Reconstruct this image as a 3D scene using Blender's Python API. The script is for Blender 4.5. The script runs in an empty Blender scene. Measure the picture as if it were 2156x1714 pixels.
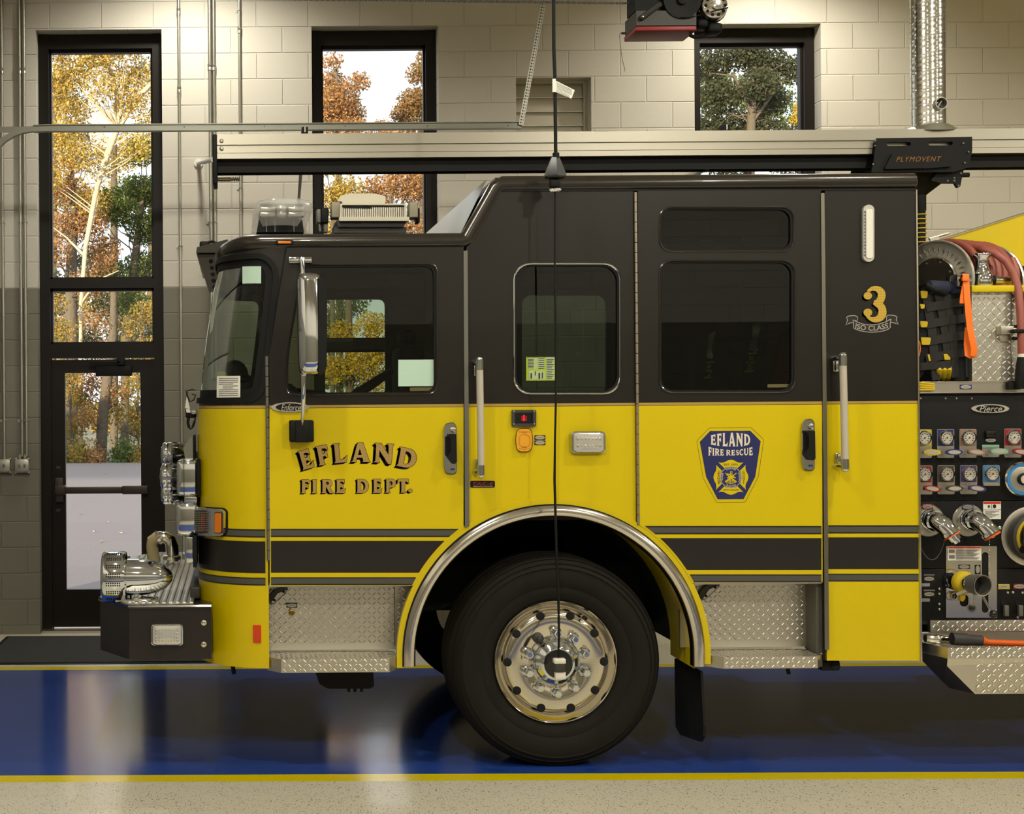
import bpy, bmesh, math, random
from mathutils import Vector, Matrix
from mathutils.geometry import delaunay_2d_cdt
SC = bpy.context.scene
COL = SC.collection
PI = math.pi
R = math.radians
rnd = random.Random(7)

# ------------------------------------------------------------------ camera, world, light, exposure
FPX, HCAM, DCAM, ROLL = 3010.0, 1.812, 7.0, R(0.42)
VPX, VPY = 500.0, 845.0
cam = bpy.data.cameras.new('camera'); cam.sensor_width = 36.0; cam.lens = FPX*36.0/2156.0
cam.shift_x = (1078.0-VPX)/2156.0; cam.shift_y = -(857.0-VPY)/2156.0
cam.clip_start = .05; cam.clip_end = 400
camo = bpy.data.objects.new('camera', cam); COL.objects.link(camo)
camo.matrix_world = Matrix.Translation((0, -DCAM, HCAM)) @ Matrix.Rotation(ROLL, 4, 'Y') @ Matrix.Rotation(PI/2, 4, 'X')
SC.camera = camo
vs = SC.view_settings
SC.display_settings.display_device = 'sRGB'
vs.view_transform = 'Standard'; vs.look = 'None'; vs.gamma = 1.0; vs.exposure = 0.0; vs.use_curve_mapping = False
SC.cycles.use_denoising = True
SC.cycles.max_bounces = 10; SC.cycles.diffuse_bounces = 4; SC.cycles.glossy_bounces = 4; SC.cycles.transparent_max_bounces = 16
SC.cycles.sample_clamp_indirect = 6.0
SC.cycles.caustics_reflective = False; SC.cycles.caustics_refractive = False
W = bpy.data.worlds.new('sky'); SC.world = W; W.use_nodes = True
bg = W.node_tree.nodes['Background']; bg.inputs[0].default_value = (.84, .92, 1.0, 1); bg.inputs[1].default_value = 1.7

def sunlamp():
    l = bpy.data.lights.new('sun', 'SUN'); l.energy = 11; l.angle = R(.6); l.color = (1, .86, .62)
    o = bpy.data.objects.new('sun', l); COL.objects.link(o)
    o.rotation_euler = Vector((.42, .90, -.155)).to_track_quat('-Z', 'Y').to_euler(); o.location = (0, -30, 12)
sunlamp()
def highbay(x, y, z, w, ang=160, r=.11, blend=.3):
    l = bpy.data.lights.new('high_bay_lamp', 'SPOT'); l.energy = w; l.spot_size = R(ang); l.spot_blend = blend
    l.shadow_soft_size = r; l.color = (1.0, .95, .82)
    o = bpy.data.objects.new('high_bay_lamp', l); COL.objects.link(o); o.location = (x, y, z)
for lx in (-.35, 4.15, 8.7):
    highbay(lx, 3.3, 5.4, 215, 152, blend=.8)
    highbay(lx, -1.9, 5.45, 285, 165)
    highbay(lx, -6.6, 5.45, 430, 165)

# ------------------------------------------------------------------ picture measurements to metres
def T(px, py, y=0.0):
    d = (DCAM+y)/FPX; dx, dy = px-VPX, py-VPY; c, s = math.cos(ROLL), math.sin(ROLL)
    return Vector(((dx*c-dy*s)*d, y, HCAM-(dy*c+dx*s)*d))
def L2(loop, y): return [(v.x, v.z) for v in (T(a, b, y) for a, b in loop)]
def rrect(x0, y0, x1, y1, r, n=6):
    out = []
    for cx, cy, a in ((x1-r, y0+r, -90), (x1-r, y1-r, 0), (x0+r, y1-r, 90), (x0+r, y0+r, 180)):
        for i in range(n+1):
            t = R(a+90.0*i/n); out.append((cx+r*math.cos(t), cy+r*math.sin(t)))
    return out
def rpoly(pts, r, n=5):                                   # polygon with rounded corners
    out = []; m = len(pts)
    for i in range(m):
        p0, p1, p2 = Vector(pts[i-1]), Vector(pts[i]), Vector(pts[(i+1) % m])
        rr = r[i] if isinstance(r, (list, tuple)) else r
        if rr <= 0: out.append(tuple(p1)); continue
        a, b = (p0-p1), (p2-p1); k = min(rr, a.length*.48, b.length*.48)
        a = p1+a.normalized()*k; b = p1+b.normalized()*k
        for j in range(n+1):
            t = j/n; q = a*(1-t)**2+p1*2*t*(1-t)+b*t*t; out.append(tuple(q))
    return out
def arc(cx, cy, r, a0, a1, n=24, ry=None):
    ry = ry or r
    return [(cx+r*math.cos(R(a0+(a1-a0)*i/n)), cy+ry*math.sin(R(a0+(a1-a0)*i/n))) for i in range(n+1)]
def lerp(a, b, t): return a+(b-a)*t
def interp(tab, v):
    if v <= tab[0][0]: return tab[0][1]
    for (a, fa), (b, fb) in zip(tab, tab[1:]):
        if v <= b: return fa+(fb-fa)*(v-a)/(b-a)
    return tab[-1][1]

# ------------------------------------------------------------------ mesh builder
def tri(loops, extra=()):
    vs_, es = [], []
    for lp in loops:
        b = len(vs_); n = len(lp)
        vs_ += [Vector((p[0], p[1])) for p in lp]; es += [(b+i, b+(i+1) % n) for i in range(n)]
    vs_ += [Vector(p) for p in extra]
    v, e, f, *_ = delaunay_2d_cdt(vs_, es, [], 1, 1e-7)
    out = []
    for q in f:                                            # even-odd test keeps the holes open
        cx = sum(v[i].x for i in q)/len(q); cy = sum(v[i].y for i in q)/len(q); ins = False
        for lp in loops:
            for (x0, y0), (x1, y1) in zip(lp, lp[1:]+lp[:1]):
                if (y0 > cy) != (y1 > cy) and cx < x0+(cy-y0)*(x1-x0)/(y1-y0): ins = not ins
        if ins: out.append(list(q))
    return [(p.x, p.y) for p in v], out
class MB:
    def __init__(s): s.v = []; s.f = []; s.m = []
    def add(s, vs_, fs, m=0):
        b = len(s.v); s.v += [tuple(p) for p in vs_]
        for f in fs: s.f.append([b+i for i in f]); s.m.append(m)
    def box(s, x0, x1, y0, y1, z0, z1, m=0, bev=0):
        if bev > 0: return s.rbox(x0, x1, y0, y1, z0, z1, bev, m)
        s.add([(x, y, z) for z in (z0, z1) for y in (y0, y1) for x in (x0, x1)],
              [(0, 2, 3, 1), (4, 5, 7, 6), (0, 1, 5, 4), (2, 6, 7, 3), (0, 4, 6, 2), (1, 3, 7, 5)], m)
    def rbox(s, x0, x1, y0, y1, z0, z1, r, m=0, seg=3):
        bm = bmesh.new(); bmesh.ops.create_cube(bm, size=1)
        for v in bm.verts: v.co = Vector((lerp(x0, x1, v.co.x+.5), lerp(y0, y1, v.co.y+.5), lerp(z0, z1, v.co.z+.5)))
        r = min(r, abs(x1-x0)*.49, abs(y1-y0)*.49, abs(z1-z0)*.49)
        bmesh.ops.bevel(bm, geom=bm.edges[:], offset=r, segments=seg, profile=.5, affect='EDGES')
        s.bm(bm, m)
    def bm(s, bm, m=0, M=None):
        bm.verts.index_update()
        s.add([(M @ v.co) if M else v.co for v in bm.verts], [[v.index for v in f.verts] for f in bm.faces], m); bm.free()
    def flat(s, loops, y, m=0):                            # loops in (x, z), facing the -y side
        v, f = tri(loops); s.add([(a, y, b) for a, b in v], f, m)
    def prism(s, loops, y0, y1, m=0):
        v, f = tri(loops)
        s.add([(a, y0, b) for a, b in v], f, m); s.add([(a, y1, b) for a, b in v], [list(reversed(q)) for q in f], m)
        for lp in loops:
            n = len(lp)
            s.add([(a, y0, b) for a, b in lp]+[(a, y1, b) for a, b in lp], [(i, (i+1) % n, n+(i+1) % n, n+i) for i in range(n)], m)
    def prismz(s, loop, z0, z1, m=0):                      # loop in (x, y)
        v, f = tri([loop]); n = len(loop)
        s.add([(a, b, z0) for a, b in v], [list(reversed(q)) for q in f], m); s.add([(a, b, z1) for a, b in v], f, m)
        s.add([(a, b, z0) for a, b in loop]+[(a, b, z1) for a, b in loop], [(i, (i+1) % n, n+(i+1) % n, n+i) for i in range(n)], m)
    def prismx(s, loop, x0, x1, m=0):                      # loop in (y, z)
        v, f = tri([loop]); n = len(loop)
        s.add([(x0, a, b) for a, b in v], f, m); s.add([(x1, a, b) for a, b in v], [list(reversed(q)) for q in f], m)
        s.add([(x0, a, b) for a, b in loop]+[(x1, a, b) for a, b in loop], [(i, (i+1) % n, n+(i+1) % n, n+i) for i in range(n)], m)
    def tube(s, pts, r, seg=10, m=0, cap=True, closed=False):
        pts = [Vector(p) for p in pts]; n = len(pts); rs = r if isinstance(r, (list, tuple)) else [r]*n
        ts = []
        for i in range(n):
            a = pts[i-1] if (i or closed) else pts[0]; b = pts[(i+1) % n] if (i < n-1 or closed) else pts[-1]
            t = (b-a); ts.append(t.normalized() if t.length > 1e-9 else Vector((0, 0, 1)))
        up = Vector((0, 0, 1)) if abs(ts[0].z) < .9 else Vector((1, 0, 0))
        nrm = (up-ts[0]*up.dot(ts[0])).normalized(); vs_ = []
        for i in range(n):
            if i: nrm = (nrm-ts[i]*nrm.dot(ts[i])).normalized()
            bn = ts[i].cross(nrm)
            for k in range(seg):
                a = 2*PI*k/seg; vs_.append(pts[i]+(nrm*math.cos(a)+bn*math.sin(a))*rs[i])
        fs = []
        for i in range(n if closed else n-1):
            for k in range(seg):
                j = (i+1) % n; fs.append((i*seg+k, i*seg+(k+1) % seg, j*seg+(k+1) % seg, j*seg+k))
        if cap and not closed: fs += [list(reversed(range(seg))), list(range((n-1)*seg, n*seg))]
        s.add(vs_, fs, m)
    def turn(s, a, d, prof, seg=32, m=0, caps=True):        # turned profile (distance, radius) along direction d from a
        a, d = Vector(a), Vector(d).normalized(); u = d.orthogonal().normalized(); w = d.cross(u); n = len(prof)
        vs_ = [a+d*t+(u*math.cos(2*PI*k/seg)+w*math.sin(2*PI*k/seg))*r for t, r in prof for k in range(seg)]
        fs = [(i*seg+k, i*seg+(k+1) % seg, (i+1)*seg+(k+1) % seg, (i+1)*seg+k) for i in range(n-1) for k in range(seg)]
        if caps: fs += [list(reversed(range(seg))), list(range((n-1)*seg, n*seg))]
        s.add(vs_, fs, m)
    def cyl(s, a, b, r, seg=24, m=0, r2=None): s.tube([a, b], [r, r if r2 is None else r2], seg, m)
    def lathe(s, prof, c, axis='y', seg=48, m=0, caps=True, sc=(1, 1)):   # prof: (radius, distance along axis)
        vs_ = []; n = len(prof)
        for r, a in prof:
            for k in range(seg):
                t = 2*PI*k/seg; u, v = r*math.cos(t)*sc[0], r*math.sin(t)*sc[1]
                vs_.append({'y': (c[0]+u, c[1]+a, c[2]+v), 'x': (c[0]+a, c[1]+u, c[2]+v), 'z': (c[0]+u, c[1]+v, c[2]+a)}[axis])
        fs = [(i*seg+k, i*seg+(k+1) % seg, (i+1)*seg+(k+1) % seg, (i+1)*seg+k) for i in range(n-1) for k in range(seg)]
        if caps: fs += [list(reversed(range(seg))), list(range((n-1)*seg, n*seg))]
        s.add(vs_, fs, m)
    def sphere(s, c, r, m=0, seg=16, sc=(1, 1, 1)):
        n = seg//2; vs_ = [(c[0], c[1], c[2]-r*sc[2])]; fs = []
        for i in range(1, n):
            p = -PI/2+PI*i/n
            for k in range(seg):
                t = 2*PI*k/seg; vs_.append((c[0]+r*sc[0]*math.cos(p)*math.cos(t), c[1]+r*sc[1]*math.cos(p)*math.sin(t), c[2]+r*sc[2]*math.sin(p)))
        vs_.append((c[0], c[1], c[2]+r*sc[2])); e = len(vs_)-1
        for k in range(seg):
            fs.append((0, 1+(k+1) % seg, 1+k)); fs.append((e, e-seg+k, e-seg+(k+1) % seg))
        for i in range(n-2):
            for k in range(seg): fs.append((1+i*seg+k, 1+i*seg+(k+1) % seg, 1+(i+1)*seg+(k+1) % seg, 1+(i+1)*seg+k))
        s.add(vs_, fs, m)
    def grid(s, rows, m=0, closed=False):
        n = len(rows[0]); b = [p for r in rows for p in r]; k = n if closed else n-1
        s.add(b, [(i*n+j, i*n+(j+1) % n, (i+1)*n+(j+1) % n, (i+1)*n+j) for i in range(len(rows)-1) for j in range(k)], m)
    def build(s, name, mats, parent=None, ang=38, recalc=True, **tags):
        me = bpy.data.meshes.new(name); me.from_pydata(s.v, [], s.f)
        for m in (mats if isinstance(mats, (list, tuple)) else [mats]): me.materials.append(m)
        me.polygons.foreach_set('material_index', s.m)
        if recalc:
            bm = bmesh.new(); bm.from_mesh(me); bmesh.ops.remove_doubles(bm, verts=bm.verts[:], dist=1e-6)
            bmesh.ops.recalc_face_normals(bm, faces=bm.faces[:]); bm.to_mesh(me); bm.free()
        if ang:
            me.polygons.foreach_set('use_smooth', [True]*len(me.polygons)); me.set_sharp_from_angle(angle=R(ang))
        me.update()
        o = bpy.data.objects.new(name, me); COL.objects.link(o)
        if parent: attach(o, parent)
        for k, v in tags.items(): o[k] = v
        return o
def attach(o, parent):
    o.parent = parent; o.matrix_parent_inverse = world_of(parent).inverted()
def world_of(o):
    M = o.matrix_basis.copy()
    return M if not o.parent else world_of(o.parent) @ o.matrix_parent_inverse @ M
def thing(name, label, cat, loc=(0, 0, 0), group=None):
    o = bpy.data.objects.new(name, None); COL.objects.link(o); o.location = loc; o.empty_display_size = .1
    o['label'] = label; o['category'] = cat
    if group: o['group'] = group
    return o
def tag(o, label, cat, group=None, kind=None):
    o['label'] = label; o['category'] = cat
    if group: o['group'] = group
    if kind: o['kind'] = kind
    return o

# ------------------------------------------------------------------ materials
def lin(c):
    return tuple(((v/255.0)/12.92 if v/255.0 <= .04045 else ((v/255.0+.055)/1.055)**2.4) for v in c)
def mat(name, rgb, rough=.5, metal=0., coat=0., spec=.5, emit=None, srgb=True, bump=None, aniso=0.):
    m = bpy.data.materials.new(name); m.use_nodes = True; nt = m.node_tree; p = nt.nodes['Principled BSDF']
    c = lin(rgb) if srgb else rgb
    p.inputs['Base Color'].default_value = (*c, 1); p.inputs['Roughness'].default_value = rough; p.inputs['Metallic'].default_value = metal
    p.inputs['Coat Weight'].default_value = coat; p.inputs['Coat Roughness'].default_value = .04; p.inputs['Specular IOR Level'].default_value = spec
    if aniso: p.inputs['Anisotropic'].default_value = aniso
    if emit: p.inputs['Emission Color'].default_value = (*lin(emit[0]), 1); p.inputs['Emission Strength'].default_value = emit[1]
    if bump:
        tc = nt.nodes.new('ShaderNodeTexCoord'); nz = nt.nodes.new('ShaderNodeTexNoise'); bp = nt.nodes.new('ShaderNodeBump')
        nz.inputs['Scale'].default_value = bump[0]; nz.inputs['Detail'].default_value = 4; bp.inputs['Strength'].default_value = bump[1]; bp.inputs['Distance'].default_value = bump[2] if len(bump) > 2 else .004
        nt.links.new(tc.outputs['Object'], nz.inputs['Vector']); nt.links.new(nz.outputs['Fac'], bp.inputs['Height']); nt.links.new(bp.outputs[0], p.inputs['Normal'])
    return m
class N:                                                   # small node helper
    def __init__(s, m): s.nt = m.node_tree; s.p = s.nt.nodes['Principled BSDF']
    def n(s, t, **kw):
        x = s.nt.nodes.new(t)
        for k, v in kw.items(): setattr(x, k, v)
        return x
    def l(s, a, b): s.nt.links.new(a, b)
    def math(s, op, a, b=None, c=None):
        x = s.n('ShaderNodeMath', operation=op)
        for i, q in enumerate((a, b, c)):
            if q is None: continue
            if isinstance(q, (int, float)): x.inputs[i].default_value = q
            else: s.l(q, x.inputs[i])
        return x.outputs[0]
    def mix(s, f, a, b):
        x = s.n('ShaderNodeMix', data_type='RGBA')
        for i, q in ((0, f), (6, a), (7, b)):
            if isinstance(q, (int, float)): x.inputs[i].default_value = q
            elif isinstance(q, tuple): x.inputs[i].default_value = (*q, 1)
            else: s.l(q, x.inputs[i])
        return x.outputs[2]
def glass(name, tint, refl=1.0, rough=0.0):                # thin pane: tinted see-through with Fresnel reflection
    m = bpy.data.materials.new(name); m.use_nodes = True; nt = m.node_tree; nt.nodes.clear()
    o = nt.nodes.new('ShaderNodeOutputMaterial'); t = nt.nodes.new('ShaderNodeBsdfTransparent'); g = nt.nodes.new('ShaderNodeBsdfGlossy')
    t.inputs[0].default_value = (*tint, 1); g.inputs['Roughness'].default_value = rough; g.inputs[0].default_value = (.95, 1, .97, 1)
    fr = nt.nodes.new('ShaderNodeFresnel'); fr.inputs[0].default_value = 1.5; mu = nt.nodes.new('ShaderNodeMath'); mu.operation = 'MULTIPLY'; mu.inputs[1].default_value = refl
    mx = nt.nodes.new('ShaderNodeMixShader')
    nt.links.new(fr.outputs[0], mu.inputs[0]); nt.links.new(mu.outputs[0], mx.inputs[0]); nt.links.new(t.outputs[0], mx.inputs[1]); nt.links.new(g.outputs[0], mx.inputs[2]); nt.links.new(mx.outputs[0], o.inputs[0])
    return m
YEL = (211, 187, 0); CHAR = (28, 25, 20)
M_yellow = mat('yellow_paint', YEL, .32, coat=.35, spec=.4)
M_char = mat('charcoal_paint', CHAR, .32, coat=.15, spec=.35)
M_charmetal = mat('charcoal_gloss', (50, 45, 38), .24, .35, coat=.3)
M_black = mat('black_rubber', (15, 14, 12), .6, spec=.25)
M_blackgloss = mat('black_gloss', (20, 19, 17), .22, coat=.4)
M_blackmat = mat('black_panel', (16, 15, 13), .55, spec=.25, bump=(240, .25, .002))
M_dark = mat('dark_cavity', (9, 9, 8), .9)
M_darkgrey = mat('dark_grey', (52, 50, 46), .55)
M_chrome = mat('chrome', (222, 226, 230), .06, 1.)
M_alu = mat('brushed_aluminium', (200, 194, 180), .34, 1.)
M_polish = mat('polished_aluminium', (222, 217, 205), .14, 1.)
M_tread = mat('tread_plate', (212, 207, 194), .36, 1.)
M_steel = mat('galvanised_steel', (186, 184, 172), .38, .9)
M_greysteel = mat('grey_steel', (112, 110, 100), .5, .5)
M_white = mat('white_plastic', (226, 222, 208), .45)
M_ivory = mat('ivory_enamel', (212, 205, 184), .42)
M_paper = mat('paper', (236, 234, 222), .7)
M_ink = mat('print_grey', (120, 116, 108), .7)
M_mint = mat('mint_sticker', (186, 214, 194), .6)
M_gold_line = mat('gold_line', (176, 146, 70), .45, .3)
M_stripe_grey = mat('reflective_grey', (74, 73, 66), .45)
M_stripe_black = mat('stripe_black', (24, 21, 17), .4, coat=.1)
M_ink_black = mat('decal_black', (28, 22, 14), .5)
M_badge_blue = mat('badge_blue', (32, 38, 92), .4)
M_cream = mat('decal_cream', (222, 212, 190), .5)
M_silverdecal = mat('decal_silver', (170, 164, 150), .45)
M_amber = mat('amber_lens', (226, 120, 10), .2, coat=.5)
M_amberyellow = mat('amber_plate', (228, 160, 30), .4)
M_red = mat('red_reflector', (206, 62, 20), .35)
M_redpaint = mat('red_paint', (132, 24, 22), .45)
M_hose = mat('red_rubber_hose', (150, 80, 66), .42, bump=(60, .15, .004))
M_orange = mat('orange_webbing', (244, 116, 10), .55)
M_navy = mat('navy_fabric', (34, 40, 62), .8, bump=(300, .5, .003))
M_web = mat('black_webbing', (38, 36, 32), .85, bump=(400, .6, .002))
M_webdark = mat('dark_webbing_gap', (14, 14, 18), .9)
M_yhose = mat('yellow_jacket_hose', (206, 176, 20), .75, bump=(200, .5, .003))
M_seat = mat('dark_upholstery', (26, 25, 24), .85)
M_seatred = mat('red_upholstery', (96, 14, 16), .7)
M_bronze = mat('bronze_frame', (27, 22, 18), .42, .2, spec=.3)
M_track = mat('track_steel', (146, 146, 134), .42, .85)
M_mat = mat('door_mat_pile', (76, 75, 73), 1., spec=.1, bump=(500, 1., .006))
M_grate = mat('white_grate', (232, 226, 210), .4)
M_lens = mat('clear_lens', (205, 202, 192), .14, .35, coat=.6)
M_led = mat('led_red', (255, 20, 30), .5, emit=((255, 10, 20), 2.2))
M_canvas = mat('tan_canvas', (188, 172, 128), .85, bump=(160, .5, .003))
M_beltblue = mat('blue_ring', (52, 128, 190), .4)
M_hiviz = mat('hi_viz_yellow', (190, 196, 20), .6)
M_lime = mat('lime_print', (166, 186, 26), .6)
M_orangefluo = mat('orange_plastic', (226, 96, 16), .45)
M_tire = mat('tire_rubber', (27, 25, 21), .8, spec=.2, bump=(90, .25, .002))
M_col = {k: mat('tag_'+k, c, .4) for k, c in dict(yellow=(206, 180, 24), blue=(40, 46, 110), tan=(150, 112, 92), mint=(130, 176, 150), red=(150, 26, 30), brown=(70, 58, 44), purple=(74, 56, 110), sky=(60, 130, 190)).items()}
G_room = glass('window_glass', (.93, .95, .92), 1.0)
G_wind = glass('windshield_glass', (.62, .70, .61), .55)
G_front = glass('front_door_glass', (.50, .54, .44), .75)
G_mid = glass('mid_tint_glass', (.36, .43, .38), .8)
G_rear = glass('rear_tint_glass', (.34, .35, .32), .8)

def two_tone(name, up, zline):                             # charcoal above the belt line, gold pinstripe, yellow below
    m = mat(name, YEL, .32, coat=.15, spec=.35); k = N(m); tc = k.n('ShaderNodeTexCoord'); sx = k.n('ShaderNodeSeparateXYZ'); k.l(tc.outputs['Object'], sx.inputs[0])
    z = sx.outputs[2]
    a = k.math('GREATER_THAN', z, zline); b = k.math('GREATER_THAN', z, zline-.002); c = k.math('GREATER_THAN', z, zline-.0145); d = k.math('GREATER_THAN', z, zline-.017)
    col = k.mix(d, lin(YEL), lin((60, 44, 16))); col = k.mix(c, col, lin((172, 144, 74))); col = k.mix(b, col, lin((60, 44, 16))); col = k.mix(a, col, lin(up))
    k.l(col, k.p.inputs['Base Color'])
    return m
ZBELT = 1.7925
M_body = two_tone('two_tone_paint', CHAR, ZBELT)

def block_wall():
    m = mat('painted_block', (190, 180, 156), .55, spec=.3); k = N(m); tc = k.n('ShaderNodeTexCoord'); sx = k.n('ShaderNodeSeparateXYZ'); k.l(tc.outputs['Object'], sx.inputs[0])
    cx = k.n('ShaderNodeCombineXYZ'); geo = k.n('ShaderNodeNewGeometry'); sn = k.n('ShaderNodeSeparateXYZ'); k.l(geo.outputs['Normal'], sn.inputs[0])
    isx = k.math('GREATER_THAN', k.math('ABSOLUTE', sn.outputs[0]), .5)
    u = k.math('ADD', k.math('MULTIPLY', sx.outputs[0], k.math('SUBTRACT', 1., isx)), k.math('MULTIPLY', sx.outputs[1], isx))
    k.l(k.math('ADD', u, -.171+8.128), cx.inputs[0]); k.l(k.math('ADD', sx.outputs[2], -.0675+.8128), cx.inputs[1])
    br = k.n('ShaderNodeTexBrick'); k.l(cx.outputs[0], br.inputs['Vector']); br.offset = .5
    for a, b in (('Scale', 1.), ('Mortar Size', .0065), ('Mortar Smooth', .6), ('Brick Width', .4064), ('Row Height', .2032), ('Bias', 0.)): br.inputs[a].default_value = b
    nz = k.n('ShaderNodeTexNoise'); nz.inputs['Scale'].default_value = 120; nz.inputs['Detail'].default_value = 5; k.l(tc.outputs['Object'], nz.inputs['Vector'])
    h = k.math('ADD', k.math('MULTIPLY', br.outputs['Fac'], -1.), k.math('MULTIPLY', nz.outputs['Fac'], .16))
    bp = k.n('ShaderNodeBump'); bp.inputs['Strength'].default_value = .8; bp.inputs['Distance'].default_value = .006; k.l(h, bp.inputs['Height']); k.l(bp.outputs[0], k.p.inputs['Normal'])
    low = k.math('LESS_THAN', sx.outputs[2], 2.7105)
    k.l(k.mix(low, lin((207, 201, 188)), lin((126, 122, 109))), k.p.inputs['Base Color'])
    return m
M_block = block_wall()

def floor_mat():
    m = mat('epoxy_floor', (190, 184, 160), .16, coat=.0); k = N(m); tc = k.n('ShaderNodeTexCoord'); sx = k.n('ShaderNodeSeparateXYZ'); k.l(tc.outputs['Object'], sx.inputs[0])
    t = k.math('ADD', sx.outputs[1], k.math('MULTIPLY', sx.outputs[0], .0135))
    def band(a, b): return k.math('MULTIPLY', k.math('GREATER_THAN', t, a), k.math('LESS_THAN', t, b))
    def speck(sc, thr):
        v = k.n('ShaderNodeTexVoronoi'); v.inputs['Scale'].default_value = sc; v.inputs['Randomness'].default_value = 1.; mp = k.n('ShaderNodeMapping'); mp.inputs['Scale'].default_value = (1, .62, 1)
        nz = k.n('ShaderNodeTexNoise'); nz.inputs['Scale'].default_value = sc*.8; k.l(tc.outputs['Object'], nz.inputs['Vector'])
        k.l(tc.outputs['Object'], mp.inputs[0])
        ad = k.n('ShaderNodeVectorMath', operation='MULTIPLY_ADD'); k.l(nz.outputs['Color'], ad.inputs[0]); ad.inputs[1].default_value = (.6/sc, .6/sc, 0); k.l(mp.outputs[0], ad.inputs[2]); k.l(ad.outputs[0], v.inputs['Vector'])
        sp = k.n('ShaderNodeSeparateColor'); k.l(v.outputs['Color'], sp.inputs[0])
        return k.math('MULTIPLY', k.math('GREATER_THAN', sp.outputs[0], thr), k.math('LESS_THAN', v.outputs['Distance'], .42)), sp
    s1, c1 = speck(210, .80); s2, c2 = speck(135, .93)
    base = k.mix(s1, lin((216, 209, 188)), lin((136, 128, 106))); base = k.mix(s2, base, lin((92, 88, 82)))
    nzb = k.n('ShaderNodeTexNoise'); nzb.inputs['Scale'].default_value = 5; nzb.inputs['Detail'].default_value = 6; k.l(tc.outputs['Object'], nzb.inputs['Vector'])
    blue = k.mix(nzb.outputs['Fac'], lin((34, 66, 146)), lin((42, 76, 158)))
    yel = lin((234, 210, 6))
    y = k.math('ADD', k.math('ADD', band(-.187, -.062), band(2.675, 2.79)), k.math('ADD', band(-2.97, -2.85), band(-5.83, -5.71)))
    b = k.math('ADD', band(-.062, 2.675), band(-5.71, -2.97))
    col = k.mix(b, base, blue); col = k.mix(y, col, yel); k.l(col, k.p.inputs['Base Color'])
    # streaky squeegee unevenness of the coating
    mp = k.n('ShaderNodeMapping'); mp.inputs['Scale'].default_value = (3, 11, 1); k.l(tc.outputs['Object'], mp.inputs[0]); n2 = k.n('ShaderNodeTexNoise'); n2.inputs['Scale'].default_value = 1.; n2.inputs['Detail'].default_value = 3; k.l(mp.outputs[0], n2.inputs['Vector'])
    n3 = k.n('ShaderNodeTexNoise'); n3.inputs['Scale'].default_value = 260; k.l(tc.outputs['Object'], n3.inputs['Vector'])
    bp = k.n('ShaderNodeBump'); bp.inputs['Strength'].default_value = .25; bp.inputs['Distance'].default_value = .0022
    k.l(k.math('ADD', n2.outputs['Fac'], k.math('MULTIPLY', n3.outputs['Fac'], .12)), bp.inputs['Height']); k.l(bp.outputs[0], k.p.inputs['Normal'])
    k.l(k.math('ADD', .15, k.math('MULTIPLY', k.math('SUBTRACT', 1., k.math('ADD', b, y)), .2)), k.p.inputs['Roughness'])
    k.p.inputs['Specular IOR Level'].default_value = .5; k.p.inputs['Coat Weight'].default_value = .45; k.p.inputs['Coat Roughness'].default_value = .11; k.p.inputs['Coat IOR'].default_value = 1.55
    return m
M_floor = floor_mat()

def gold_leaf():
    m = mat('gold_leaf', (190, 156, 84), .38, .35); k = N(m); tc = k.n('ShaderNodeTexCoord'); v = k.n('ShaderNodeTexVoronoi'); v.inputs['Scale'].default_value = 70; v.inputs['Randomness'].default_value = .15
    k.l(tc.outputs['Object'], v.inputs['Vector']); k.l(k.mix(k.math('MULTIPLY', v.outputs['Distance'], 1.1), lin((190, 158, 92)), lin((168, 135, 72))), k.p.inputs['Base Color'])
    return m
M_gold = gold_leaf()
def gold_bright():
    m = mat('gold_engine_turned', (204, 164, 50), .4, .2); k = N(m); tc = k.n('ShaderNodeTexCoord'); v = k.n('ShaderNodeTexVoronoi'); v.inputs['Scale'].default_value = 75; v.inputs['Randomness'].default_value = .1
    k.l(tc.outputs['Object'], v.inputs['Vector']); k.l(k.mix(k.math('MULTIPLY', v.outputs['Distance'], 1.2), lin((216, 182, 76)), lin((172, 136, 28))), k.p.inputs['Base Color'])
    return m
M_gold3 = gold_bright()
def leaf_mat(name, cols):
    m = mat(name, (128, 128, 30), .6, spec=.2); k = N(m); g = k.n('ShaderNodeNewGeometry'); rp = k.n('ShaderNodeValToRGB'); k.l(g.outputs['Random Per Island'], rp.inputs[0])
    e = rp.color_ramp.elements
    while len(e) < len(cols): e.new(.5)
    for i, c in enumerate(cols): e[i].position = i/max(1, len(cols)-1); e[i].color = (*lin(c), 1)
    k.l(rp.outputs[0], k.p.inputs['Base Color'])
    tr = k.n('ShaderNodeBsdfTranslucent'); mx = k.n('ShaderNodeMixShader'); mx.inputs[0].default_value = .45; k.l(rp.outputs[0], tr.inputs[0])
    out = [n for n in k.nt.nodes if n.type == 'OUTPUT_MATERIAL'][0]
    k.l(k.p.outputs[0], mx.inputs[1]); k.l(tr.outputs[0], mx.inputs[2]); k.l(mx.outputs[0], out.inputs[0])
    return m
M_asphalt = mat('asphalt', (128, 117, 117), .8, bump=(14, .35, .02))
M_bark = mat('bark', (92, 80, 66), .9, bump=(9, 1., .05)); M_barklight = mat('pale_bark', (188, 170, 140), .85, bump=(9, 1., .04))
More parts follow.
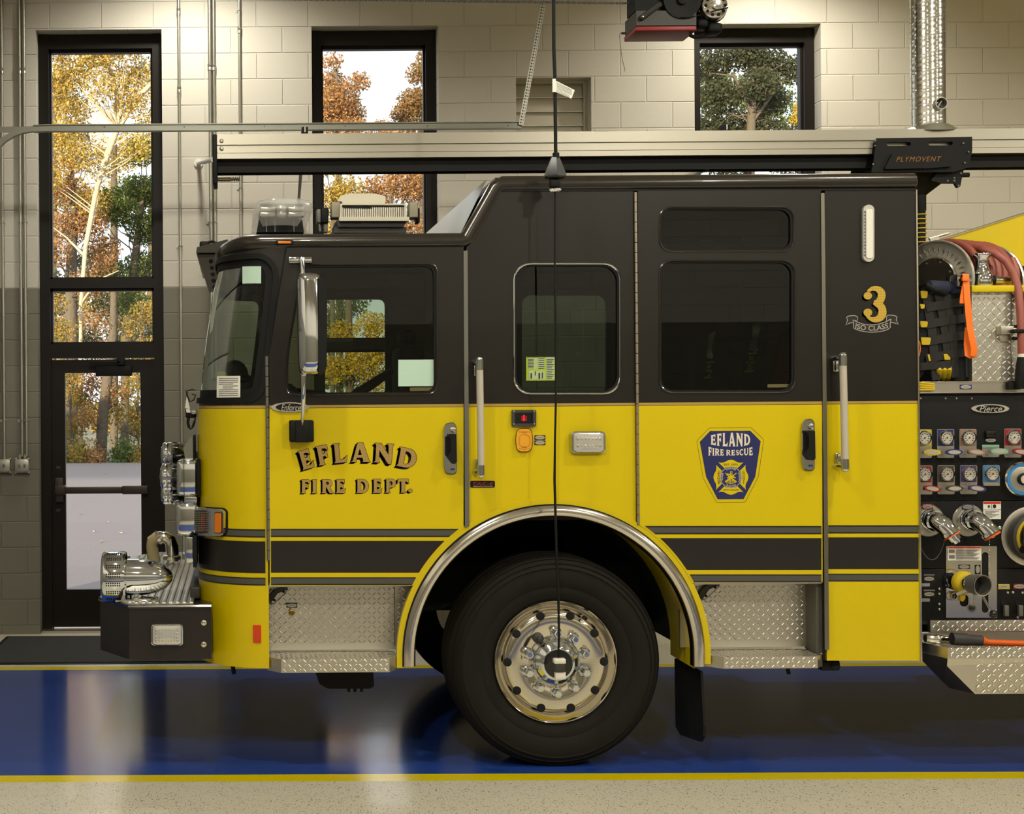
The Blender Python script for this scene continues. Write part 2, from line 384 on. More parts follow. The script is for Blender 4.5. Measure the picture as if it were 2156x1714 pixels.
# ------------------------------------------------------------------ setting
YW = 4.2                                                    # inner face of the long block wall behind the engine
def wl(px, py): v = T(px, py, YW); return v.x, v.z
def structure(o): o['kind'] = 'structure'; return o
XL, XR, YB, ZC = -2.75, 13.0, -10.0, 6.3
OPEN = [(wl(77, 300)[0], wl(342.5, 400)[0], 0.0, wl(210, 62.5)[1]),          # storefront with door
        (wl(657.5, 300)[0], wl(924, 300)[0], .75, wl(790, 55)[1]),
        (wl(1463, 300)[0], wl(1729, 200)[0], 1.55, wl(1600, 50)[1])]
LOUV = (wl(1087, 250)[0], wl(1245, 250)[0], wl(1166, 323)[1], wl(1166, 163)[1])
mb = MB()
o1 = OPEN[0]
outer = [(XL, 0), (o1[0], 0), (o1[0], o1[3]), (o1[1], o1[3]), (o1[1], 0), (XR, 0), (XR, ZC+1.2), (XL, ZC+1.2)]
holes = [[(a, c), (b, c), (b, d), (a, d)] for a, b, c, d in OPEN[1:]+[LOUV]]
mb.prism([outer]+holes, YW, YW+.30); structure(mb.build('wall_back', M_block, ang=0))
mb = MB(); mb.box(XL, XR, YB-.3, YB, 0, ZC); structure(mb.build('wall_front', M_block, ang=0))
mb = MB(); mb.prismx([(YB, 0), (-1.2, 0), (-1.2, 4.1), (3.1, 4.1), (3.1, 0), (YW+.3, 0), (YW+.3, ZC+1.2), (YB, ZC+1.2)], XL-.3, XL); structure(mb.build('wall_left', M_block, ang=0))
mb = MB(); mb.box(XR, XR+.3, YB, YW+.3, 0, ZC); structure(mb.build('wall_right', M_block, ang=0))
mb = MB(); mb.box(XL-.3, XR+.3, YB-.3, YW+.3, -.3, 0); structure(mb.build('floor', M_floor, ang=0))
mb = MB(); mb.box(XL-.3, XR+.3, YB-.3, YW, ZC, ZC+.2); structure(mb.build('ceiling', mat('ceiling_paint', (224, 220, 208), .8), ang=0))
# sectional overhead door in the left wall
mb = MB()
for i in range(7): mb.box(XL-.14, XL-.09, -1.15, 3.05, .02+i*.58, .02+i*.58+.565, 0, .012)
mb.box(XL-.2, XL-.13, -1.2, 3.1, 0, 4.1)  # backing slab added to stop sun leaking between the door panels
d = structure(mb.build('door_2', mat('overhead_door_panel', (124, 121, 114), .6)))

M_caulk = mat('black_caulk', (18, 16, 14), .8)
def storefront(name, op, mulls, sill):
    a, b, c, d = op; y = YW+.12; f = .082; ro = structure(MB().build(name, M_bronze, ang=0)) if 0 else None
    mb = MB(); yy0, yy1 = y, y+.11
    mb.box(a+.004, a+f, yy0, yy1, c, d-.004); mb.box(b-f, b-.004, yy0, yy1, c, d-.004); mb.box(a+f, b-f, yy0, yy1, d-.118, d-.03)
    mb.box(a+.004, b-.004, yy0+.012, yy1, d-.035, d-.004)
    if sill: mb.box(a+f, b-f, yy0, yy1, c, c+.09)
    for z0, z1 in mulls: mb.box(a+f, b-f, yy0, yy1, z0, z1)
    # glazing stops set back from the frame face
    zs = sorted([c+(.09 if sill else 0)]+[q for m_ in mulls for q in m_]+[d-.118])
    for z0, z1 in zip(zs[::2], zs[1::2]):
        if z1-z0 < .2 or (not sill and z0 < 1.): continue
        mb.box(a+f, a+f+.016, yy0+.045, yy1, z0, z1); mb.box(b-f-.016, b-f, yy0+.045, yy1, z0, z1)
        mb.box(a+f, b-f, yy0+.045, yy1, z1-.022, z1); mb.box(a+f, b-f, yy0+.045, yy1, z0, z0+.016)
    root = structure(mb.build(name, M_bronze, ang=0))
    g = MB()
    panes = []
    for z0, z1 in zip(zs[::2], zs[1::2]):
        if z1-z0 < .2 or (not sill and z0 < 1.): continue
        g.add([(a+f, y+.06, z0), (b-f, y+.06, z0), (b-f, y+.06, z1), (a+f, y+.06, z1)], [(0, 1, 2, 3)])
    g.build('pane', G_room, root, ang=0, recalc=False)
    return root
def zw(py, px=210): return T(px, py, YW+.12).z
M1 = [(zw(606.5), zw(586.5)), (zw(741), zw(723.5))]
storefront('window_1', OPEN[0], M1, False)
M2 = [(zw(735, 750), zw(715, 750)), (zw(612, 750), zw(592, 750))]
storefront('window_2', OPEN[1], M2, True)
storefront('window_3', OPEN[2], M2, True)
# glazed exit door under the first window
def px_w(px, py, y=YW+.12): return T(px, py, y)
dl, dr = px_w(108, 1000).x, px_w(331, 1000).x; dt = px_w(210, 757).z; yd = YW+.15
gl, gr, gt, gb = px_w(138, 1000, yd).x, px_w(297, 1000, yd).x, px_w(210, 785, yd).z, px_w(210, 1241, yd).z
mb = MB(); mb.prism([[(dl, .03), (dr, .03), (dr, dt), (dl, dt)], [(gl, gb), (gr, gb), (gr, gt), (gl, gt)]], yd, yd+.045)
door = structure(mb.build('door_1', M_bronze, ang=0))
g = MB(); g.add([(gl, yd+.025, gb), (gr, yd+.025, gb), (gr, yd+.025, gt), (gl, yd+.025, gt)], [(0, 1, 2, 3)]); g.build('pane', G_room, door, ang=0, recalc=False)
mb = MB(); mb.box(OPEN[0][0]+.08, OPEN[0][1]-.08, YW+.12, YW+.23, dt+.012, M1[1][0]); mb.box(OPEN[0][0]+.082, dl-.004, YW+.14, YW+.23, 0, dt+.01); mb.box(dr+.004, OPEN[0][1]-.082, YW+.14, YW+.23, 0, dt+.01)
mb.build('door_frame', M_bronze, door, ang=0)
M_bar = mat('bronze_panic_bar', (62, 54, 46), .4, .3)
def dbox(mb, x0, y0, x1, y1, ya, yb, bev=.004, m=0):
    p, q = T(x0, y1, ya), T(x1, y0, ya); mb.rbox(p.x, q.x, ya, yb, p.z, q.z, bev, m)
mb = MB(); dbox(mb, 136, 1025, 257, 1040, YW+.09, YW+.135, .006); dbox(mb, 257, 1023, 311, 1041, YW+.09, YW+.15, .006); dbox(mb, 115, 1022, 137, 1042, YW+.08, YW+.15, .006); dbox(mb, 116, 1006, 132, 1058, YW+.11, YW+.15, .006)
mb.build('panic_bar', M_bar, door)
mb = MB(); dbox(mb, 201, 770, 277, 792, YW+.08, YW+.15, .006); dbox(mb, 188, 760, 252, 765, YW+.06, YW+.075, .002); dbox(mb, 246, 753, 262, 769, YW+.06, YW+.14, .004)
mb.build('door_closer', M_black, door)
for yy in (985, 1075):
    mb = MB(); dbox(mb, 118, yy-3, 127, yy+3, YW+.145, YW+.152, .001); mb.build('latch_plate', M_bar, door)
mb = MB(); mb.box(o1[0]+.01, o1[1]-.01, YW+.02, YW+.29, 0, .018); structure(mb.build('door_sill', M_alu, door, ang=0))
# louvre in the wall
a, b, c, d = LOUV
M_louv = mat('louver_aluminium', (196, 190, 172), .4, .5)
lv = thing('wall_louver', 'square aluminium louver recessed in the block wall right of the hanging cord', 'louver', ((a+b)/2, YW+.14, c))
mb = MB(); y0 = YW+.12; mb.prism([[(a, c), (b, c), (b, d), (a, d)], [(a+.02, c+.02), (b-.03, c+.02), (b-.03, d-.02), (a+.02, d-.02)]], y0, y0+.12); mb.build('louver_frame', M_louv, lv, ang=0)
n = 5; hh = (d-c-.04)/n
for i in range(n):
    mb = MB(); z = c+.02+i*hh; mb.prismx([(y0+.045, z+hh*.985), (y0+.03, z+.012), (y0+.022, z+.008), (y0+.022, z), (y0+.06, z), (y0+.06, z+hh*.985)], a+.02, b-.03)
    mb.build('louver_blade', M_louv, lv, ang=0)

# ------------------------------------------------------------------ conduits and boxes on the wall
def conduit(px, y0, y1, r, couplings, straps, label, bend=None):
    top, bot = T(px, y0, YW-r-.008), T(px+(y1-y0)*.0073, y1, YW-r-.008); x = T(px+3, 420, YW-.02).x
    t = thing('conduit', label, 'conduit', (x, YW-r-.008, bot.z), 'electrical conduits on the wall')
    mb = MB(); mb.cyl((x, YW-r-.008, bot.z), (x, YW-r-.008, min(top.z, ZC)), r, 12); mb.build('pipe', M_steel, t)
    for c in couplings:
        z = T(px, c, YW).z; mb = MB(); mb.lathe([(r*1.15, -.028), (r*1.3, -.026), (r*1.3, -.004), (r*1.12, 0), (r*1.3, .004), (r*1.3, .026), (r*1.15, .028)], (x, YW-r-.008, z), 'z', 12); mb.sphere((x+r*.4, YW-2.4*r-.008, z+.015), .005, 0, 8); mb.build('coupling', M_steel, t)
    for c in straps:
        z = T(px, c, YW).z; mb = MB(); mb.box(x-r*2.6, x+r*1.2, YW-.006, YW, z-.010, z+.010); mb.tube([(x-r*1.2, YW-.004, z), (x-r*1.1, YW-r-.008, z), (x, YW-2*r-.011, z), (x+r*1.1, YW-r-.008, z), (x+r*1.2, YW-.004, z)], .004, 6); mb.build('strap', M_steel, t)
    return t
conduit(2.5, -260, 958, .0125, [150], [470, 886], 'slim steel conduit running down to the outlet box cut by the frame edge')
conduit(40, -260, 961, .0130, [150], [469, 886], 'steel conduit over the double-gang outlet box, the one further from the door')
conduit(49.5, -260, 961, .0125, [150], [469, 886], 'steel conduit over the double-gang outlet box, the one nearer the door')
conduit(376, -260, 935, .0125, [25, 190], [519, 934], 'single steel conduit close beside the dark door frame, ending above the front lights')
conduit(441, -260, 800, .0150, [143], [469], 'thicker steel conduit of the pair behind the exhaust rail end, nearer the door')
conduit(449.5, -260, 800, .0125, [143], [469], 'thinner steel conduit of the pair behind the exhaust rail end, further from the door')
conduit(503.5, -260, 560, .0110, [65], [24, 397], 'thin steel conduit rising behind the spring of the exhaust rail end')
def outlet_box(px, py, w, h, label, plugs):
    v = T(px, py, YW-.045); s = 11.2/FPX
    t = thing('outlet_box', label, 'electrical box', (v.x, YW, v.z), 'electrical boxes on the wall')
    mb = MB(); mb.rbox(v.x-w*s/2, v.x+w*s/2, YW-.048, YW, v.z-h*s/2, v.z+h*s/2, .008); mb.build('box_body', M_steel, t)
    mb = MB(); mb.rbox(v.x-w*s/2-.006, v.x+w*s/2+.006, YW-.056, YW-.046, v.z-h*s*.42, v.z+h*s*.42, .006); mb.build('cover_plate', M_steel, t)
    for dx in (-1, 1):
        for dz in (-1, 1):
            mb = MB(); mb.rbox(v.x+dx*w*s/2-.01, v.x+dx*w*s/2+.01, YW-.03, YW-.002, v.z+dz*h*s/2-.009, v.z+dz*h*s/2+.009, .005); mb.build('mounting_lug', M_steel, t)
    for q in plugs:
        mb = MB(); mb.rbox(v.x+q*s-.007, v.x+q*s+.007, YW-.062, YW-.054, v.z-.014, v.z+.014, .003); mb.build('switch', M_greysteel, t)
        mb = MB(); mb.lathe([(.017, 0), (.017, .02), (.013, .022), (.013, .035)], (v.x+q*s, YW-.026, v.z+h*s/2), 'z', 10); mb.build('connector', M_steel, t)
outlet_box(8, 981, 24, 28, 'steel outlet box cut by the left frame edge, under the slim conduit', [0.5])
outlet_box(46, 981, 27, 29, 'double-gang steel outlet box under the paired conduits beside the door', [-5, 6])

# ------------------------------------------------------------------ door mat
def fl(px, py):                                             # point on the floor
    dy = (py-VPY)*math.cos(ROLL)+(px-VPX)*math.sin(ROLL); dx = (px-VPX)*math.cos(ROLL)-(py-VPY)*math.sin(ROLL); d = FPX*HCAM/dy
    return (dx*d/FPX, d-DCAM)
p0 = fl(14, 1340.5); p1 = fl(520, 1337.5); p2 = fl(520, 1396.5); 
mb = MB(); lp = rpoly([(p0[0], p0[1]), (p0[0]-.02, p2[1]), (p1[0]+.0, p2[1]), (p1[0], p1[1]-.02)], .03)
mb.prismz(lp, 0, .004); mt_ = mb.build('door_mat', M_black, ang=0); tag(mt_, 'dark grey entrance mat on the floor in front of the glazed door', 'mat')
mb = MB(); mb.prismz([((x-(p0[0]+p1[0])/2)*.965+(p0[0]+p1[0])/2, (y-(p1[1]+p2[1])/2)*.93+(p1[1]+p2[1])/2) for x, y in lp], .004, .010); mb.build('pile_surface', M_mat, mt_, ang=0)

# ------------------------------------------------------------------ overhead-door track
YT = 3.0
def sweep_rect(mb, path, n_in, h, y0, y1, m=0):             # path in (x, z), thickness h along the in-plane normal
    rows = []
    for i, (x, z) in enumerate(path):
        a = Vector(path[max(0, i-1)]); b = Vector(path[min(len(path)-1, i+1)]); t = (b-a).normalized(); nn = Vector((-t.y, t.x))*h/2
        rows.append([(x+nn.x, y0, z+nn.y), (x-nn.x, y0, z-nn.y), (x-nn.x, y1, z-nn.y), (x+nn.x, y1, z+nn.y)])
    mb.grid(rows, m, closed=True); mb.add(rows[0], [(0, 1, 2, 3)], m); mb.add(rows[-1], [(3, 2, 1, 0)], m)
tr = thing('door_track', 'galvanised overhead door track curving down at the left above the door', 'door track', (0, YT, T(400, 268, YT).z))
pth = [T(a, b, YT) for a, b in ((-75, 560), (-60, 420), (-35, 345), (-12, 313), (8, 293), (28, 281), (48, 274), (70, 270.5), (100, 269.3), (500, 267.3), (1098, 263))]
pth = [(v.x, v.z) for v in pth]
mb = MB(); sweep_rect(mb, pth, 1, .036, YT, YT+.05)
for s_ in (-1, 1): sweep_rect(mb, [(x, z+(.0205 if k > 6 else .0)*s_) for k, (x, z) in enumerate(pth)][7:], 1, .007, YT-.012, YT+.05)
mb.build('track_channel', M_track, tr, ang=25)
mb = MB(); p = T(-60, 279, YT+.06); q = T(90, 266, YT+.06); mb.box(p.x, q.x, YT+.06, YT+.066, p.z, q.z); mb.build('splice_plate', M_track, tr, ang=0)
for px in (220, 388, 557, 727, 900, 1070):
    v = T(px, 267.5-(px-220)*.0042, YT-.004); mb = MB(); mb.sphere((v.x, YT-.002, v.z), .0055, 0, 8, (1, .5, 1)); mb.build('bolt', M_greysteel, tr)
pa = thing('perforated_angle', 'perforated steel angle hanger rising from the end of the door track', 'angle hanger', T(1096, 262, YT))
a, b = T(1092, 262, YT-.02), T(1144, -20, YT-.02); d = (b-a); u = d.normalized(); w = Vector((u.z, 0, -u.x)); ww = .030
b = a+u*(d.length*2.2)
mb = MB(); q = [a-w*.0, a+w*ww, b+w*ww, b-w*.0]
mb.add([p for p in q]+[p+Vector((0, .004, 0)) for p in q], [(0, 1, 2, 3), (7, 6, 5, 4), (0, 4, 5, 1), (1, 5, 6, 2), (2, 6, 7, 3), (3, 7, 4, 0)])
q = [a+w*ww, a+w*(ww+.004), b+w*(ww+.004), b+w*ww]; mb.add(q+[p+Vector((0, .045, 0)) for p in q], [(0, 1, 2, 3), (7, 6, 5, 4), (0, 4, 5, 1), (1, 5, 6, 2), (2, 6, 7, 3), (3, 7, 4, 0)])
mb.build('angle_bar', M_steel, pa, ang=0)
mb = MB()
for i in range(int((b-a).length/.021)):
    c = a+u*(.015+i*.021)+w*ww*.38+Vector((0, -.0008, 0)); r = .0055; mb.add([c+u*r*1.2*math.cos(k*PI/3)+w*r*math.sin(k*PI/3) for k in range(6)], [range(6)])
    c = c+w*.014; r = .0035; mb.add([c+u*r*1.2*math.cos(k*PI/3)+w*r*math.sin(k*PI/3) for k in range(6)], [range(6)])
mb.build('perforation', M_darkgrey, pa, ang=0, recalc=False)

def text_geo(body, shear=0., bold=0., fn=None, space=1.0):
    cu = bpy.data.curves.new('lettering', 'FONT'); cu.body = body; cu.shear = shear; cu.offset = bold; cu.resolution_u = 4; cu.space_character = space
    ob = bpy.data.objects.new('lettering', cu); me = bpy.data.meshes.new_from_object(ob)
    v = [(p.co.x, p.co.y) for p in me.vertices]; f = [list(q.vertices) for q in me.polygons]
    bpy.data.objects.remove(ob); bpy.data.meshes.remove(me); bpy.data.curves.remove(cu)
    x0, x1 = min(p[0] for p in v), max(p[0] for p in v); y0, y1 = min(p[1] for p in v), max(p[1] for p in v)
    return [((a-x0)/(x1-x0), (b-y0)/(y1-y0)) for a, b in v], f
# ------------------------------------------------------------------ exhaust extraction rail, trolley, hose and duct
YR = 1.0
def zr(py, px=800): return T(px, py, YR).z
xr0, xr1 = T(457, 310, YR).x, XR-.3
rail = thing('exhaust_rail', 'long aluminium exhaust extraction rail hanging above the engine roof', 'exhaust rail', (xr0, YR, zr(332)))
mb = MB(); z0, z1, z2, z3, z4 = zr(280), zr(304), zr(306.5), zr(319.5), zr(331.5)
mb.prismx([(YR, z0), (YR, z1+.004), (YR+.012, z1), (YR+.012, z2), (YR+.001, z2-.002), (YR+.001, z3), (YR+.004, z3-.002), (YR+.004, z4), (YR+.05, z4-.002), (YR+.16, z4-.002), (YR+.16, z4), (YR+.2, z0)], xr0, xr1); mb.build('rail_profile', mat('rail_aluminium', (172, 167, 152), .33, 1.), rail, ang=20)
mb = MB(); mb.box(xr0, xr1, YR+.05, YR+.062, zr(358), z4); mb.box(xr0, xr1, YR+.145, YR+.157, zr(358), z4); mb.build('rubber_seal', M_black, rail, ang=0)
mb = MB(); mb.rbox(T(447.5, 300, YR).x, xr0, YR-.012, YR+.21, T(452, 387, YR).z, T(452, 283, YR).z, .006); mb.build('end_plate', M_black, rail)
for yy in (297, 313):
    v = T(466.5, yy, YR); mb = MB(); mb.sphere((v.x, YR-.002, v.z), .012, 0, 10, (1, .45, 1)); mb.build('bolt', M_steel, rail)
v = T(457, 378, YR+.1); mb = MB(); mb.cyl(v, v+Vector((.075, 0, 0)), .012, 12); mb.cyl(v+Vector((.07, 0, 0)), v+Vector((.13, 0, 0)), .006, 8)
mb.tube([v+Vector((.075+i*.0012, .013*math.sin(i*.75), .013*math.cos(i*.75))) for i in range(46)], .002, 5); mb.build('spring_buffer', mat('bronze_spring', (122, 106, 84), .4, .6), rail)
for px, py in ((642, 279), (1529, 274)):
    v = T(px, py, YR+.05); mb = MB(); mb.box(v.x-.018, v.x+.018, YR+.04, YR+.12, v.z, v.z+.030); mb.box(v.x-.003, v.x+.003, YR+.036, YR+.04, v.z, v.z+.03, 1); mb.build('hanger_clip', [M_black, M_steel], rail, ang=0)
mb = MB(); a, b = T(449, 336, YR+.15), T(418, 343, YW-.01); mb.tube([a, lerp(a, b, .75), b], .016, 10); mb.lathe([(.035, 0), (.03, .012)], (b.x, YW-.012, b.z), 'y', 12); mb.build('wall_strut', M_white, rail)
mb = MB(); a, b = T(634, 356, YR+.1), T(627, 445, YW-.02); mb.tube([a, b], .011, 6); mb.build('wall_brace', M_greysteel, rail)
mb = MB(); a, b = T(1490, 352, YR+.1), T(1418, 386, YW-.02); mb.tube([a, b], .020, 6); mb.build('wall_brace', M_ivory, rail)

tl = thing('extraction_trolley', 'black extraction trolley with orange lettering riding on the exhaust rail', 'trolley', T(1940, 362, YR-.05))
ya, yb = YR-.035, YR+.245
body = [(1846, 291), (2047, 288), (2047, 317), (2040, 352), (2010, 362), (1835, 363), (1843, 317)]
mb = MB(); mb.prism([L2(body, ya), L2(rrect(1867, 299, 1918, 307, 3.5), ya), L2(rrect(1955, 298, 2006, 306, 3.5), ya)], ya, ya+.012); mb.prism([L2(body, ya)], yb, yb+.01); mb.build('side_plate', M_black, tl, ang=0)
mb = MB(); mb.prism([L2(rpoly([(1880, 322), (1995, 320), (2006, 350), (1960, 354), (1862, 356)], 4), ya-.018)], ya-.018, ya); cv = mb.build('cover', M_black, tl)
v, f = text_geo('PLYMOVENT', .35, .0, space=1.2); mb = MB(); mb.add([T(lerp(1887, 1982, a), lerp(340.3, 329.5, b)-(a-.5)*.7, ya-.0195) for a, b in v], f); mb.build('orange_lettering', mat('trolley_orange', (140, 92, 12), .5), cv, ang=0, recalc=False)
mb = MB()
tp_, bt = [], []
for i in range(24):
    t = 2*PI*i/24; c, s = math.cos(t), math.sin(t); k = max(abs(c), abs(s)); tx, ty = c/k, s/k
    tp_.append(T(1922+88*tx, 356, YR+.1)+Vector((0, .11*ty, 0))); bt.append(T(1938+10.5*c, 412, YR+.1)+Vector((0, .028*s, 0)))
mb.grid([tp_, bt], 0, closed=True); mb.build('hopper', M_black, tl, ang=50)
mb = MB(); mb.prism([L2(rpoly([(1980, 356), (2030, 355), (2026, 372), (2022, 393), (2016, 396), (2011, 386), (1984, 386), (1960, 380)], 3), ya+.03)], ya+.03, ya+.05); mb.cyl(T(2020, 369, ya+.04), T(2040, 368, ya+.04), .013, 10); mb.build('release_bracket', M_black, tl)
for px, py in ((1843, 296), (1842, 307), (1838, 346), (2028, 302), (2039, 320), (2031, 343), (2023, 365), (2009, 375), (2009, 381), (2018, 391), (1995, 381), (1883, 354), (1901, 353), (1917, 354), (1931, 353), (1948, 354)):
    v = T(px, py, ya-.004); mb = MB(); mb.sphere((v.x, ya-.006, v.z), .006, 0, 8, (1, .6, 1)); mb.build('screw', M_greysteel, tl)
hs = thing('exhaust_hose', 'black exhaust hose with yellow ring ribs hanging behind the cab corner', 'hose', T(1938, 412, YR+.1))
v = T(1938, 410, YR+.1); zb = T(1938, 640, YR+.1).z
mb = MB(); mb.lathe([(.030, 0), (.030, -.085), (.026, -.1), (.026, -.12), (.025, zb-v.z)], v, 'z', 20); mb.build('hose_tube', M_black, hs)
for i in range(12):
    z = T(1938, 452+i*9.7, YR+.1).z
    if z < zb: break
    mb = MB(); mb.lathe([(.024, -.004), (.031, -.003), (.033, 0), (.031, .003), (.024, .004)], (v.x, v.y, z), 'z', 20); mb.build('yellow_rib', M_yhose, hs)

dc = thing('spiral_duct', 'shiny spiral-wound metal duct dropping onto the exhaust rail', 'duct', T(1955, 270, YR+.1))
c = T(1955.5, 270, YR+.1); rad = .093; zt_ = ZC
mb = MB(); rows = []; nz = 560; seg = 40
for i in range(nz+1):
    z = lerp(c.z-.01, zt_, i/nz); row = []
    for k in range(seg):
        t = 2*PI*k/seg; ph = (z/.098-k/seg) % 1.0; e = min(abs(ph-.5), .5)
        dr = .0026*math.exp(-(e/.035)**2)+.0004*math.cos(ph*2*PI*3)
        row.append((c.x+(rad+dr)*math.cos(t), c.y+(rad+dr)*math.sin(t), z))
    rows.append(row)
mb.grid(rows, 0, closed=True); mb.build('duct_pipe', mat('spiral_galvanised', (226, 224, 214), .18, 1.), dc, ang=60)
mb = MB(); vs_ = []
rows = [[(c.x+.012+(rad+.004+q*.05)*math.cos(t), c.y+(rad+.004+q*.03)*math.sin(t), c.z+.012-q*(.022+.022*max(0, -math.sin(t)))) for t in [2*PI*k/32 for k in range(32)]] for q in (0, .4, 1)]
mb.grid(rows, 0, closed=True); mb.build('saddle_collar', M_steel, dc)
v = T(1978, 219, YR); mb = MB(); mb.lathe([(.034, 0), (.034, -.055), (.030, -.055), (.028, -.02), (.001, -.02)], (v.x, YR+.03, v.z), 'y', 24); mb.build('port_stub', M_steel, dc)
mb = MB(); mb.lathe([(.027, 0), (.027, -.002)], (v.x, YR+.008, v.z), 'y', 20); mb.tube([(v.x-.012, YR+.0, v.z-.018), (v.x+.012, YR+.0, v.z+.018)], .005, 6, 1); mb.build('damper_handle', [M_darkgrey, M_steel], dc)

# ------------------------------------------------------------------ garage door operator
YO = 1.2
op = thing('door_operator', 'grey and red overhead door operator hanging at the top with pulley and motor', 'door operator', T(1400, 40, YO+.12))
p, q = T(1340, 54, YO), T(1466, 22, YO); mb = MB(); mb.box(p.x, q.x, YO, YO+.24, p.z, q.z); mb.build('gear_housing', mat('operator_grey', (56, 54, 47), .5, .2), op, ang=0)
p, q = T(1338.5, 65.5, YO-.004), T(1467, 54, YO-.004); mb = MB(); mb.rbox(p.x, q.x, YO-.004, YO+.245, p.z, q.z, .006); mb.build('red_cover', M_redpaint, op)
p, q = T(1338, 22, YO+.02), T(1463, -70, YO+.02); mb = MB(); mb.box(p.x, q.x, YO+.03, YO+.2, p.z, q.z); mb.build('mounting_frame', M_black, op, ang=0)
c = T(1436, 0, YO); mb = MB(); mb.lathe([(.10, .03), (.108, .025), (.108, .012), (.095, .018), (.108, .002), (.108, -.008), (.09, -.008), (.07, -.002), (.03, -.004), (.028, -.02), (.012, -.022)], c, 'y', 40); mb.build('drive_pulley', M_black, op)
mb = MB(); a, b = T(1391, 8, YO-.01), T(1352, 37, YO-.01); mb.tube([a, b], .016, 8); mb.sphere(b, .017, 0, 10); mb.lathe([(.006, 0), (.004, -.008)], (b.x, YO-.026, b.z), 'y', 10, 1); mb.build('tension_arm', [M_darkgrey, M_steel], op)
c = T(1503, 14, YO); mb = MB(); mb.lathe([(.075, .20), (.082, .19), (.082, .02), (.078, .0), (.072, -.02), (.05, -.03), (.028, -.032), (.026, -.05), (.012, -.052)], c, 'y', 32, 0)
mb.build('motor', M_polish, op)
mb = MB(); mb.lathe([(.086, .22), (.086, .03)], c, 'y', 32)
mb.build('motor_shell', M_black, op)
mb = MB()
for k in range(10):
    t = 2*PI*k/10; cc = Vector((c.x+.056*math.cos(t), YO-.031, c.z+.056*math.sin(t))); mb.sphere(cc, .010, 0, 8, (1, .4, 1))
mb.build('vent_slot', M_dark, op)
mb = MB(); dbox(mb, 1471, 38, 1494, 58, YO, YO+.1, .02); dbox(mb, 1494, 46, 1523, 68, YO, YO+.12, .02); mb.build('junction_box', M_black, op)
mb = MB(); mb.tube([T(a, b, YO+.06) for a, b in ((1452, 74), (1462, 78), (1474, 77), (1486, 71), (1495, 62))], .011, 8); mb.build('cable_whip', M_black, op)
mb = MB(); mb.tube([T(a, b, YO+.1) for a, b in ((1318, 70), (1306, 70), (1304.5, 75), (1306, 95), (1310, 125), (1316, 148), (1314, 151))], .0016, 5); mb.tube([T(1318, 70, YO+.1), T(1308, 70, YO+.1)], .007, 8); mb.build('antenna_wire', M_darkgrey, op)
mb = MB(); mb.tube([T(1434, 36, YO-.012), T(1452, 36, YO-.012), T(1480, 31, YO+.02), T(1500, 24, YO-.04), T(1533, 16, YO-.05)], .004, 6); mb.build('drive_belt', M_black, op)
a, b = T(1342, 7, YO+.1), T(480, -4, YO+.1); n = 150
mb = MB()
for i in range(n):
    p = lerp(a, b, i/n); q = lerp(a, b, (i+.8)/n); h = .0065 if i % 2 else .0045; mb.box(q.x, p.x, p.y-.004, p.y+.004, p.z-h, p.z+h)
mb.build('drive_chain', M_darkgrey, op, ang=0)

# ------------------------------------------------------------------ hanging power cord in front of the engine
YC = -.20
cd = thing('hanging_power_cord', 'black charging cord hanging from above across the engine to its wheel hub', 'power cord', T(1168, 340, YC))
mb = MB(); mb.tube([T(a, b, YC) for a, b in ((1164.5, -120), (1165.5, 0), (1166, 100), (1168.5, 165), (1169, 230), (1170, 322))], .0085, 10); mb.build('upper_cord', M_black, cd)
mb = MB(); c = T(1170.5, 333, YC)
for i in range(4): mb.lathe([(.011, -.006), (.016, -.004), (.016, .004), (.011, .006)], (c.x, YC, T(1170, 324+i*3.2, YC).z), 'z', 14)
mb.build('strain_relief', M_black, cd)
mb = MB(); rows = []
for py, w in ((331, 8.5), (336, 11), (368, 24), (372, 24.5), (375, 21), (377, 12)):
    c = T(1169.5, py, YC); s_ = (DCAM+YC)/FPX*w
    rows.append([(c.x+s_*math.cos(t)*(1.0 if k % 2 else 1.06), YC+s_*.75*math.sin(t)*(1.0 if k % 2 else 1.06), c.z) for k, t in enumerate([2*PI*(k+.5)/6 for k in range(6)])])
mb.grid(rows, 0, closed=True); mb.add(rows[0], [range(6)]); mb.add(rows[-1], [range(6)])
mb.build('plug_body', mat('black_plug', (20, 19, 17), .35, coat=.1), cd, ang=30)
mb = MB(); dbox(mb, 1159, 376, 1180, 394, YC-.02, YC+.02, .008); mb.build('plug_neck', M_black, cd)
mb = MB()
for i in range(14): v = T(1159.5+i*1.5, 400+1.6*math.sin(i*1.9), YC-.01+.012*math.cos(i*2.3)); mb.sphere(v, .007, 0, 6)
mb.build('cable_tie', mat('clear_tie', (200, 198, 190), .2), cd)
mb = MB(); mb.tube([T(a, b, YC) for a, b in ((1169, 394), (1168.5, 450), (1168, 560), (1170, 700), (1170.5, 840), (1168.5, 930), (1167.5, 1010), (1170, 1100), (1172, 1180), (1176, 1270), (1177, 1340), (1176, 1385))], [.0045]*3+[.0052]*3+[.0062]*4+[.0058]*2, 8); mb.build('lower_cord', M_black, cd)
v0, v1 = T(1165, 1397, YC), T(1190, 1386, YC); mb = MB(); mb.rbox(v0.x, v1.x, YC-.02, YC+.02, v0.z, v1.z, .006); mb.build('plug_end', M_white, cd)
v0, v1 = T(1167, 1415, YC), T(1188, 1397, YC); mb = MB(); mb.rbox(v0.x, v1.x, YC-.018, YC+.018, v0.z, v1.z, .004); mb.build('plug_grip', M_darkgrey, cd)
v0, v1 = T(1168, 1430, YC), T(1190, 1414, YC); mb = MB(); mb.rbox(v0.x, v1.x, YC-.014, YC+.014, v0.z, v1.z, .004); mb.build('plug_cap', M_white, cd)
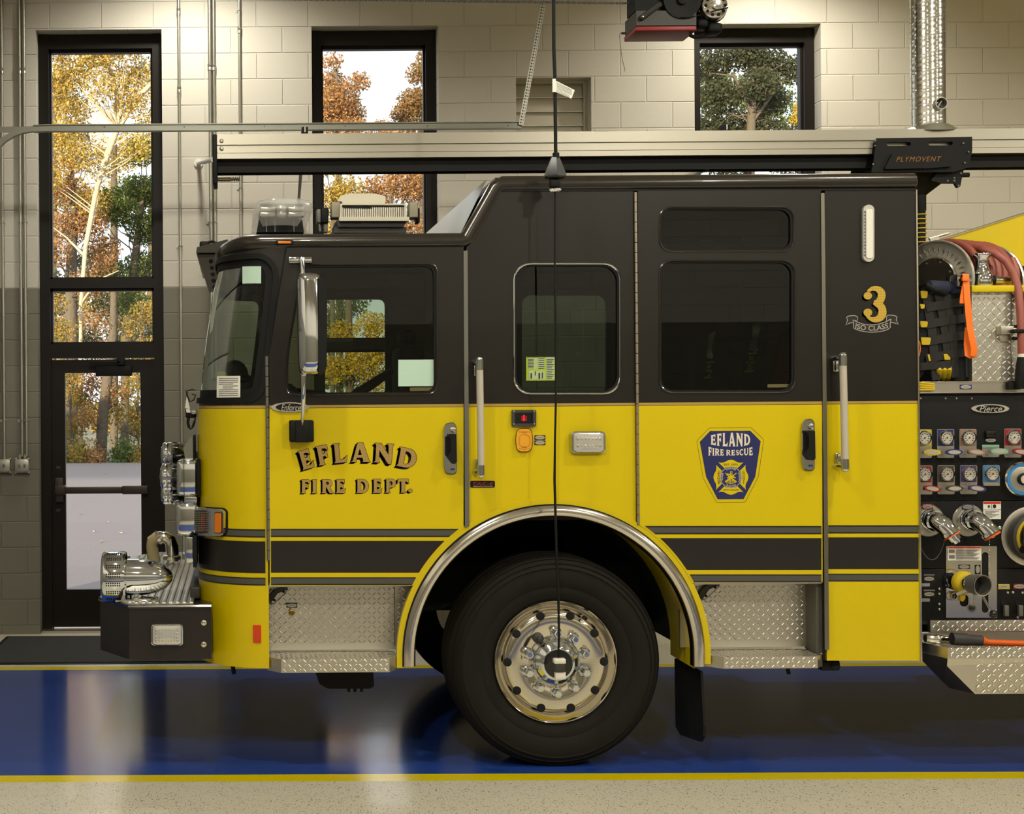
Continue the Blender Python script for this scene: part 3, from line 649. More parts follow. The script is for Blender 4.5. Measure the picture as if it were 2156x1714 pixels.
mb = MB(); lp = [T(a, b, YC-.01) for a, b in ((1163, 166), (1170, 166), (1170, 170), (1210, 190), (1203, 208), (1170, 194), (1163, 194))]
mb.prism([[(p.x, p.z) for p in lp]], YC-.012, YC-.0105); tg = mb.build('warning_tag', M_paper, cd, ang=0)
mb = MB()
for i in range(7):
    a, b = T(1172, 174+i*3.1, YC-.0128), T(1204-(i > 4)*5, 189.5+i*2.55, YC-.0128); u = (b-a).normalized(); w = Vector((-u.z, 0, u.x))*.0009; mb.add([a-w, b-w, b+w, a+w], [(0, 1, 2, 3)])
mb.build('tag_print', M_ink, tg, ang=0, recalc=False)
# ------------------------------------------------------------------ the fire engine
WT = 2.45                                                   # overall width: near side y = 0, far side y = WT
truck = thing('fire_truck', 'yellow fire engine with charcoal roof with EFLAND FIRE DEPT. lettered on its door', 'fire truck', (T(1168, 1393, .06).x, WT/2, 0))
def part(mb, name, mats, parent=truck, **kw): return mb.build(name, mats, parent, **kw)
def zt(py, y=0.0, px=700): return T(px, py, y).z
def xt(px, py=900, y=0.0): return T(px, py, y).x
def tbox(mb, x0, y0, x1, y1, ya, yb, bev=.004, m=0):        # picture rectangle pushed from depth ya to yb
    p, q = T((x0+x1)/2, y1, ya), T((x0+x1)/2, y0, ya); a, b = T(x0, (y0+y1)/2, ya), T(x1, (y0+y1)/2, ya)
    if bev: mb.rbox(a.x, b.x, ya, yb, p.z, q.z, bev, m)
    else: mb.box(a.x, b.x, ya, yb, p.z, q.z, m)
def tprism(mb, loops, ya, yb, m=0): mb.prism([L2(l, ya) for l in loops], ya, yb, m)
def ring_px(outer, inner): return [outer, inner]
AX, AY = 1166.0, 1380.0
def arcpts(r, x0=None, x1=None, n=40):                      # arch from the left foot over the top to the right foot
    return [(AX+r*math.cos(R(180-180*i/n)), AY-r*math.sin(R(180*i/n))) for i in range(n+1)]
def arch_between(r, xa, ya_, xb, yb_):                       # arch points going from angle of (xa, ya) to (xb, yb)
    a0 = math.atan2(AY-ya_, xa-AX); a1 = math.atan2(AY-yb_, xb-AX); n = 26
    return [(AX+r*math.cos(lerp(a0, a1, i/n)), AY-r*math.sin(lerp(a0, a1, i/n))) for i in range(n+1)]
def on_arch(r, x=None, y=None, side=1):
    if x is not None: return (x, AY-math.sqrt(r*r-(x-AX)**2))
    return (AX+side*math.sqrt(r*r-(AY-y)**2), y)
RA = 329.0

# ---- outline of the side windows
W_FRONT = rpoly([(636, 558), (918, 556), (919, 829), (603, 831), (603, 755)], [14, 20, 22, 18, 60])
W_MID = rrect(1083, 556, 1304, 828, 34)
W_UP = rrect(1388, 437, 1669, 529, 24)
W_REAR = rrect(1388, 549, 1671, 826, 26)

def panel(name, outer, holes, y0=0.0, th=.03, mats=None, parent=truck):
    mb = MB(); tprism(mb, [outer]+holes, y0, y0+th); return part(mb, name, mats or M_body, parent, ang=30)
p_arcL, p_arcD = on_arch(RA, x=976), on_arch(RA, y=1233, side=-1)
fd = [(604, 522), (976, 521), p_arcL]+arch_between(RA, *p_arcL, *p_arcD)[1:-1]+[p_arcD, (568, 1234), (567, 748)]
front_door = panel('front_door', rpoly(fd[:1], 0)+fd[1:], [W_FRONT], -.012, .04)
pm0, pm1 = on_arch(RA, x=983), on_arch(RA, x=1339)
mid = [(982, 521), (992, 512), (1050, 400), (1334, 400), (1338.5, 1000), pm1]+arch_between(RA, *pm1, *pm0)[1:-1]+[pm0]
mid_panel = panel('centre_panel', mid, [W_MID])
pr0, pr1 = on_arch(RA, x=1344), on_arch(RA, y=1227, side=1)
rd = [(1343, 402), (1727, 400), (1731, 800), (1732, 1226)]+[pr1]+arch_between(RA, *pr1, *pr0)[1:-1]+[pr0]
rear_door = panel('rear_door', rd, [W_UP, W_REAR], -.012, .04)
rear_panel = panel('rear_corner_panel', [(1737, 398), (1930, 397), (1934, 800), (1940, 1391), (1741, 1391)], [])

def window(parent, loop, gl, y, inset=7, chrome=False, name='side_window'):
    c = Vector((sum(p[0] for p in loop)/len(loop), sum(p[1] for p in loop)/len(loop)))
    w = max(p[0] for p in loop)-min(p[0] for p in loop); h = max(p[1] for p in loop)-min(p[1] for p in loop)
    sc = lambda k: [(c.x+(p[0]-c.x)*(1+2*k/w), c.y+(p[1]-c.y)*(1+2*k/h)) for p in loop]
    mb = MB(); tprism(mb, [sc(.5), sc(-4.5)], y+.002, y+.03); g = part(mb, 'window_gasket', M_black, parent, ang=30)
    mb = MB(); mb.flat([L2(sc(-3), y+.016)], y+.016); part(mb, 'window_glass', gl, parent, ang=0, recalc=False)
    rows = []
    for r_, dy in ((2.6, .004), (2.2, -.004), (.8, -.007), (-.8, -.004), (-1.2, .004)):
        rows.append([T(a, b, 0)+Vector((0, y+dy, 0)) for a, b in sc(r_)])
    mb = MB(); mb.grid(rows, 0, closed=True); part(mb, 'window_trim', M_chrome if chrome else M_charmetal, parent)
window(front_door, W_FRONT, G_front, -.012)
window(mid_panel, W_MID, G_mid, 0, chrome=True)
window(rear_door, W_UP, G_rear, -.012)
window(rear_door, W_REAR, G_rear, -.012)

# ---- lower stripes, a set on each panel
def stripes(parent, xl, xr, y, arch=0):                     # xl / xr given as functions of picture y
    mb = MB()
    def strip(y0, y1, m, dy):
        n = 14; a = [(xl(lerp(y0, y1, i/n)), lerp(y0, y1, i/n)) for i in range(n+1)]; b = [(xr(lerp(y0, y1, i/n)), lerp(y0, y1, i/n)) for i in range(n+1)]
        mb.flat([L2(a+b[::-1], y-dy)], y-dy, m)
    d = 0.0
    for y0, y1, m in ((1113.5, 1131, 0), (1139, 1206, 0), (1215.5, 1232, 0)): strip(y0-stripes.sl, y1-stripes.sl, m, .0008)
    for y0, y1, m in ((1116.5, 1128, 1), (1218, 1229.5, 1)): strip(y0-stripes.sl, y1-stripes.sl, m, .0014)
    part(mb, 'reflective_stripe', [M_stripe_black, M_stripe_grey], parent, ang=0, recalc=False)
stripes.sl = 0
archL = lambda r: (lambda y: AX-math.sqrt(max(0, r*r-(AY-y)**2)))
archR = lambda r: (lambda y: AX+math.sqrt(max(0, r*r-(AY-y)**2)))
stripes(front_door, lambda y: 570.5, lambda y: min(974.5, archL(RA+4)(y)), -.012)
stripes.sl = 6
stripes(rear_door, lambda y: max(1346, archR(RA+4)(y)), lambda y: 1729.5, -.012)
stripes.sl = 7.5
stripes(rear_panel, lambda y: 1744, lambda y: 1934, 0)

# ---- front shell: bends round both front corners
XS = xt(566, 900)
def xfront(z): return interp([(.4, xt(412)), (1.80, xt(412)), (2.10, xt(424)), (2.40, xt(445)), (2.53, xt(458)), (2.58, xt(468)), (2.66, xt(490))], z)
RY, LC = .36, .56; LF = WT-2*RY
def wrap(s, z, off=0.0):                                    # s < 0 flat side, corner arc, front, far corner, far side
    xf = xfront(z); rx = XS-xf; tot = 2*LC+LF
    far = s > LC+LF/2
    q = tot-s if far else s
    if q <= 0: x, y, nx, ny = XS-q, 0., 0., -1.
    elif q <= LC:
        t = q/LC*PI/2; x, y = XS-rx*math.sin(t), RY*(1-math.cos(t)); nx, ny = -math.sin(t), -math.cos(t)
    else: x, y, nx, ny = xf, RY+(q-LC), -1., 0.
    if far: y = WT-y; ny = -ny
    return Vector((x+nx*off, y+ny*off, z))
TOT = 2*LC+LF
def bend(mb, loops, off0, off1, m=0, step=.045):            # loops in (s, z)
    ss = [p[0] for l in loops for p in l]; zs = [p[1] for l in loops for p in l]
    dens = []
    for l in loops:
        o = []
        for a, b in zip(l, l[1:]+l[:1]):
            k = max(1, int(math.ceil(max(abs(b[0]-a[0])/step, abs(b[1]-a[1])/(step*2.5))))); o += [(lerp(a[0], b[0], i/k), lerp(a[1], b[1], i/k)) for i in range(k)]
        dens.append(o)
    ex = []; s = min(ss)+step
    while s < max(ss) and max(zs)-min(zs) > .25:
        z = min(zs)+.11
        while z < max(zs): ex.append((s, z)); z += .11
        s += step
    def inside(p):
        r_ = False
        for lp in dens:
            for (x0, y0), (x1, y1) in zip(lp, lp[1:]+lp[:1]):
                if (y0 > p[1]) != (y1 > p[1]) and p[0] < x0+(p[1]-y0)*(x1-x0)/(y1-y0): r_ = not r_
        return r_
    v, f = tri(dens, [p for p in ex if inside(p)])
    mb.add([wrap(a, b, off0) for a, b in v], f, m)
    if off1 is not None:
        mb.add([wrap(a, b, off1) for a, b in v], [q[::-1] for q in f], m)
        for l in dens:
            n = len(l); mb.add([wrap(a, b, off0) for a, b in l]+[wrap(a, b, off1) for a, b in l], [(i, (i+1) % n, n+(i+1) % n, n+i) for i in range(n)], m)
def sx(px, py): return XS-T(px, py, 0).x                     # flat side picture column -> s
zb, ztop, zbot = zt(838), zt(546), zt(1406)
s_t, s_b = sx(583, 600), .035
def mir(l): return l+[(TOT-a, b) for a, b in reversed(l)]
wsl = rpoly([(s_b, zb), (s_t, ztop)], 0)
near = [(.20, zb)]+rpoly([(.21, zb), (s_b+.006, zb), (s_t+.0, ztop), (.21, ztop+.03)], [0, .13, .11, 0], 9)[1:-1]+[(.20, ztop+.012)]
ws = mir(near)
edge = [(sx(564, 1000), zbot), (sx(564, 1000), zt(748)), (sx(602, 560), zt(524)), (sx(602, 560), 2.60)]
shell = mir([(q[0], q[1]) for q in edge])
mb = MB(); bend(mb, [shell, ws], 0, -.03); front_shell = part(mb, 'cab_front', M_body, ang=35)
def scale_loop(l, k):
    n = len(l); out = []
    for i in range(n):
        a, b, c = Vector(l[i-1]), Vector(l[i]), Vector(l[(i+1) % n]); t = (c-a).normalized(); nn = Vector((t.y, -t.x)); out.append((b.x+nn.x*k, b.y+nn.y*k))
    return out
sgn = 1 if sum(a[0]*b[1]-b[0]*a[1] for a, b in zip(ws, ws[1:]+ws[:1])) > 0 else -1
mb = MB(); bend(mb, [scale_loop(ws, .022*sgn), scale_loop(ws, -.006*sgn)], .007, .001); part(mb, 'windshield_gasket', M_black, front_shell, ang=35)
mb = MB(); bend(mb, [ws, scale_loop(ws, -.045*sgn)], -.008, None); part(mb, 'windshield_frit', M_black, front_shell, ang=35, recalc=False)
mb = MB(); bend(mb, [ws], -.012, None); part(mb, 'windshield_glass', G_wind, front_shell, ang=60, recalc=False)
mb = MB()                                                   # lower stripes carried round the corner
for y0, y1, m, o in ((1113.5, 1131, 0, .0010), (1139, 1206, 0, .0010), (1215.5, 1232, 0, .0010), (1116.5, 1128, 1, .0018), (1218, 1229.5, 1, .0018)):
    mb.grid([[wrap(lerp(sx(557.5, 1000), LC+.05, i/24), zt(yy), o) for i in range(25)] for yy in (y1, y0)], m)
part(mb, 'reflective_stripe', [M_stripe_black, M_stripe_grey], front_shell, ang=40, recalc=False)
p, q = T(541, 1354, -.004), T(541, 1317, -.004); mb = MB()
bend(mb, [[(sx(550, 1335), p.z), (sx(533, 1335), p.z), (sx(533, 1335), q.z), (sx(550, 1335), q.z)]], .005, 0, 0); part(mb, 'side_reflector', M_red, front_shell)
# wiper-side sun visor bracket ahead of the roof
mb = MB(); vz0, vz1 = zt(534, .5, 440), zt(524, .5, 440)
xa, xb = T(414, 520, .55).x, T(480, 520, .55).x
mb.prism([[(xa, vz0), (xb, vz0), (xb, zt(506, .5, 470)), (xa+.004, vz1+.004)]], .45, WT-.45); part(mb, 'brow_visor', M_charmetal, front_shell)
mb = MB(); rows = [[(T(415, 535, .5).x, y, zt(535, .5, 420)), (T(439, 612, .5).x, y, zt(612, .5, 430)), (T(455, 610, .5).x, y, zt(611, .5, 450)), (T(452, 535, .5).x, y, zt(535, .5, 450))] for y in (.5, .62)]
mb.grid(rows, 0, closed=True); mb.add(rows[0], [(0, 1, 2, 3)]); mb.add(rows[1], [(3, 2, 1, 0)])
for k in range(5): v = T(444+k*1.8, 550+k*13.5, .495); mb.sphere((v.x, .497, v.z), .011, 1, 8, (1, .5, 1))
part(mb, 'visor_bracket', [M_charmetal, M_black], front_shell)
mb = MB(); tbox(mb, 420, 507, 441, 524, .5, .58, .012); mb.tube([T(a, b, .56) for a, b in ((438, 510), (448, 508), (458, 514), (466, 520))], .008, 8); part(mb, 'marker_camera', M_black, front_shell)

# ---- roof rails, decks and the step up to the raised roof
mb = MB(); rr_ = .041
zc0 = zt(508, 0, 800); zc1 = T(1300, 385, 0).z; xA = xt(987, 507); xB = T(1045, 387, 0).x; xE = T(1929, 382, 0).x
for yy, sgn_ in ((.028, 1), (WT-.028, -1)):
    cx_f = []
    for i in range(9):
        t = PI/2*i/8; xf = xfront(zc0)+.012
        cx_f.append((XS-.03-(XS-.03-xf)*math.sin(t), yy+sgn_*(RY)*(1-math.cos(t)), zc0-.016*math.sin(t)**2))
    mid_f = [(xfront(zc0)+.012, WT/2, zc0-.016)]
    pts = mid_f+cx_f[::-1]+[(xA-.03, yy, zc0), (xA, yy, zc0+.012), (xB, yy, zc1-.02), (xB+.03, yy, zc1), (xE, yy, zc1)]
    mb.tube(pts, rr_, 16)
    mb.sphere((xE, yy, zc1), rr_, 0, 12, (.2, 1, 1))
roof = part(mb, 'roof_rail', M_charmetal, ang=50)
mb = MB(); zd = zc0+.034
mb.prismz(rpoly([(xfront(zc0)+.02, .25), (XS-.1, .03), (xA, .03), (xA, WT-.03), (XS-.1, WT-.03), (xfront(zc0)+.02, WT-.25)], .12), zd-.03, zd); part(mb, 'front_roof_deck', M_char, roof)
mb = MB(); zd1 = zc1+.034; mb.box(xB, xE, .03, WT-.03, zd1-.03, zd1); part(mb, 'raised_roof_deck', M_char, roof, ang=0)
mb = MB(); mb.add([(xA-.035, .05, zd), (xB-.035, .05, zd1), (xB-.035, WT-.05, zd1), (xA-.035, WT-.05, zd)], [(0, 1, 2, 3)]); part(mb, 'roof_step_face', mat('step_aluminium', (176, 172, 162), .3, 1.), roof, ang=0)
mb = MB(); tbox(mb, 581, 505.5, 618, 515, -.024, .0, .004); tbox(mb, 585, 507.5, 613, 513, -.030, -.02, .004, 1); part(mb, 'marker_light', [M_black, M_amber], roof)

# ---- far side, back wall, floor and the cab furniture behind the glass
far = [(604, 522), (976, 521), (992, 512), (1050, 400), (1930, 397), (1940, 1391), (1741, 1391), (1732, 1226)]
def L0(l): return [(v.x, v.z) for v in (T(a, b, 0) for a, b in l)]
fo = [(602, 522), (982, 521), (992, 512), (1050, 400), (1930, 397), (1940, 1391), (1486, 1391)]+arch_between(RA, 1486, 1379, 846, 1379)+[(567, 1400), (564, 748)]
W_FAR2 = rrect(1306, 545, 1545, 826, 26)
mb = MB(); mb.prism([L0(fo), L0(W_FRONT), L0(W_FAR2)], WT-.03, WT); far_side = part(mb, 'far_side', M_body, ang=30)
mb = MB(); mb.flat([L0(W_FRONT)], WT-.015); mb.flat([L0(W_FAR2)], WT-.015, 1); part(mb, 'window_glass', [G_front, G_mid], far_side, ang=0, recalc=False)
mb = MB(); xr_ = xt(1933); mb.box(xr_-.02, xr_, .03, WT-.03, zt(1391), zc1+.02); part(mb, 'cab_rear_wall', M_char, ang=0)
mb = MB(); mb.box(xt(566), xr_-.03, .04, WT-.04, zt(1100), zt(1085)); mb.box(xt(560), xr_-.03, .05, WT-.05, zc0-.035, zc0-.02)
mb.box(xt(985), xt(1010), .25, WT-.25, zt(1090), zt(860)); mb.box(xt(985), xt(1010), .9, WT-.9, zt(860), zc0-.04)
part(mb, 'cab_liner', M_dark, ang=0)
# dash, steering wheel, seats
mb = MB(); x0, x1 = xt(455), xt(640); mb.prism([[(x0, 1.5), (x1, 1.5), (x1, zt(826)), (x1-.06, zt(806)), (xt(560), zt(812)), (x0+.05, zt(845))]], .12, WT-.12)
mb.prism([[(xt(640), 1.5), (xt(760), 1.5), (xt(760), zt(830)), (xt(640), zt(812))]], 1.0, WT-.15)
dash = part(mb, 'dashboard', M_dark, ang=30)
mb = MB(); c = T(748, 832, .62); rows = []
ax = Vector((-.55, 0, .83)); u = Vector((0, 1, 0)); w = ax.cross(u)
mb.tube([c+(u*math.cos(t)+w*math.sin(t))*.23 for t in [2*PI*k/32 for k in range(32)]], .017, 8, closed=True); mb.tube([c+u*.23, c, c-u*.23], .012, 6); mb.tube([c, c-ax*.4], .03, 8); part(mb, 'steering_wheel', M_black)
def seat(px, ya, yb, red=False, straps=None):
    mb = MB(); x = xt(px); mb.rbox(x, x+.5, ya, yb, 1.25, 1.42, .05); mb.rbox(x+.38, x+.52, ya, yb, 1.38, zt(700), .05); mb.rbox(x+.40, x+.50, ya+.1, yb-.1, zt(700), zt(655), .04)
    return part(mb, 'seat', M_seatred if red else M_seat)
seat(770, .25, .75); seat(760, 1.65, 2.15)
# fire helmet lying on the dash, seen low in the windshield
mb = MB(); c = T(494, 806, .75); mb.sphere((c.x, c.y, c.z+.04), .085, 0, 16, (.9, 1.0, 1.0)); mb.lathe([(.125, -.02), (.122, -.005), (.08, .01)], (c.x, c.y, c.z+.03), 'z', 24); mb.rbox(c.x-.10, c.x-.04, .66, .84, c.z-.07, c.z+.06, .02, 1); mb.rbox(c.x-.145, c.x-.03, .63, .87, c.z-.105, c.z-.045, .02, 1)
mb.rbox(c.x-.03, c.x+.10, .66, .84, c.z-.10, c.z+.02, .03)
hel = mb.build('fire_helmet', [M_black, M_hiviz], ang=40); tag(hel, 'black and yellow fire helmet lying on the dash inside the windshield', 'helmet')

# ---- stickers on the glass
def sticker(pts, y, m, parent, name, **kw): mb = MB(); tprism(mb, [pts], y-.001, y, 0); return part(mb, name, m, parent, ang=0, **kw)
sv = []
def on_shell(px, py):                                       # side picture point lying on the windshield
    lo, hi = -.2, LC
    for _ in range(30):
        s = (lo+hi)/2; v = wrap(s, HCAM, 0); z = T(px, py, v.y).z; v = wrap(s, z, -.010)
        if v.x > T(px, py, v.y).x: lo = s
        else: hi = s
    return s, T(px, py, wrap(s, 2.0).y).z
def shell_patch(corners, off, m, parent, name):
    mb = MB(); a, b, c, d = [on_shell(*q) for q in corners]; n = 6; rows = []
    for j in range(2):
        rows.append([wrap(lerp(lerp(a[0], d[0], j)if 0 else (a[0] if j == 0 else d[0]), (b[0] if j == 0 else c[0]), i/n), lerp((a[1] if j == 0 else d[1]), (b[1] if j == 0 else c[1]), i/n), off) for i in range(n+1)])
    mb.grid(rows); return part(mb, name, m, parent, ang=0, recalc=False)
shell_patch([(511, 561), (550, 560.5), (550, 596.5), (511, 597)], -.0068, M_mint, front_shell, 'inspection_sticker')
lb = shell_patch([(458, 792), (506.5, 791.5), (506.5, 836.5), (457, 837.5)], -.0068, M_paper, front_shell, 'paper_notice')
for i in range(10):
    y = 796+i*4; shell_patch([(462+(8 if i in (4, 5) else 0), y), (502-(10 if i in (3, 5) else 0), y-.4), (502-(10 if i in (3, 5) else 0), y+1.0), (462+(8 if i in (4, 5) else 0), y+1.3)], -.0055, M_ink, lb, 'notice_print')
sticker([(838.5, 757.5), (915, 757), (915, 813), (838.5, 813.5)], .002, M_mint, front_door, 'inspection_sticker')
sticker([(863, 816), (915, 815.5), (915, 823), (863, 823.5)], .003, mat('label_brown', (96, 86, 44), .6), front_door, 'glass_label')
gl_ = sticker([(1108, 750), (1169, 749.5), (1169, 801), (1108, 801.5)], .0142, M_lime, mid_panel, 'capacity_chart')
def marks(lst, y, m, parent, name='chart_print'):
    mb = MB()
    for x0, y0, x1, y1 in lst: mb.flat([L2([(x0, y0), (x1, y0-.2), (x1, y1-.2), (x0, y1)], y)], y)
    return part(mb, name, m, parent, ang=0, recalc=False)
marks([(1111, 754, 1131, 764), (1111, 765, 1131, 777), (1133, 754, 1147, 777), (1150, 752, 1167, 799), (1113, 781, 1147, 799)], .0125, mat('chart_pale', (168, 186, 140), .6), gl_)
marks([(1108.5, 749.5, 1168.5, 752)]+[(1112, 756+i*3, 1124, 757+i*3) for i in range(7)]+[(1134, 755+i*4, 1146, 756+i*4) for i in range(6)]+[(1151, 756+i*3.6, 1166-(i % 3)*2, 757.2+i*3.6) for i in range(12)]+[(1126, 782, 1128, 791), (1117, 786, 1120, 797), (1134, 785, 1137, 798), (1141, 784, 1143, 797)], .0115, M_ink_black, gl_)
sticker([(1616, 809), (1664, 808.5), (1664, 815.5), (1616, 816)], .003, bpy.data.materials['label_brown'], rear_door, 'glass_label')

# ---- hinges and door-edge strips
def hinge(x0, y0, x1, y1, w, y, rod=True, pitch=21, m=M_greysteel, parent=truck, name='piano_hinge'):
    a, b = T(x0, y0, y), T(x1, y1, y); L = (a-b).length; n = max(1, int(L/(pitch*.00233))); mb = MB()
    for i in range(n):
        p, q = lerp(a, b, i/n), lerp(a, b, (i+.94)/n)
        if rod: mb.tube([p, q], w, 10)
        else: mb.box(p.x-w, p.x+w, y-.008, y+.01, q.z, p.z)
    return part(mb, name, m, parent)
hinge(561.5, 750, 565.5, 1181, .0085, -.010, parent=front_door)
hinge(1338, 405, 1344, 1106, .0075, -.010, parent=rear_door, m=mat('hinge_champagne', (164, 152, 132), .4, .8))
mb = MB(); tprism(mb, [[(976, 528), (984.5, 527), (988.5, 1108), (979, 1112)]], -.016, .0); part(mb, 'door_edge_strip', M_greysteel, front_door, ang=0)
mb = MB(); tprism(mb, [rpoly([(1728.5, 407), (1736, 406), (1746, 1368), (1737, 1369)], 2)], -.018, .0); part(mb, 'door_edge_strip', mat('satin_strip', (150, 144, 130), .3, 1.), rear_door, ang=0)
mb = MB(); tprism(mb, [[(1725, 400), (1729, 400), (1738, 1391), (1733, 1391)]], -.006, .002); part(mb, 'door_seal', M_black, rear_door, ang=0)
mb = MB(); tprism(mb, [[(602, 524.5), (977, 522.5), (977, 519), (602, 521)]], -.004, .01); tprism(mb, [[(1050, 403), (1929, 400.5), (1929, 396.5), (1050, 399)]], -.004, .01); tprism(mb, [[(600, 525), (604, 525), (568.5, 748), (567, 1233), (565, 1233), (564, 748)]], -.003, .01); part(mb, 'door_seal', M_black, ang=0)
mb = MB(); tprism(mb, [[(1928.5, 400), (1931.5, 399), (1942, 1391), (1938.5, 1391)]], -.006, .03); part(mb, 'corner_trim', M_polish, rear_panel, ang=0)

# ---- door handles, grab rails, lights and plates on the side
def handle(x0, y0, y, parent):
    mb = MB(); o = lambda l: [(x0+a, y0+b) for a, b in l]
    base = rpoly([(3, 3), (20, 0), (26, 8), (26, 104), (20, 108), (4, 106), (0, 90), (0, 20)], [6, 5, 6, 6, 5, 6, 20, 20])
    tprism(mb, [o(base)], y-.014, y, 0)
    tprism(mb, [o([(a*1.05-.6, b*1.02-1) for a, b in base])], y-.004, y+.001, 1)
    h = part(mb, 'door_handle', [M_chrome, M_black], parent, ang=50)
    mb = MB(); tprism(mb, [o(rrect(2.5, 28, 12, 71, 4))], y-.0155, y-.013); part(mb, 'handle_recess', M_dark, h, ang=0) if 0 else mb.build('handle_recess', M_dark, h, ang=0)
    mb = MB(); mb.prism([L2(o(rpoly([(9, 24), (26, 24), (27, 84), (20, 88), (8, 72), (14, 60), (14, 36)], 3)), y-.04)], y-.05, y-.016); mb.build('pull_grip', M_black, h)
    mb = MB(); c = T(x0+18.5, y0+15, y-.016); mb.lathe([(.014, 0), (.014, -.008), (.010, -.010)], c, 'y', 16); mb.build('key_lock', M_polish, h)
    mb = MB(); tprism(mb, [o(rrect(14, 96, 23, 100, 1))], y-.0165, y-.014); mb.build('blue_tab', M_badge_blue, h)
handle(934.5, 890, -.012, front_door); handle(1688.5, 882.5, -.012, rear_door)
M_rail = mat('grab_rail_enamel', (186, 178, 160), .4)
def grab(px0, py0, px1, py1, xp):
    yo = -.075
    a, b = T(px0, py0+20, yo), T(px1, py1-20, yo); mb = MB(); mb.cyl(a, b, .0172, 16); g = part(mb, 'grab_rail', M_rail)
    for k, (px, py, d) in enumerate(((px0, py0, 1), (px1, py1, -1))):
        mb = MB(); e = T(px, py+d*11, yo); mb.cyl((e.x, yo, e.z-.024), (e.x, yo, e.z+.024), .0195, 14); mb.sphere((e.x, yo, e.z+d*.022), .0195, 0, 12); mb.tube([(e.x, yo, e.z+d*.012), (e.x-.012, -.03, e.z+d*.012), (e.x-.016, 0, e.z+d*.012)], .015, 10)
        p = T(xp+(px-px0), py+d*20, -.008); mb.rbox(p.x-.014, p.x+.014, -.012, 0, p.z-.034, p.z+.034, .005); mb.build('rail_bracket', M_chrome, g)
grab(1010, 757, 1013, 1001, 1003.5); grab(1775, 748, 1779.5, 988, 1760)
def warning_light(px, py, w, h, y, parent=truck, name='warning_light', rows_=2, n=7):
    mb = MB(); lo = rpoly([(px-w/2, py-h*.42), (px-w*.42, py-h/2), (px+w*.42, py-h/2), (px+w/2, py-h*.42), (px+w/2, py+h*.42), (px+w*.42, py+h/2), (px-w*.42, py+h/2), (px-w/2, py+h*.42)], 12)
    sc = lambda k: [(px+(a-px)*k, py+(b-py)*k) for a, b in lo]
    rws = [[T(a, b, 0)+Vector((0, y+d, 0)) for a, b in sc(k)] for k, d in ((1., 0), (1., -.012), (.97, -.024), (.93, -.026), (.89, -.022))]
    mb.grid(rws, 0, closed=True); wl_ = part(mb, name, M_chrome, parent)
    mb = MB(); rws = [[T(a, b, 0)+Vector((0, y+d, 0)) for a, b in sc(k)] for k, d in ((.89, -.022), (.84, -.034), (.6, -.038), (.2, -.039), (.01, -.039))]
    mb.grid(rws, 0, closed=True); mb.build('light_lens', M_lens, wl_)
    mb = MB(); s_ = (DCAM)/FPX
    for r_ in range(rows_):
        for c in range(n):
            v = T(px+(c-(n-1)/2)*w*.72/n, py+(r_-(rows_-1)/2)*h*.62/rows_, 0); mb.sphere((v.x, y-.0352, v.z), w*.40/n*s_, 0, 10, (.9, .5, 1.05))
    mb.build('reflector_cup', mat('lens_cup', (196, 192, 180), .2, .6) if 'lens_cup' not in bpy.data.materials else bpy.data.materials['lens_cup'], wl_)
warning_light(1236.5, 931, 73, 47, 0, mid_panel)
mb = MB(); tprism(mb, [rrect(1818, 431, 1841, 551, 11)], -.02, 0); vl = part(mb, 'corner_lamp', M_lens, rear_panel)
mb = MB(); tprism(mb, [rrect(1824, 440, 1838, 543, 4)], -.026, -.018); mb.build('lamp_insert', M_white, vl)
mb = MB()
for i in range(14): v = T(1821.5, 446+i*7, -.021); mb.rbox(v.x-.004, v.x+.004, -.024, -.018, v.z-.005, v.z+.005, .002)
mb.build('lamp_diode', M_ink, vl)
# battery display, shore power inlet and its tags, suspension badge
mb = MB(); tprism(mb, [rrect(1078, 863, 1129, 898, 2.5)], -.014, 0); bd = part(mb, 'battery_display', M_darkgrey, mid_panel, ang=30)
mb = MB(); tprism(mb, [[(1084.5, 869), (1122.5, 868.5), (1122.5, 891), (1084.5, 891.5)]], -.0152, -.013); mb.build('display_face', M_black, bd, ang=0)
mb = MB(); tprism(mb, [[(1102, 874), (1104.4, 874), (1104.8, 886.5), (1101.6, 886.5)]], -.0165, -.015)
for i in range(5): tprism(mb, [[(1107, 876+i*2.2), (1108.4, 876+i*2.2), (1108.4, 876.8+i*2.2), (1107, 876.8+i*2.2)]], -.0162, -.015); tprism(mb, [[(1098.4, 876+i*2.2), (1099.8, 876+i*2.2), (1099.8, 876.8+i*2.2), (1098.4, 876.8+i*2.2)]], -.0162, -.015)
mb.build('bar_graph', M_led, bd, ang=0)
mb = MB()
for px, py in ((1082, 866), (1125, 866), (1082, 893), (1125, 893)): v = T(px, py, -.014); mb.sphere((v.x, -.014, v.z), .0045, 0, 8, (1, .6, 1))
mb.build('screw', M_steel, bd)
mb = MB(); o_ = rpoly([(1089, 902), (1119, 901.5), (1123, 927), (1119, 951.5), (1089, 952), (1085, 927)], [10, 10, 6, 10, 10, 6]); tprism(mb, [o_], -.006, 0, 1); tprism(mb, [[(1104+(a-1104)*.93, 927+(b-927)*.95) for a, b in o_]], -.016, 0, 0)
sp = part(mb, 'shore_power_inlet', [M_amberyellow, M_ink_black], mid_panel, ang=40)
mb = MB(); rim = [rrect(1093, 914, 1116, 942, 10), rrect(1094, 915, 1115, 941, 9.2)]; tprism(mb, rim, -.0175, -.015); tprism(mb, [rrect(1098, 908, 1111, 910, .8)], -.0185, -.015); tprism(mb, [rrect(1100, 941, 1109, 946.5, 1), rrect(1101, 941.7, 1108, 945.5, .6)], -.0175, -.015)
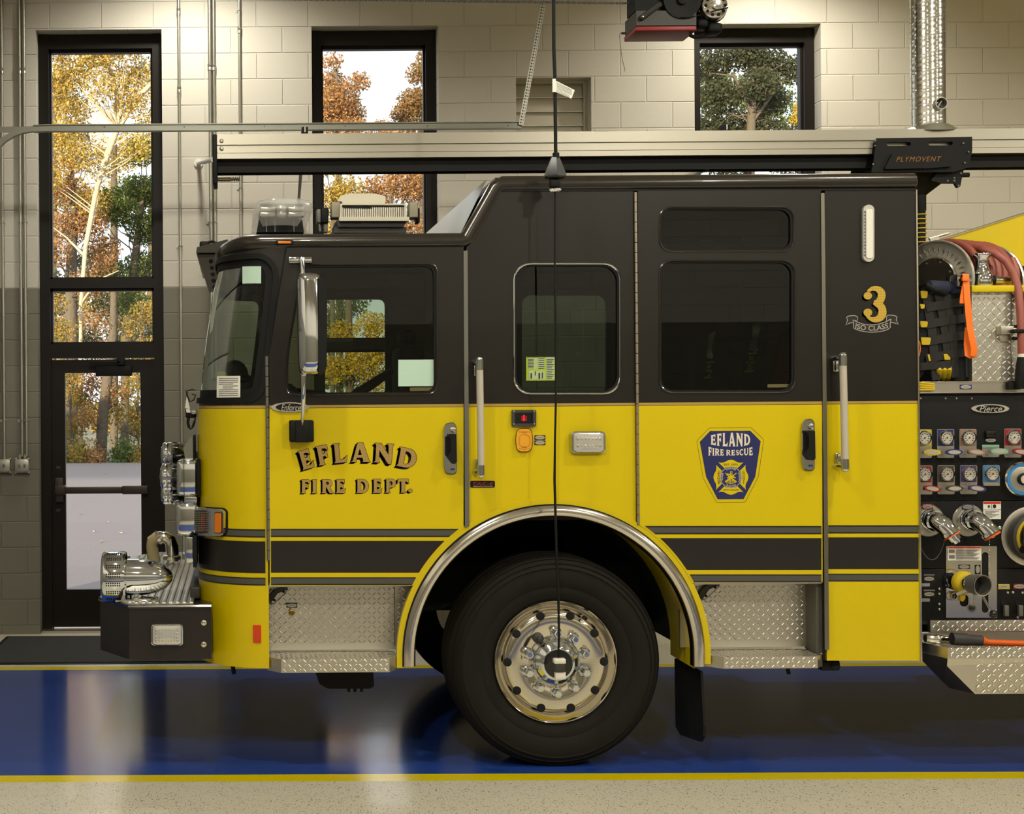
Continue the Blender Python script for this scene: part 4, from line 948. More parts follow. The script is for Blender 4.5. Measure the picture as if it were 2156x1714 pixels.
for px, py in ((1094.5, 909), (1115, 909), (1095, 945), (1115, 945)): v = T(px, py, -.016); mb.sphere((v.x, -.016, v.z), .004, 0, 8, (1, .5, 1))
mb.build('inlet_cover', mat('amber_shade', (196, 128, 20), .5), sp, ang=0)
def pill_tag(x0, y0, x1, y1, y, parent, bgm=M_ink_black, fm=M_silverdecal, name='rating_tag'):
    mb = MB(); tprism(mb, [[(x0, y0), (x1, y0), (x1, y1), (x0, y1)]], y-.002, y); t_ = part(mb, name, bgm, parent, ang=0)
    cx, cy = (x0+x1)/2, (y0+y1)/2; mb = MB(); el = [(cx+(x1-x0)*.45*math.cos(2*PI*k/24), cy+(y1-y0)*.40*math.sin(2*PI*k/24)) for k in range(24)]; tprism(mb, [el], y-.0035, y-.0015); mb.build('oval_plate', fm, t_, ang=0)
    mb = MB(); hx, hy = (x1-x0)*.26, (y1-y0)*.07; tprism(mb, [[(cx-hx, cy-hy), (cx+hx, cy-hy), (cx+hx, cy+hy), (cx-hx, cy+hy)]], y-.0042, y-.003); mb.build('tag_print', M_ink, t_, ang=0)
pill_tag(1125.5, 916.5, 1148.5, 926, 0, mid_panel); pill_tag(1125.5, 927.5, 1148.5, 937, 0, mid_panel)

# ---- lettering
def put_text(mb, body, x0, y0, x1, y1, y, m=0, shear=0., bold=0., warp=None, space=1.0):   # picture box; lies in the plane y
    v, f = text_geo(body, shear, bold, space=space); o = []
    for a, b in v:
        px, py = lerp(x0, x1, a), lerp(y1, y0, b)
        if warp: px, py = warp(a, b)
        o.append(T(px, py, y))
    mb.add(o, f, m)
M_harness = mat('harness_grey', (206, 208, 200), .7)
def crew_seat(px, ya, strap, words):
    mb = MB(); x = xt(px, 800, ya); mb.rbox(x, x+.36, ya, ya+.12, 1.2, zt(712, ya, px), .05); mb.rbox(x+.02, x+.34, ya-.35, ya+.1, 1.1, 1.28, .05); st = part(mb, 'crew_seat', M_seat)
    mb = MB(); mb.prism([L2(strap, ya-.02)], ya-.025, ya-.02); part(mb, 'harness_strap', M_harness, st, ang=0)
    mb = MB()
    for w, x0, y0, x1, y1 in words: put_text(mb, w, x0, y0, x1, y1, ya-.024, 0, .12, .03)
    for x0, y0, x1, y1 in ((words[0][1]-1, words[0][2]-6, words[0][3]+6, words[0][2]-3), (words[-1][1]-6, words[-1][4]+1.5, words[-1][3]+2, words[-1][4]+5)): mb.flat([L2([(x0, y0), (x1, y0-1), (x1, y1-1), (x0, y1)], ya-.024)], ya-.024)
    part(mb, 'harness_print', M_lime, st, ang=0, recalc=False)
s1 = crew_seat(1450, .9, [(1492, 704), (1506, 697), (1503, 708), (1497, 738), (1502, 750), (1497, 756), (1487, 752), (1490, 735)], (('E', 1489, 768, 1498, 775), ('TR', 1486, 778, 1499, 785), ('4', 1489, 787, 1495, 792)))
s2 = crew_seat(1545, .9, [(1585, 684), (1602, 675), (1600, 690), (1592, 728), (1597, 738), (1590, 741), (1577, 736), (1583, 716)], (('E', 1577, 749, 1587, 757), ('131', 1572, 760, 1588, 768), ('D', 1574, 770, 1584, 779)))
mb = MB(); a, b = xt(1640, 800, .8), xt(1700, 800, .8); mb.prism([L2([(1630, 830), (1648, 700), (1664, 690), (1664, 830)], .8)], .8, 1.3); part(mb, 'red_seat_side', M_seatred)
# heavy wedge-serif capitals drawn as overlapping strokes on a unit-high em
def stroke(pts, ws):
    out = []; n = len(pts); l, r_ = [], []
    for i in range(n):
        a = Vector(pts[max(0, i-1)]); b = Vector(pts[min(n-1, i+1)]); t = (b-a).normalized(); nn = Vector((-t.y, t.x)); w = interp([(k/(len(ws)-1), x) for k, x in enumerate(ws)], i/(n-1))/2; p = Vector(pts[i])
        l.append(tuple(p+nn*w)); r_.append(tuple(p-nn*w))
    return [[l[i], l[i+1], r_[i+1], r_[i]] for i in range(n-1)]
def ell(cx, cy, rx, ry, a0, a1, n=18): return [(cx+rx*math.cos(R(lerp(a0, a1, i/n))), cy+ry*math.sin(R(lerp(a0, a1, i/n)))) for i in range(n+1)]
STEM = lambda x=0.: [[(x-.03, 0), (x+.37, 0), (x+.31, .10), (x+.31, .90), (x+.37, 1), (x-.03, 1), (x+.05, .90), (x+.05, .10)]]
TOPARM = [[(.28, 1), (.66, 1), (.67, .68), (.60, .77), (.50, .83), (.28, .84)]]
MIDARM = [[(.28, .58), (.46, .58), (.53, .67), (.59, .67), (.59, .34), (.53, .34), (.46, .43), (.28, .43)]]
BOTARM = [[(.28, 0), (.70, 0), (.76, .36), (.68, .27), (.56, .17), (.28, .16)]]
BOWL = lambda y0, y1, x1: stroke([(.28, y1-.075)]+ell(x1-.30, (y0+y1)/2, .18, (y1-y0)/2-.09, 88, -88)+[(.28, y0+.075)], [.15, .24, .26, .24, .15])
GLY = {
 'E': (STEM()+TOPARM+MIDARM+BOTARM, .80), 'F': (STEM()+TOPARM+MIDARM, .74), 'L': (STEM()+BOTARM, .80), 'I': (STEM(), .44),
 'D': (STEM()+stroke([(.25, .925)]+ell(.42, .5, .36, .415, 88, -88)+[(.25, .075)], [.15, .22, .28, .22, .15]), .98),
 'P': (STEM()+BOWL(.38, 1., .80), .82), 'R': (STEM()+BOWL(.44, 1., .80)+[[(.34, .47), (.58, .49), (.82, .10), (.95, 0), (.62, 0), (.52, .12)]], .96),
 'A': ([[(-.02, 0), (.27, 0), (.24, .07), (.50, .90), (.42, 1), (.30, .92), (.07, .07)], [(.30, 1), (.60, 1), (.92, .07), (.99, 0), (.56, 0), (.62, .07), (.37, .92)], [(.18, .22), (.70, .22), (.68, .36), (.20, .36)]], 1.0),
 'N': ([[(-.03, 0), (.30, 0), (.24, .08), (.24, .90), (.06, .90), (.06, .08)], [(-.03, 1), (.32, 1), (.90, .20), (.90, -.06), (.74, -.04), (.10, .84)], [(.62, 1), (1.0, 1), (.93, .90), (.92, .1), (.74, .1), (.72, .90)]], 1.04),
 'T': ([[(.22, 0), (.64, 0), (.58, .10), (.58, .95), (.28, .95), (.28, .10)], [(-.02, 1), (.86, 1), (.90, .66), (.80, .76), (.64, .83), (.22, .83), (.06, .76), (-.06, .66)]], .84),
 'S': (stroke([(.60, .70)]+ell(.34, .73, .20, .19, 20, 270, 14)[1:]+ell(.34, .27, .20, .20, 90, -160, 14)+[(.06, .30)], [.10, .12, .20, .24, .20, .12, .10]), .68),
 'C': (stroke(ell(.44, .5, .34, .43, 48, 312, 24), [.10, .2, .24, .2, .10])+[[(.62, .92), (.72, .96), (.74, .64), (.64, .74)], [(.62, .08), (.72, .04), (.74, .36), (.64, .26)]], .80),
 'U': ([[(-.03, 1), (.37, 1), (.31, .9), (.31, .4), (.05, .4), (.05, .9)], [(.60, 1), (.94, 1), (.86, .9), (.86, .4), (.70, .4), (.70, .9)]]+stroke([(.18, .42)]+ell(.47, .36, .30, .28, 180, 360, 14)+[(.78, .42)], [.26, .2, .14, .16]), .98),
 '.': ([ell(.12, .13, .125, .13, 0, 345, 14)], .3),
 '3': (stroke([(.10, .78)]+ell(.42, .74, .26, .21, 170, -80, 22)+[(.40, .535)], [.10, .10, .16, .28, .26, .12])+stroke([(.40, .545)]+ell(.42, .275, .29, .235, 80, -170, 22)+[(.10, .22)], [.12, .26, .30, .18, .10, .10])+[ell(.19, .735, .15, .11, 0, 345, 18), ell(.19, .25, .155, .115, 0, 345, 18)], .8)}
def glyph(mb, ch, ox, oy, h, rot, y, m, wsc=1.0, dx=0., dy=0.):   # ox, oy: bottom left in the picture, h: height in pixels
    c, s = math.cos(R(rot)), math.sin(R(rot))
    for poly in GLY[ch][0]:
        lp = []
        y -= 1.5e-5
        for a, b in poly:
            u, v = a*h*wsc, b*h; lp.append((ox+u*c-v*s*1+dx, oy-(u*s+v*c)+dy))
        mb.flat([L2(lp, y)], y, m)
def sign_word(parent, name, items, y, sh, out=.9):
    mb = MB()
    for ch, ox, oy, h, rot, wsc in items:
        for k in range(7):
            f = k/6; glyph(mb, ch, ox, oy, h, rot, y-.0008, 1, wsc, -sh[0]*f, sh[1]*f)
        for k in range(8): glyph(mb, ch, ox, oy, h, rot, y-.0010, 1, wsc, out*math.cos(k*PI/4), out*math.sin(k*PI/4))
        glyph(mb, ch, ox, oy, h, rot, y-.0016, 0, wsc)
    return part(mb, name, [M_gold, M_ink_black], parent, ang=0, recalc=False)
Z6 = lambda a, b: (570+a/6.74, 830+b/6.74)
its = []
for ch, a, b, rot, wsc in (('E', 462, 1078, 16, .84), ('F', 692, 1013, 11, .86), ('L', 912, 978, 5, .87), ('A', 1146, 962, 0, 1.0), ('N', 1468, 966, -3.5, .98), ('D', 1788, 1016, -11, 1.03)):
    ox, oy = Z6(a, b); its.append((ch, ox, oy, 40.5, rot, wsc))
sign_word(front_door, 'door_lettering', its, -.012, (6.2, 4.2))
its = []
for ch, a, wsc in (('F', 437, .86), ('I', 588, .98), ('R', 727, .94), ('E', 931, .90), ('D', 1222, .96), ('E', 1455, .86), ('P', 1632, .92), ('T', 1808, .88), ('.', 1952, 1.25)):
    ox, oy = Z6(a, 1405); its.append((ch, ox, oy-(ox-640)*.0066, 28.5, 0, wsc))
sign_word(front_door, 'door_lettering', its, -.012, (4.0, 2.6), .7)
# the gold 3 with its ISO CLASS ribbon
Z13 = lambda a, b: (1760+a/13.19, 590+b/13.19)
mb = MB(); ox, oy = Z13(738, 1135)
for k in range(7): glyph(mb, '3', ox, oy, 72.5, 0, -.0008, 1, .82, -4.6*k/6, 4.2*k/6)
for k in range(8): glyph(mb, '3', ox, oy, 72.5, 0, -.0010, 1, .82, .9*math.cos(k*PI/4), .9*math.sin(k*PI/4))
glyph(mb, '3', ox, oy, 72.5, 0, -.0016, 0, .82)
part(mb, 'unit_number', [M_gold3, M_ink_black], rear_panel, ang=0, recalc=False)
mb = MB()
rib = [Z13(a, b) for a, b in ((470, 1100), (560, 1150), (720, 1210), (880, 1240), (1040, 1240), (1200, 1215), (1360, 1165), (1520, 1090), (1530, 1110), (1505, 1210), (1510, 1310), (1440, 1370), (1300, 1415), (1120, 1440), (960, 1445), (800, 1430), (640, 1395), (500, 1340), (485, 1300), (490, 1200))]
tl_ = [Z13(a, b) for a, b in ((295, 1030), (330, 1000), (420, 985), (520, 982), (580, 1005), (600, 1030), (590, 1140), (520, 1110), (470, 1180), (400, 1185), (275, 1240), (325, 1110))]
tr_ = [Z13(a, b) for a, b in ((1400, 1010), (1440, 975), (1520, 968), (1620, 980), (1690, 1010), (1695, 1040), (1675, 1100), (1735, 1225), (1620, 1185), (1520, 1175), (1530, 1085), (1480, 1100), (1410, 1140))]
def outline_px(lp, w, closed=True):
    n = len(lp); o, i_ = [], []
    for k in range(n):
        a, b, c = Vector(lp[k-1]), Vector(lp[k]), Vector(lp[(k+1) % n]); t = ((b-a).normalized()+(c-b).normalized()); t = t.normalized() if t.length > .1 else (c-b).normalized(); nn = Vector((t.y, -t.x)); o.append(tuple(b+nn*w)); i_.append(tuple(b-nn*w))
    return o, i_
for lp, d in ((tl_, .0006), (tr_, .0006), (rib, .0012)):
    mb.flat([L2(lp, -d)], -d, 1); o, i_ = outline_px(lp, .7); n = len(lp)
    mb.add([T(a, b, -d-.0003) for a, b in o]+[T(a, b, -d-.0003) for a, b in i_], [(k, (k+1) % n, n+(k+1) % n, n+k) for k in range(n)], 0)
def iso(a, b):
    t = a*2-1; x = lerp(Z13(545, 0)[0], Z13(1448, 0)[0], a); base = Z13(0, 1402)[1]-abs(t)**2*5.6-(t*.5); return (x+ t*(b-.5)*-1.6, base-b*10.6)
put_text(mb, 'ISO CLASS', 0, 0, 1, 1, -.0022, 0, 0, .012, iso)
part(mb, 'iso_class_ribbon', [M_silverdecal, M_ink_black], rear_panel, ang=0, recalc=False)
# the shield badge on the rear door
ZB = lambda a, b: (1460+a/9.525, 890+b/9.525)
mb = MB(); yb_ = -.012
sh_o = rpoly([ZB(a, b) for a, b in ((320, 104), (1160, 98), (1412, 340), (1300, 1090), (1040, 1592), (465, 1600), (195, 1110), (66, 365))], 2.5)
o, i_ = outline_px(sh_o, .35); n = len(sh_o); mb.add([T(a, b, yb_-.0006) for a, b in o]+[T(a, b, yb_-.0006) for a, b in i_], [(k, (k+1) % n, n+(k+1) % n, n+k) for k in range(n)], 2)
mb.flat([L2([ZB(a, b) for a, b in ((335, 165), (1140, 160), (1348, 372), (1240, 1085), (1008, 1532), (487, 1538), (255, 1090), (128, 385))], yb_-.0006)], yb_-.0006, 0)
def badge_warp(x0, x1, top, bot):
    return lambda a, b: ZB(lerp(x0, x1, a), lerp(bot(a*2-1), top(a*2-1), b))
def gtext(mb, word, x0, x1, top, bot, y, m, gap=.06):
    tot = sum(GLY[c][1]+gap if c != ' ' else .35 for c in word); x = 0
    for c in word:
        if c == ' ': x += .35; continue
        for poly in GLY[c][0]:
            lp = []; y -= 1e-5
            for a, b in poly:
                u = (x+a)/tot; b2 = b; lp.append(ZB(lerp(x0, x1, u), lerp(bot(u*2-1), top(u*2-1), b2)))
            mb.flat([L2(lp, y)], y, m)
        x += GLY[c][1]+gap
gtext(mb, 'EFLAND', 350, 1160, lambda t: 200+55*t*t, lambda t: 478-40*t*t, yb_-.0012, 1, .1)
gtext(mb, 'FIRE RESCUE', 300, 1205, lambda t: 545-62*t*t, lambda t: 657-4*t, yb_-.0012, 1, .1)
def petal(rot):
    base = [(-250, -300), (-200, -290), (-130, -300), (-70, -335), (0, -352), (70, -335), (130, -300), (200, -290), (250, -300), (150, -200), (132, -182), (90, -204), (0, -218), (-90, -204), (-132, -182), (-150, -200)]
    c, s = math.cos(R(rot)), math.sin(R(rot)); return [ZB(752+a*c-b*s, 1095+a*s+b*c) for a, b in base]
for r_ in (0, 90, 180, 270): mb.flat([L2(petal(r_), yb_-.0012)], yb_-.0012, 3)
for k in range(2):
    lp = [ZB(752+(212 if k == 0 else 205)*math.cos(t), 1095+(212 if k == 0 else 205)*math.sin(t)) for t in [2*PI*q/40 for q in range(40)]]
o = [ZB(752+212*math.cos(2*PI*q/40), 1095+212*math.sin(2*PI*q/40)) for q in range(40)]; mb.flat([L2(o, yb_-.0009)], yb_-.0009, 4)
o = [ZB(752+204*math.cos(2*PI*q/40), 1095+204*math.sin(2*PI*q/40)) for q in range(40)]; mb.flat([L2(o, yb_-.0011)], yb_-.0011, 0)
def zb_text(body, x0, y0, x1, y1, m, **kw): a, b = ZB(x0, y0), ZB(x1, y1); put_text(mb, body, a[0], a[1], b[0], b[1], yb_-.0018, m, **kw)
zb_text('EST. 1972', 615, 822, 890, 862, 2, bold=.01); zb_text('NORTH CAROLINA', 595, 1335, 915, 1362, 2, bold=.012)
for i, c in enumerate('ORANGE'): zb_text(c, 478+abs(i-2.5)*5, 962+i*45, 530+abs(i-2.5)*5, 1000+i*45, 2, bold=.01)
for i, c in enumerate('COUNTY'): zb_text(c, 990-abs(i-2.5)*3, 965+i*45, 1035-abs(i-2.5)*3, 1003+i*45, 2, bold=.01)
def ringtext(body, a0, a1, r_, flip=False):
    n = len(body)
    for i, c in enumerate(body):
        t = R(lerp(a0, a1, (i+.5)/n)); cx, cy = 752+r_*math.cos(t), 1095+r_*math.sin(t); v, f = text_geo(c, 0, .01)
        ux, uy = (-math.sin(t), math.cos(t)) if not flip else (math.sin(t), -math.cos(t)); nx, ny = (math.cos(t), math.sin(t)) if not flip else (-math.cos(t), -math.sin(t))
        w = abs(R(a1-a0))/n*r_*.78; h = 34; w = min(w, 24) if c != 'I' else w*.4
        mb.add([T(*ZB(cx+ux*(a-.5)*w+nx*(b-.5)*h, cy+uy*(a-.5)*w+ny*(b-.5)*h), yb_-.0018) for a, b in v], f, 1)
ringtext('COURAGE', 236, 304, 178); ringtext('HONOR', 160, 208, 178); ringtext('INTEGRITY', -32, 32, 178); ringtext('TRADITION', 122, 58, 178, True)
# crossed hook, ladder, axe, trumpets and helmet inside the ring
bl_n = [0]
def bl(pts, w, m=3): bl_n[0] += 1; mb.add([T(*ZB(*p), yb_-.0020-2e-5*bl_n[0]) for q in stroke(pts, w) for p in q], [(4*i, 4*i+1, 4*i+2, 4*i+3) for i in range(len(pts)-1)], m)
bl([(742, 970), (742, 1235)], [10, 10]); bl([(776, 970), (776, 1235)], [10, 10])
for i in range(9): bl([(740, 985+i*29), (778, 985+i*29)], [7, 7])
bl([(640, 1010), (860, 1190)], [12, 30]); bl([(862, 1010), (640, 1190)], [12, 34]); bl([(670, 1060), (690, 1025), (720, 1040), (750, 1020), (745, 1060)], [22, 26, 22, 20, 12])
bl([(680, 1110), (720, 1085), (760, 1078), (800, 1090), (850, 1110)], [18, 34, 40, 34, 14])
for i in range(5): bl([(660+i*18, 1215+i*4), (740, 1110)], [6, 3]); bl([(850-i*18, 1215+i*4), (770, 1110)], [6, 3])
part(mb, 'shield_badge', [M_badge_blue, M_cream, M_ink_black, M_yellow, M_cream], rear_door, ang=0, recalc=False)
# oval maker's plate on the front door and the small suspension plate
def oval_plate(cx, cy, w, h, word, y, parent, name, box):
    el = lambda k, j=1.: [(cx+w/2*k*math.cos(2*PI*q/48), cy+h/2*j*math.sin(2*PI*q/48)) for q in range(48)]
    mb = MB(); tprism(mb, [el(1)], y-.008, y, 0); o_ = part(mb, name, M_silverdecal, parent, ang=30)
    mb = MB(); tprism(mb, [el(.76, .78)], y-.0092, y-.007, 0); mb.build('black_field', M_blackgloss, o_, ang=0)
    mb = MB(); put_text(mb, word, *box, y-.0098, 0, .32, .005); mb.build('script', M_silverdecal, o_, ang=0, recalc=False)
oval_plate(611, 857.5, 80, 21, 'Enforcer', -.012, front_door, 'oval_nameplate', (592, 851, 640, 865))
mb = MB(); tprism(mb, [rrect(990.5, 1012.5, 1042, 1026.5, 3)], -.003, 0); tk = part(mb, 'suspension_plate', M_black, mid_panel, ang=0)
mb = MB(); put_text(mb, 'TAK-4', 995, 1014.5, 1038, 1022.3, -.0036, 0, .3, .03); mb.build('plate_lettering', M_redpaint, tk, ang=0, recalc=False)
mb = MB(); tprism(mb, [[(996, 1023.6), (1038, 1023.4), (1038, 1024.5), (996, 1024.7)]], -.0036, -.003); mb.build('plate_rule', M_silverdecal, tk, ang=0)

# ---- wheel arch trim, liner and flap
mb = MB(); rows = []
for dr, d in ((316, .0), (316, -.014), (311, -.026), (304, -.030), (297, -.026), (292, -.012), (291, .03)):
    base = arcpts(dr, n=56); rows.append([T(a, b, 0)+Vector((0, d, 0)) for a, b in [(base[0][0], 1402)]+base+[(base[-1][0], 1402)]])
mb.grid(rows); arch = part(mb, 'wheel_arch_trim', M_polish)
mb = MB(); a, b = arcpts(330.5, n=56), arcpts(318, n=56); tprism(mb, [[(a[0][0], 1406)]+a+[(a[-1][0], 1398)]+[(b[-1][0], 1398)]+b[::-1]+[(b[0][0], 1406)]], -.010, .03); part(mb, 'fender_flare', M_yellow, ang=30)
mb = MB(); a, b = arcpts(318.6, n=56), arcpts(314, n=56); tprism(mb, [[(a[0][0], 1404)]+a+[(a[-1][0], 1398)]+[(b[-1][0], 1398)]+b[::-1]+[(b[0][0], 1404)]], -.013, .02); part(mb, 'arch_gasket', M_black, ang=30)
mb = MB(); cw = T(AX, AY, 0); rl = 300*DCAM/FPX
def liner(y0, y1, r_, a0, a1, m): mb.grid([[(cw.x+r_*math.cos(R(lerp(a0, a1, i/40))), y, cw.z+r_*math.sin(R(lerp(a0, a1, i/40)))) for i in range(41)] for y in (y0, y1)], m)
liner(.02, .42, rl, 0, 180, 0)
mb.grid([[(cw.x+rl, y, z) for z in (cw.z, zt(1416))] for y in (.02, .42)]); mb.grid([[(cw.x-rl, y, z) for z in (cw.z, zt(1404))] for y in (.02, .42)])
part(mb, 'fender_liner', M_yellow, arch, ang=40, recalc=False)
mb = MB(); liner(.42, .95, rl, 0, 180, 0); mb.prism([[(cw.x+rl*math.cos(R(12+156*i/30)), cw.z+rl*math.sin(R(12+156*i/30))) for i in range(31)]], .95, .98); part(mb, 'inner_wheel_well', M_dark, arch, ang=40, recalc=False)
mb = MB(); fl_ = [(1420, 1384), (1471, 1403), (1473, 1412), (1480, 1530), (1478, 1558), (1466, 1562), (1430, 1546), (1420, 1530)]
ms = [T(a, b, lerp(.42, .03, (a-1420)/55.)) for a, b in ((1420, 1386), (1475, 1414), (1481, 1528), (1480, 1550), (1474, 1562), (1432, 1547), (1422, 1530))]
mb.add(ms+[p+Vector((.012, 0, 0)) for p in ms], [range(7), range(13, 6, -1)]+[(i, (i+1) % 7, 7+(i+1) % 7, 7+i) for i in range(7)]); part(mb, 'mud_flap', M_black, ang=0)

# ---- front wheel
cx, cz = T(1169, 1393, .06).x, T(1169, 1393, .06).z
def make_wheel(yf, d, name):                                # yf outer face, d +1 towards +y
    mb = MB(); pr = [(.300, .075), (.306, .060), (.325, .045), (.355, .034), (.372, .036), (.380, .030), (.43, .022), (.462, .026), (.466, .020), (.472, .026), (.484, .033), (.488, .028), (.494, .038), (.505, .052), (.508, .048), (.514, .066), (.522, .09), (.524, .12), (.524, .16), (.516, .162), (.516, .172), (.524, .174), (.525, .24), (.517, .242), (.517, .252), (.525, .254), (.524, .33), (.516, .36), (.48, .385), (.40, .40), (.31, .38)]
    mb.lathe([(r_, yf-.06+a if d > 0 else yf+.06-a) for r_, a in pr], (cx, 0, cz), 'y', 96, caps=False)
    mb.v = [(x, y, max(z, .001)) for x, y, z in mb.v]
    return part(mb, name, M_tire, ang=28)
tire = make_wheel(.06, 1, 'front_tire')
mb = MB(); mb.lathe([(.304, .070), (.306, .052), (.301, .045), (.294, .050), (.290, .066), (.279, .074), (.276, .088), (.268, .098), (.258, .092), (.252, .070), (.246, .058), (.232, .050), (.214, .048), (.110, .048), (.106, .052)], (cx, 0, cz), 'y', 96, caps=False); rim = mb.build('rim', mat('polished_rim', (216, 210, 196), .11, 1.), tire, ang=50)
for k in range(10):
    mb = MB(); t = R(36*k); c_ = (cx+.238*math.cos(t), 0, cz+.238*math.sin(t)); mb.lathe([(.0215, .0535), (.0205, .046), (.0195, .0455)], c_, 'y', 20); mb.build('hand_hole', M_dark, tire)
for k in range(10):
    t = R(90+36*k); nx, nz = cx+.146*math.cos(t), cz+.146*math.sin(t)
    if k == 1:
        mb = MB(); mb.lathe([(.026, .048), (.026, .036), (.018, .030), (.011, .028), (.011, .010), (.008, .008)], (nx, 0, nz), 'y', 16); mb.build('bare_stud', M_darkgrey, tire); continue
    mb = MB(); mb.lathe([(.0285, .048), (.0285, .040), (.024, .036)], (nx, 0, nz), 'y', 20); mb.lathe([(.0215, .040), (.0215, -.004), (.0185, -.012), (.014, -.014)], (nx, 0, nz), 'y', 6); mb.build('lug_nut', M_chrome, tire, ang=25)
mb = MB(); mb.lathe([(.112, .050), (.112, .030), (.107, .018), (.098, .012), (.084, -.004), (.076, -.010), (.070, -.010), (.067, .0)], (cx, 0, cz), 'y', 48, caps=False); mb.build('hub_ring', M_chrome, tire, ang=50)
mb = MB(); mb.lathe([(.070, -.002), (.066, .010), (.03, .014), (.001, .014)], (cx, 0, cz), 'y', 40); mb.build('hub_cap', M_blackgloss, tire)
v = T(1231, 1301, .04); mb = MB(); mb.lathe([(.010, .055), (.010, .02), (.006, .016)], (v.x, 0, v.z), 'y', 12); mb.build('valve_stem', M_black, tire)
a, b = T(1222, 1314, .046), T(1229, 1306, .046); mb = MB(); mb.box(a.x, b.x, .0455, .047, a.z, b.z); mb.build('rim_sticker', M_paper, tire, ang=0)
make_wheel(WT-.06, -1, 'far_front_tire')
# undercarriage
mb = MB(); mb.box(xt(1490), xt(3900), .22, WT-.22, .62, .66); mb.box(xt(600), xt(840), .3, WT-.3, .64, .68); part(mb, 'underside_light_block', M_dark, ang=0)  # dark pan added to block light passing under the truck
mb = MB(); mb.box(xt(600), xt(1900), .82, .92, .66, .92); mb.box(xt(600), xt(1900), WT-.92, WT-.82, .66, .92); mb.box(cx-.07, cx+.07, .35, WT-.35, .42, .56); mb.cyl((cx, .35, cz), (cx, .5, cz), .16, 20)
mb.rbox(cx-.25, cx+.3, .95, WT-.95, .5, 1.1, .05); part(mb, 'chassis_frame', M_dark, ang=0)
mb = MB(); tbox(mb, 1340, 1240, 1397, 1325, .9, 1.0, .01); tbox(mb, 1362, 1255, 1392, 1270, .85, .9, .004, 1); mb.tube([T(1358, 1235, .84), T(1362, 1262, .84), T(1358, 1280, .84)], .006, 6, 0); part(mb, 'air_tank', [M_black, M_white])
mb = MB(); tprism(mb, [rpoly([(663, 1412), (786, 1412), (788, 1445), (780, 1450), (690, 1450), (672, 1440)], 4)], .35, .75)
for px in (735, 748, 762): v = T(px, 1453, .36); mb.cyl((v.x, .38, v.z-.012), (v.x, .38, v.z+.02), .008, 8)
part(mb, 'step_light_box', M_black)
mb = MB(); mb.tube([T(484, 1396, .3), T(490, 1402, .3), T(493, 1419, .3)], .011, 8); tbox(mb, 446, 1378, 500, 1398, .3, .5, .01); part(mb, 'tow_eye', M_black)
mb = MB(); tbox(mb, 1729, 1391, 1770, 1413, .06, .2, .012); mb.cyl(T(1760, 1402, .045), T(1760, 1402, .1), .02, 12); part(mb, 'drain_valve', M_black); mb = MB(); tbox(mb, 1640, 1402, 1672, 1408, .12, .2, .004); mb.cyl(T(1658, 1405, .14), T(1661, 1419, .14), .010, 8); part(mb, 'drain_valve', M_black)

# ---- tread plate
def tread(mb, o, u, v, w, h, pitch=.034, m=0, poly=None):   # raised bars on the plane o + a u + b v, facing n = u x v
    o, u, v = Vector(o), Vector(u).normalized(), Vector(v).normalized(); n = u.cross(v)
    nx, ny = int(w/pitch), int(h/pitch); L, B, H = pitch*.50, pitch*.125, .0022
    for i in range(nx+1):
        for j in range(ny+1):
            a, b = (i+.5)*w/(nx+1), (j+.5)*h/(ny+1)
            d = (u+v).normalized() if (i+j) % 2 else (u-v).normalized(); e = n.cross(d); c = o+u*a+v*b
            if a < L*.6 or a > w-L*.6 or b < L*.6 or b > h-L*.6: continue
            pts = [c-d*L, c-d*L*.45-e*B, c+d*L*.45-e*B, c+d*L, c+d*L*.45+e*B, c-d*L*.45+e*B, c-d*L*.5+n*H, c+d*L*.5+n*H]
            mb.add(pts, [(0, 1, 6), (1, 2, 7, 6), (2, 3, 7), (3, 4, 7), (4, 5, 6, 7), (5, 0, 6)], m)
def step_well(x0, y0, x1, y1, sx0, sx1, yt, yb, name, arch_side):
    yd_ = .16
    q = lambda px, py, y=0.: T(px, py, y)
    a, b = q(x0, y1), q(x1, y0)
    mb = MB(); mb.box(a.x-.02, b.x+.05, yd_, yd_+.02, a.z-.03, b.z+.03); mb.box(a.x-.0, b.x+.05, .0, yd_, b.z, b.z+.02)
    tread(mb, (a.x, yd_, a.z), (1, 0, 0), (0, 0, 1), b.x-a.x+.03, b.z-a.z, .025)
    pn = part(mb, 'step_well_plate', M_tread, ang=0, recalc=False)
    zt0, zb0 = q((sx0+sx1)/2, yt).z, q((sx0+sx1)/2, yb).z; xa, xb = q(sx0, yb).x, q(sx1, yb).x
    mb = MB(); lp = [(xa+.062, -.05), (xb-.04, -.05), (xb+.004, .0), (xb+.004, yd_), (xa-.004, yd_), (xa-.004, .02)]
    mb.prismz(lp, zb0, zt0); tread(mb, (xa+.03, -.046, zt0), (1, 0, 0), (0, 1, 0), xb-xa-.05, yd_+.04, .025); tread(mb, (xa+.065, -.0502, zb0), (1, 0, 0), (0, 0, 1), xb-xa-.11, zt0-zb0, .025)
    st = part(mb, 'cab_step', M_tread, ang=0, recalc=False)
    return pn, st
pn1, st1 = step_well(566, 1234, 850, 1368, 565, 835, 1383.5, 1412, 'front', 1)
pn2, st2 = step_well(1462, 1229, 1718, 1362, 1490, 1730, 1379, 1403.5, 'rear', -1)
mb = MB(); tbox(mb, 830, 1236, 831.5, 1360, .155, .16, 0); tbox(mb, 1703, 1230, 1704.5, 1362, .155, .16, 0); part(mb, 'plate_seam', M_greysteel, pn1, ang=0)
mb = MB(); tbox(mb, 1718, 1229, 1731, 1375, .03, .17, 0); part(mb, 'step_well_side', M_greysteel, pn2, ang=0)
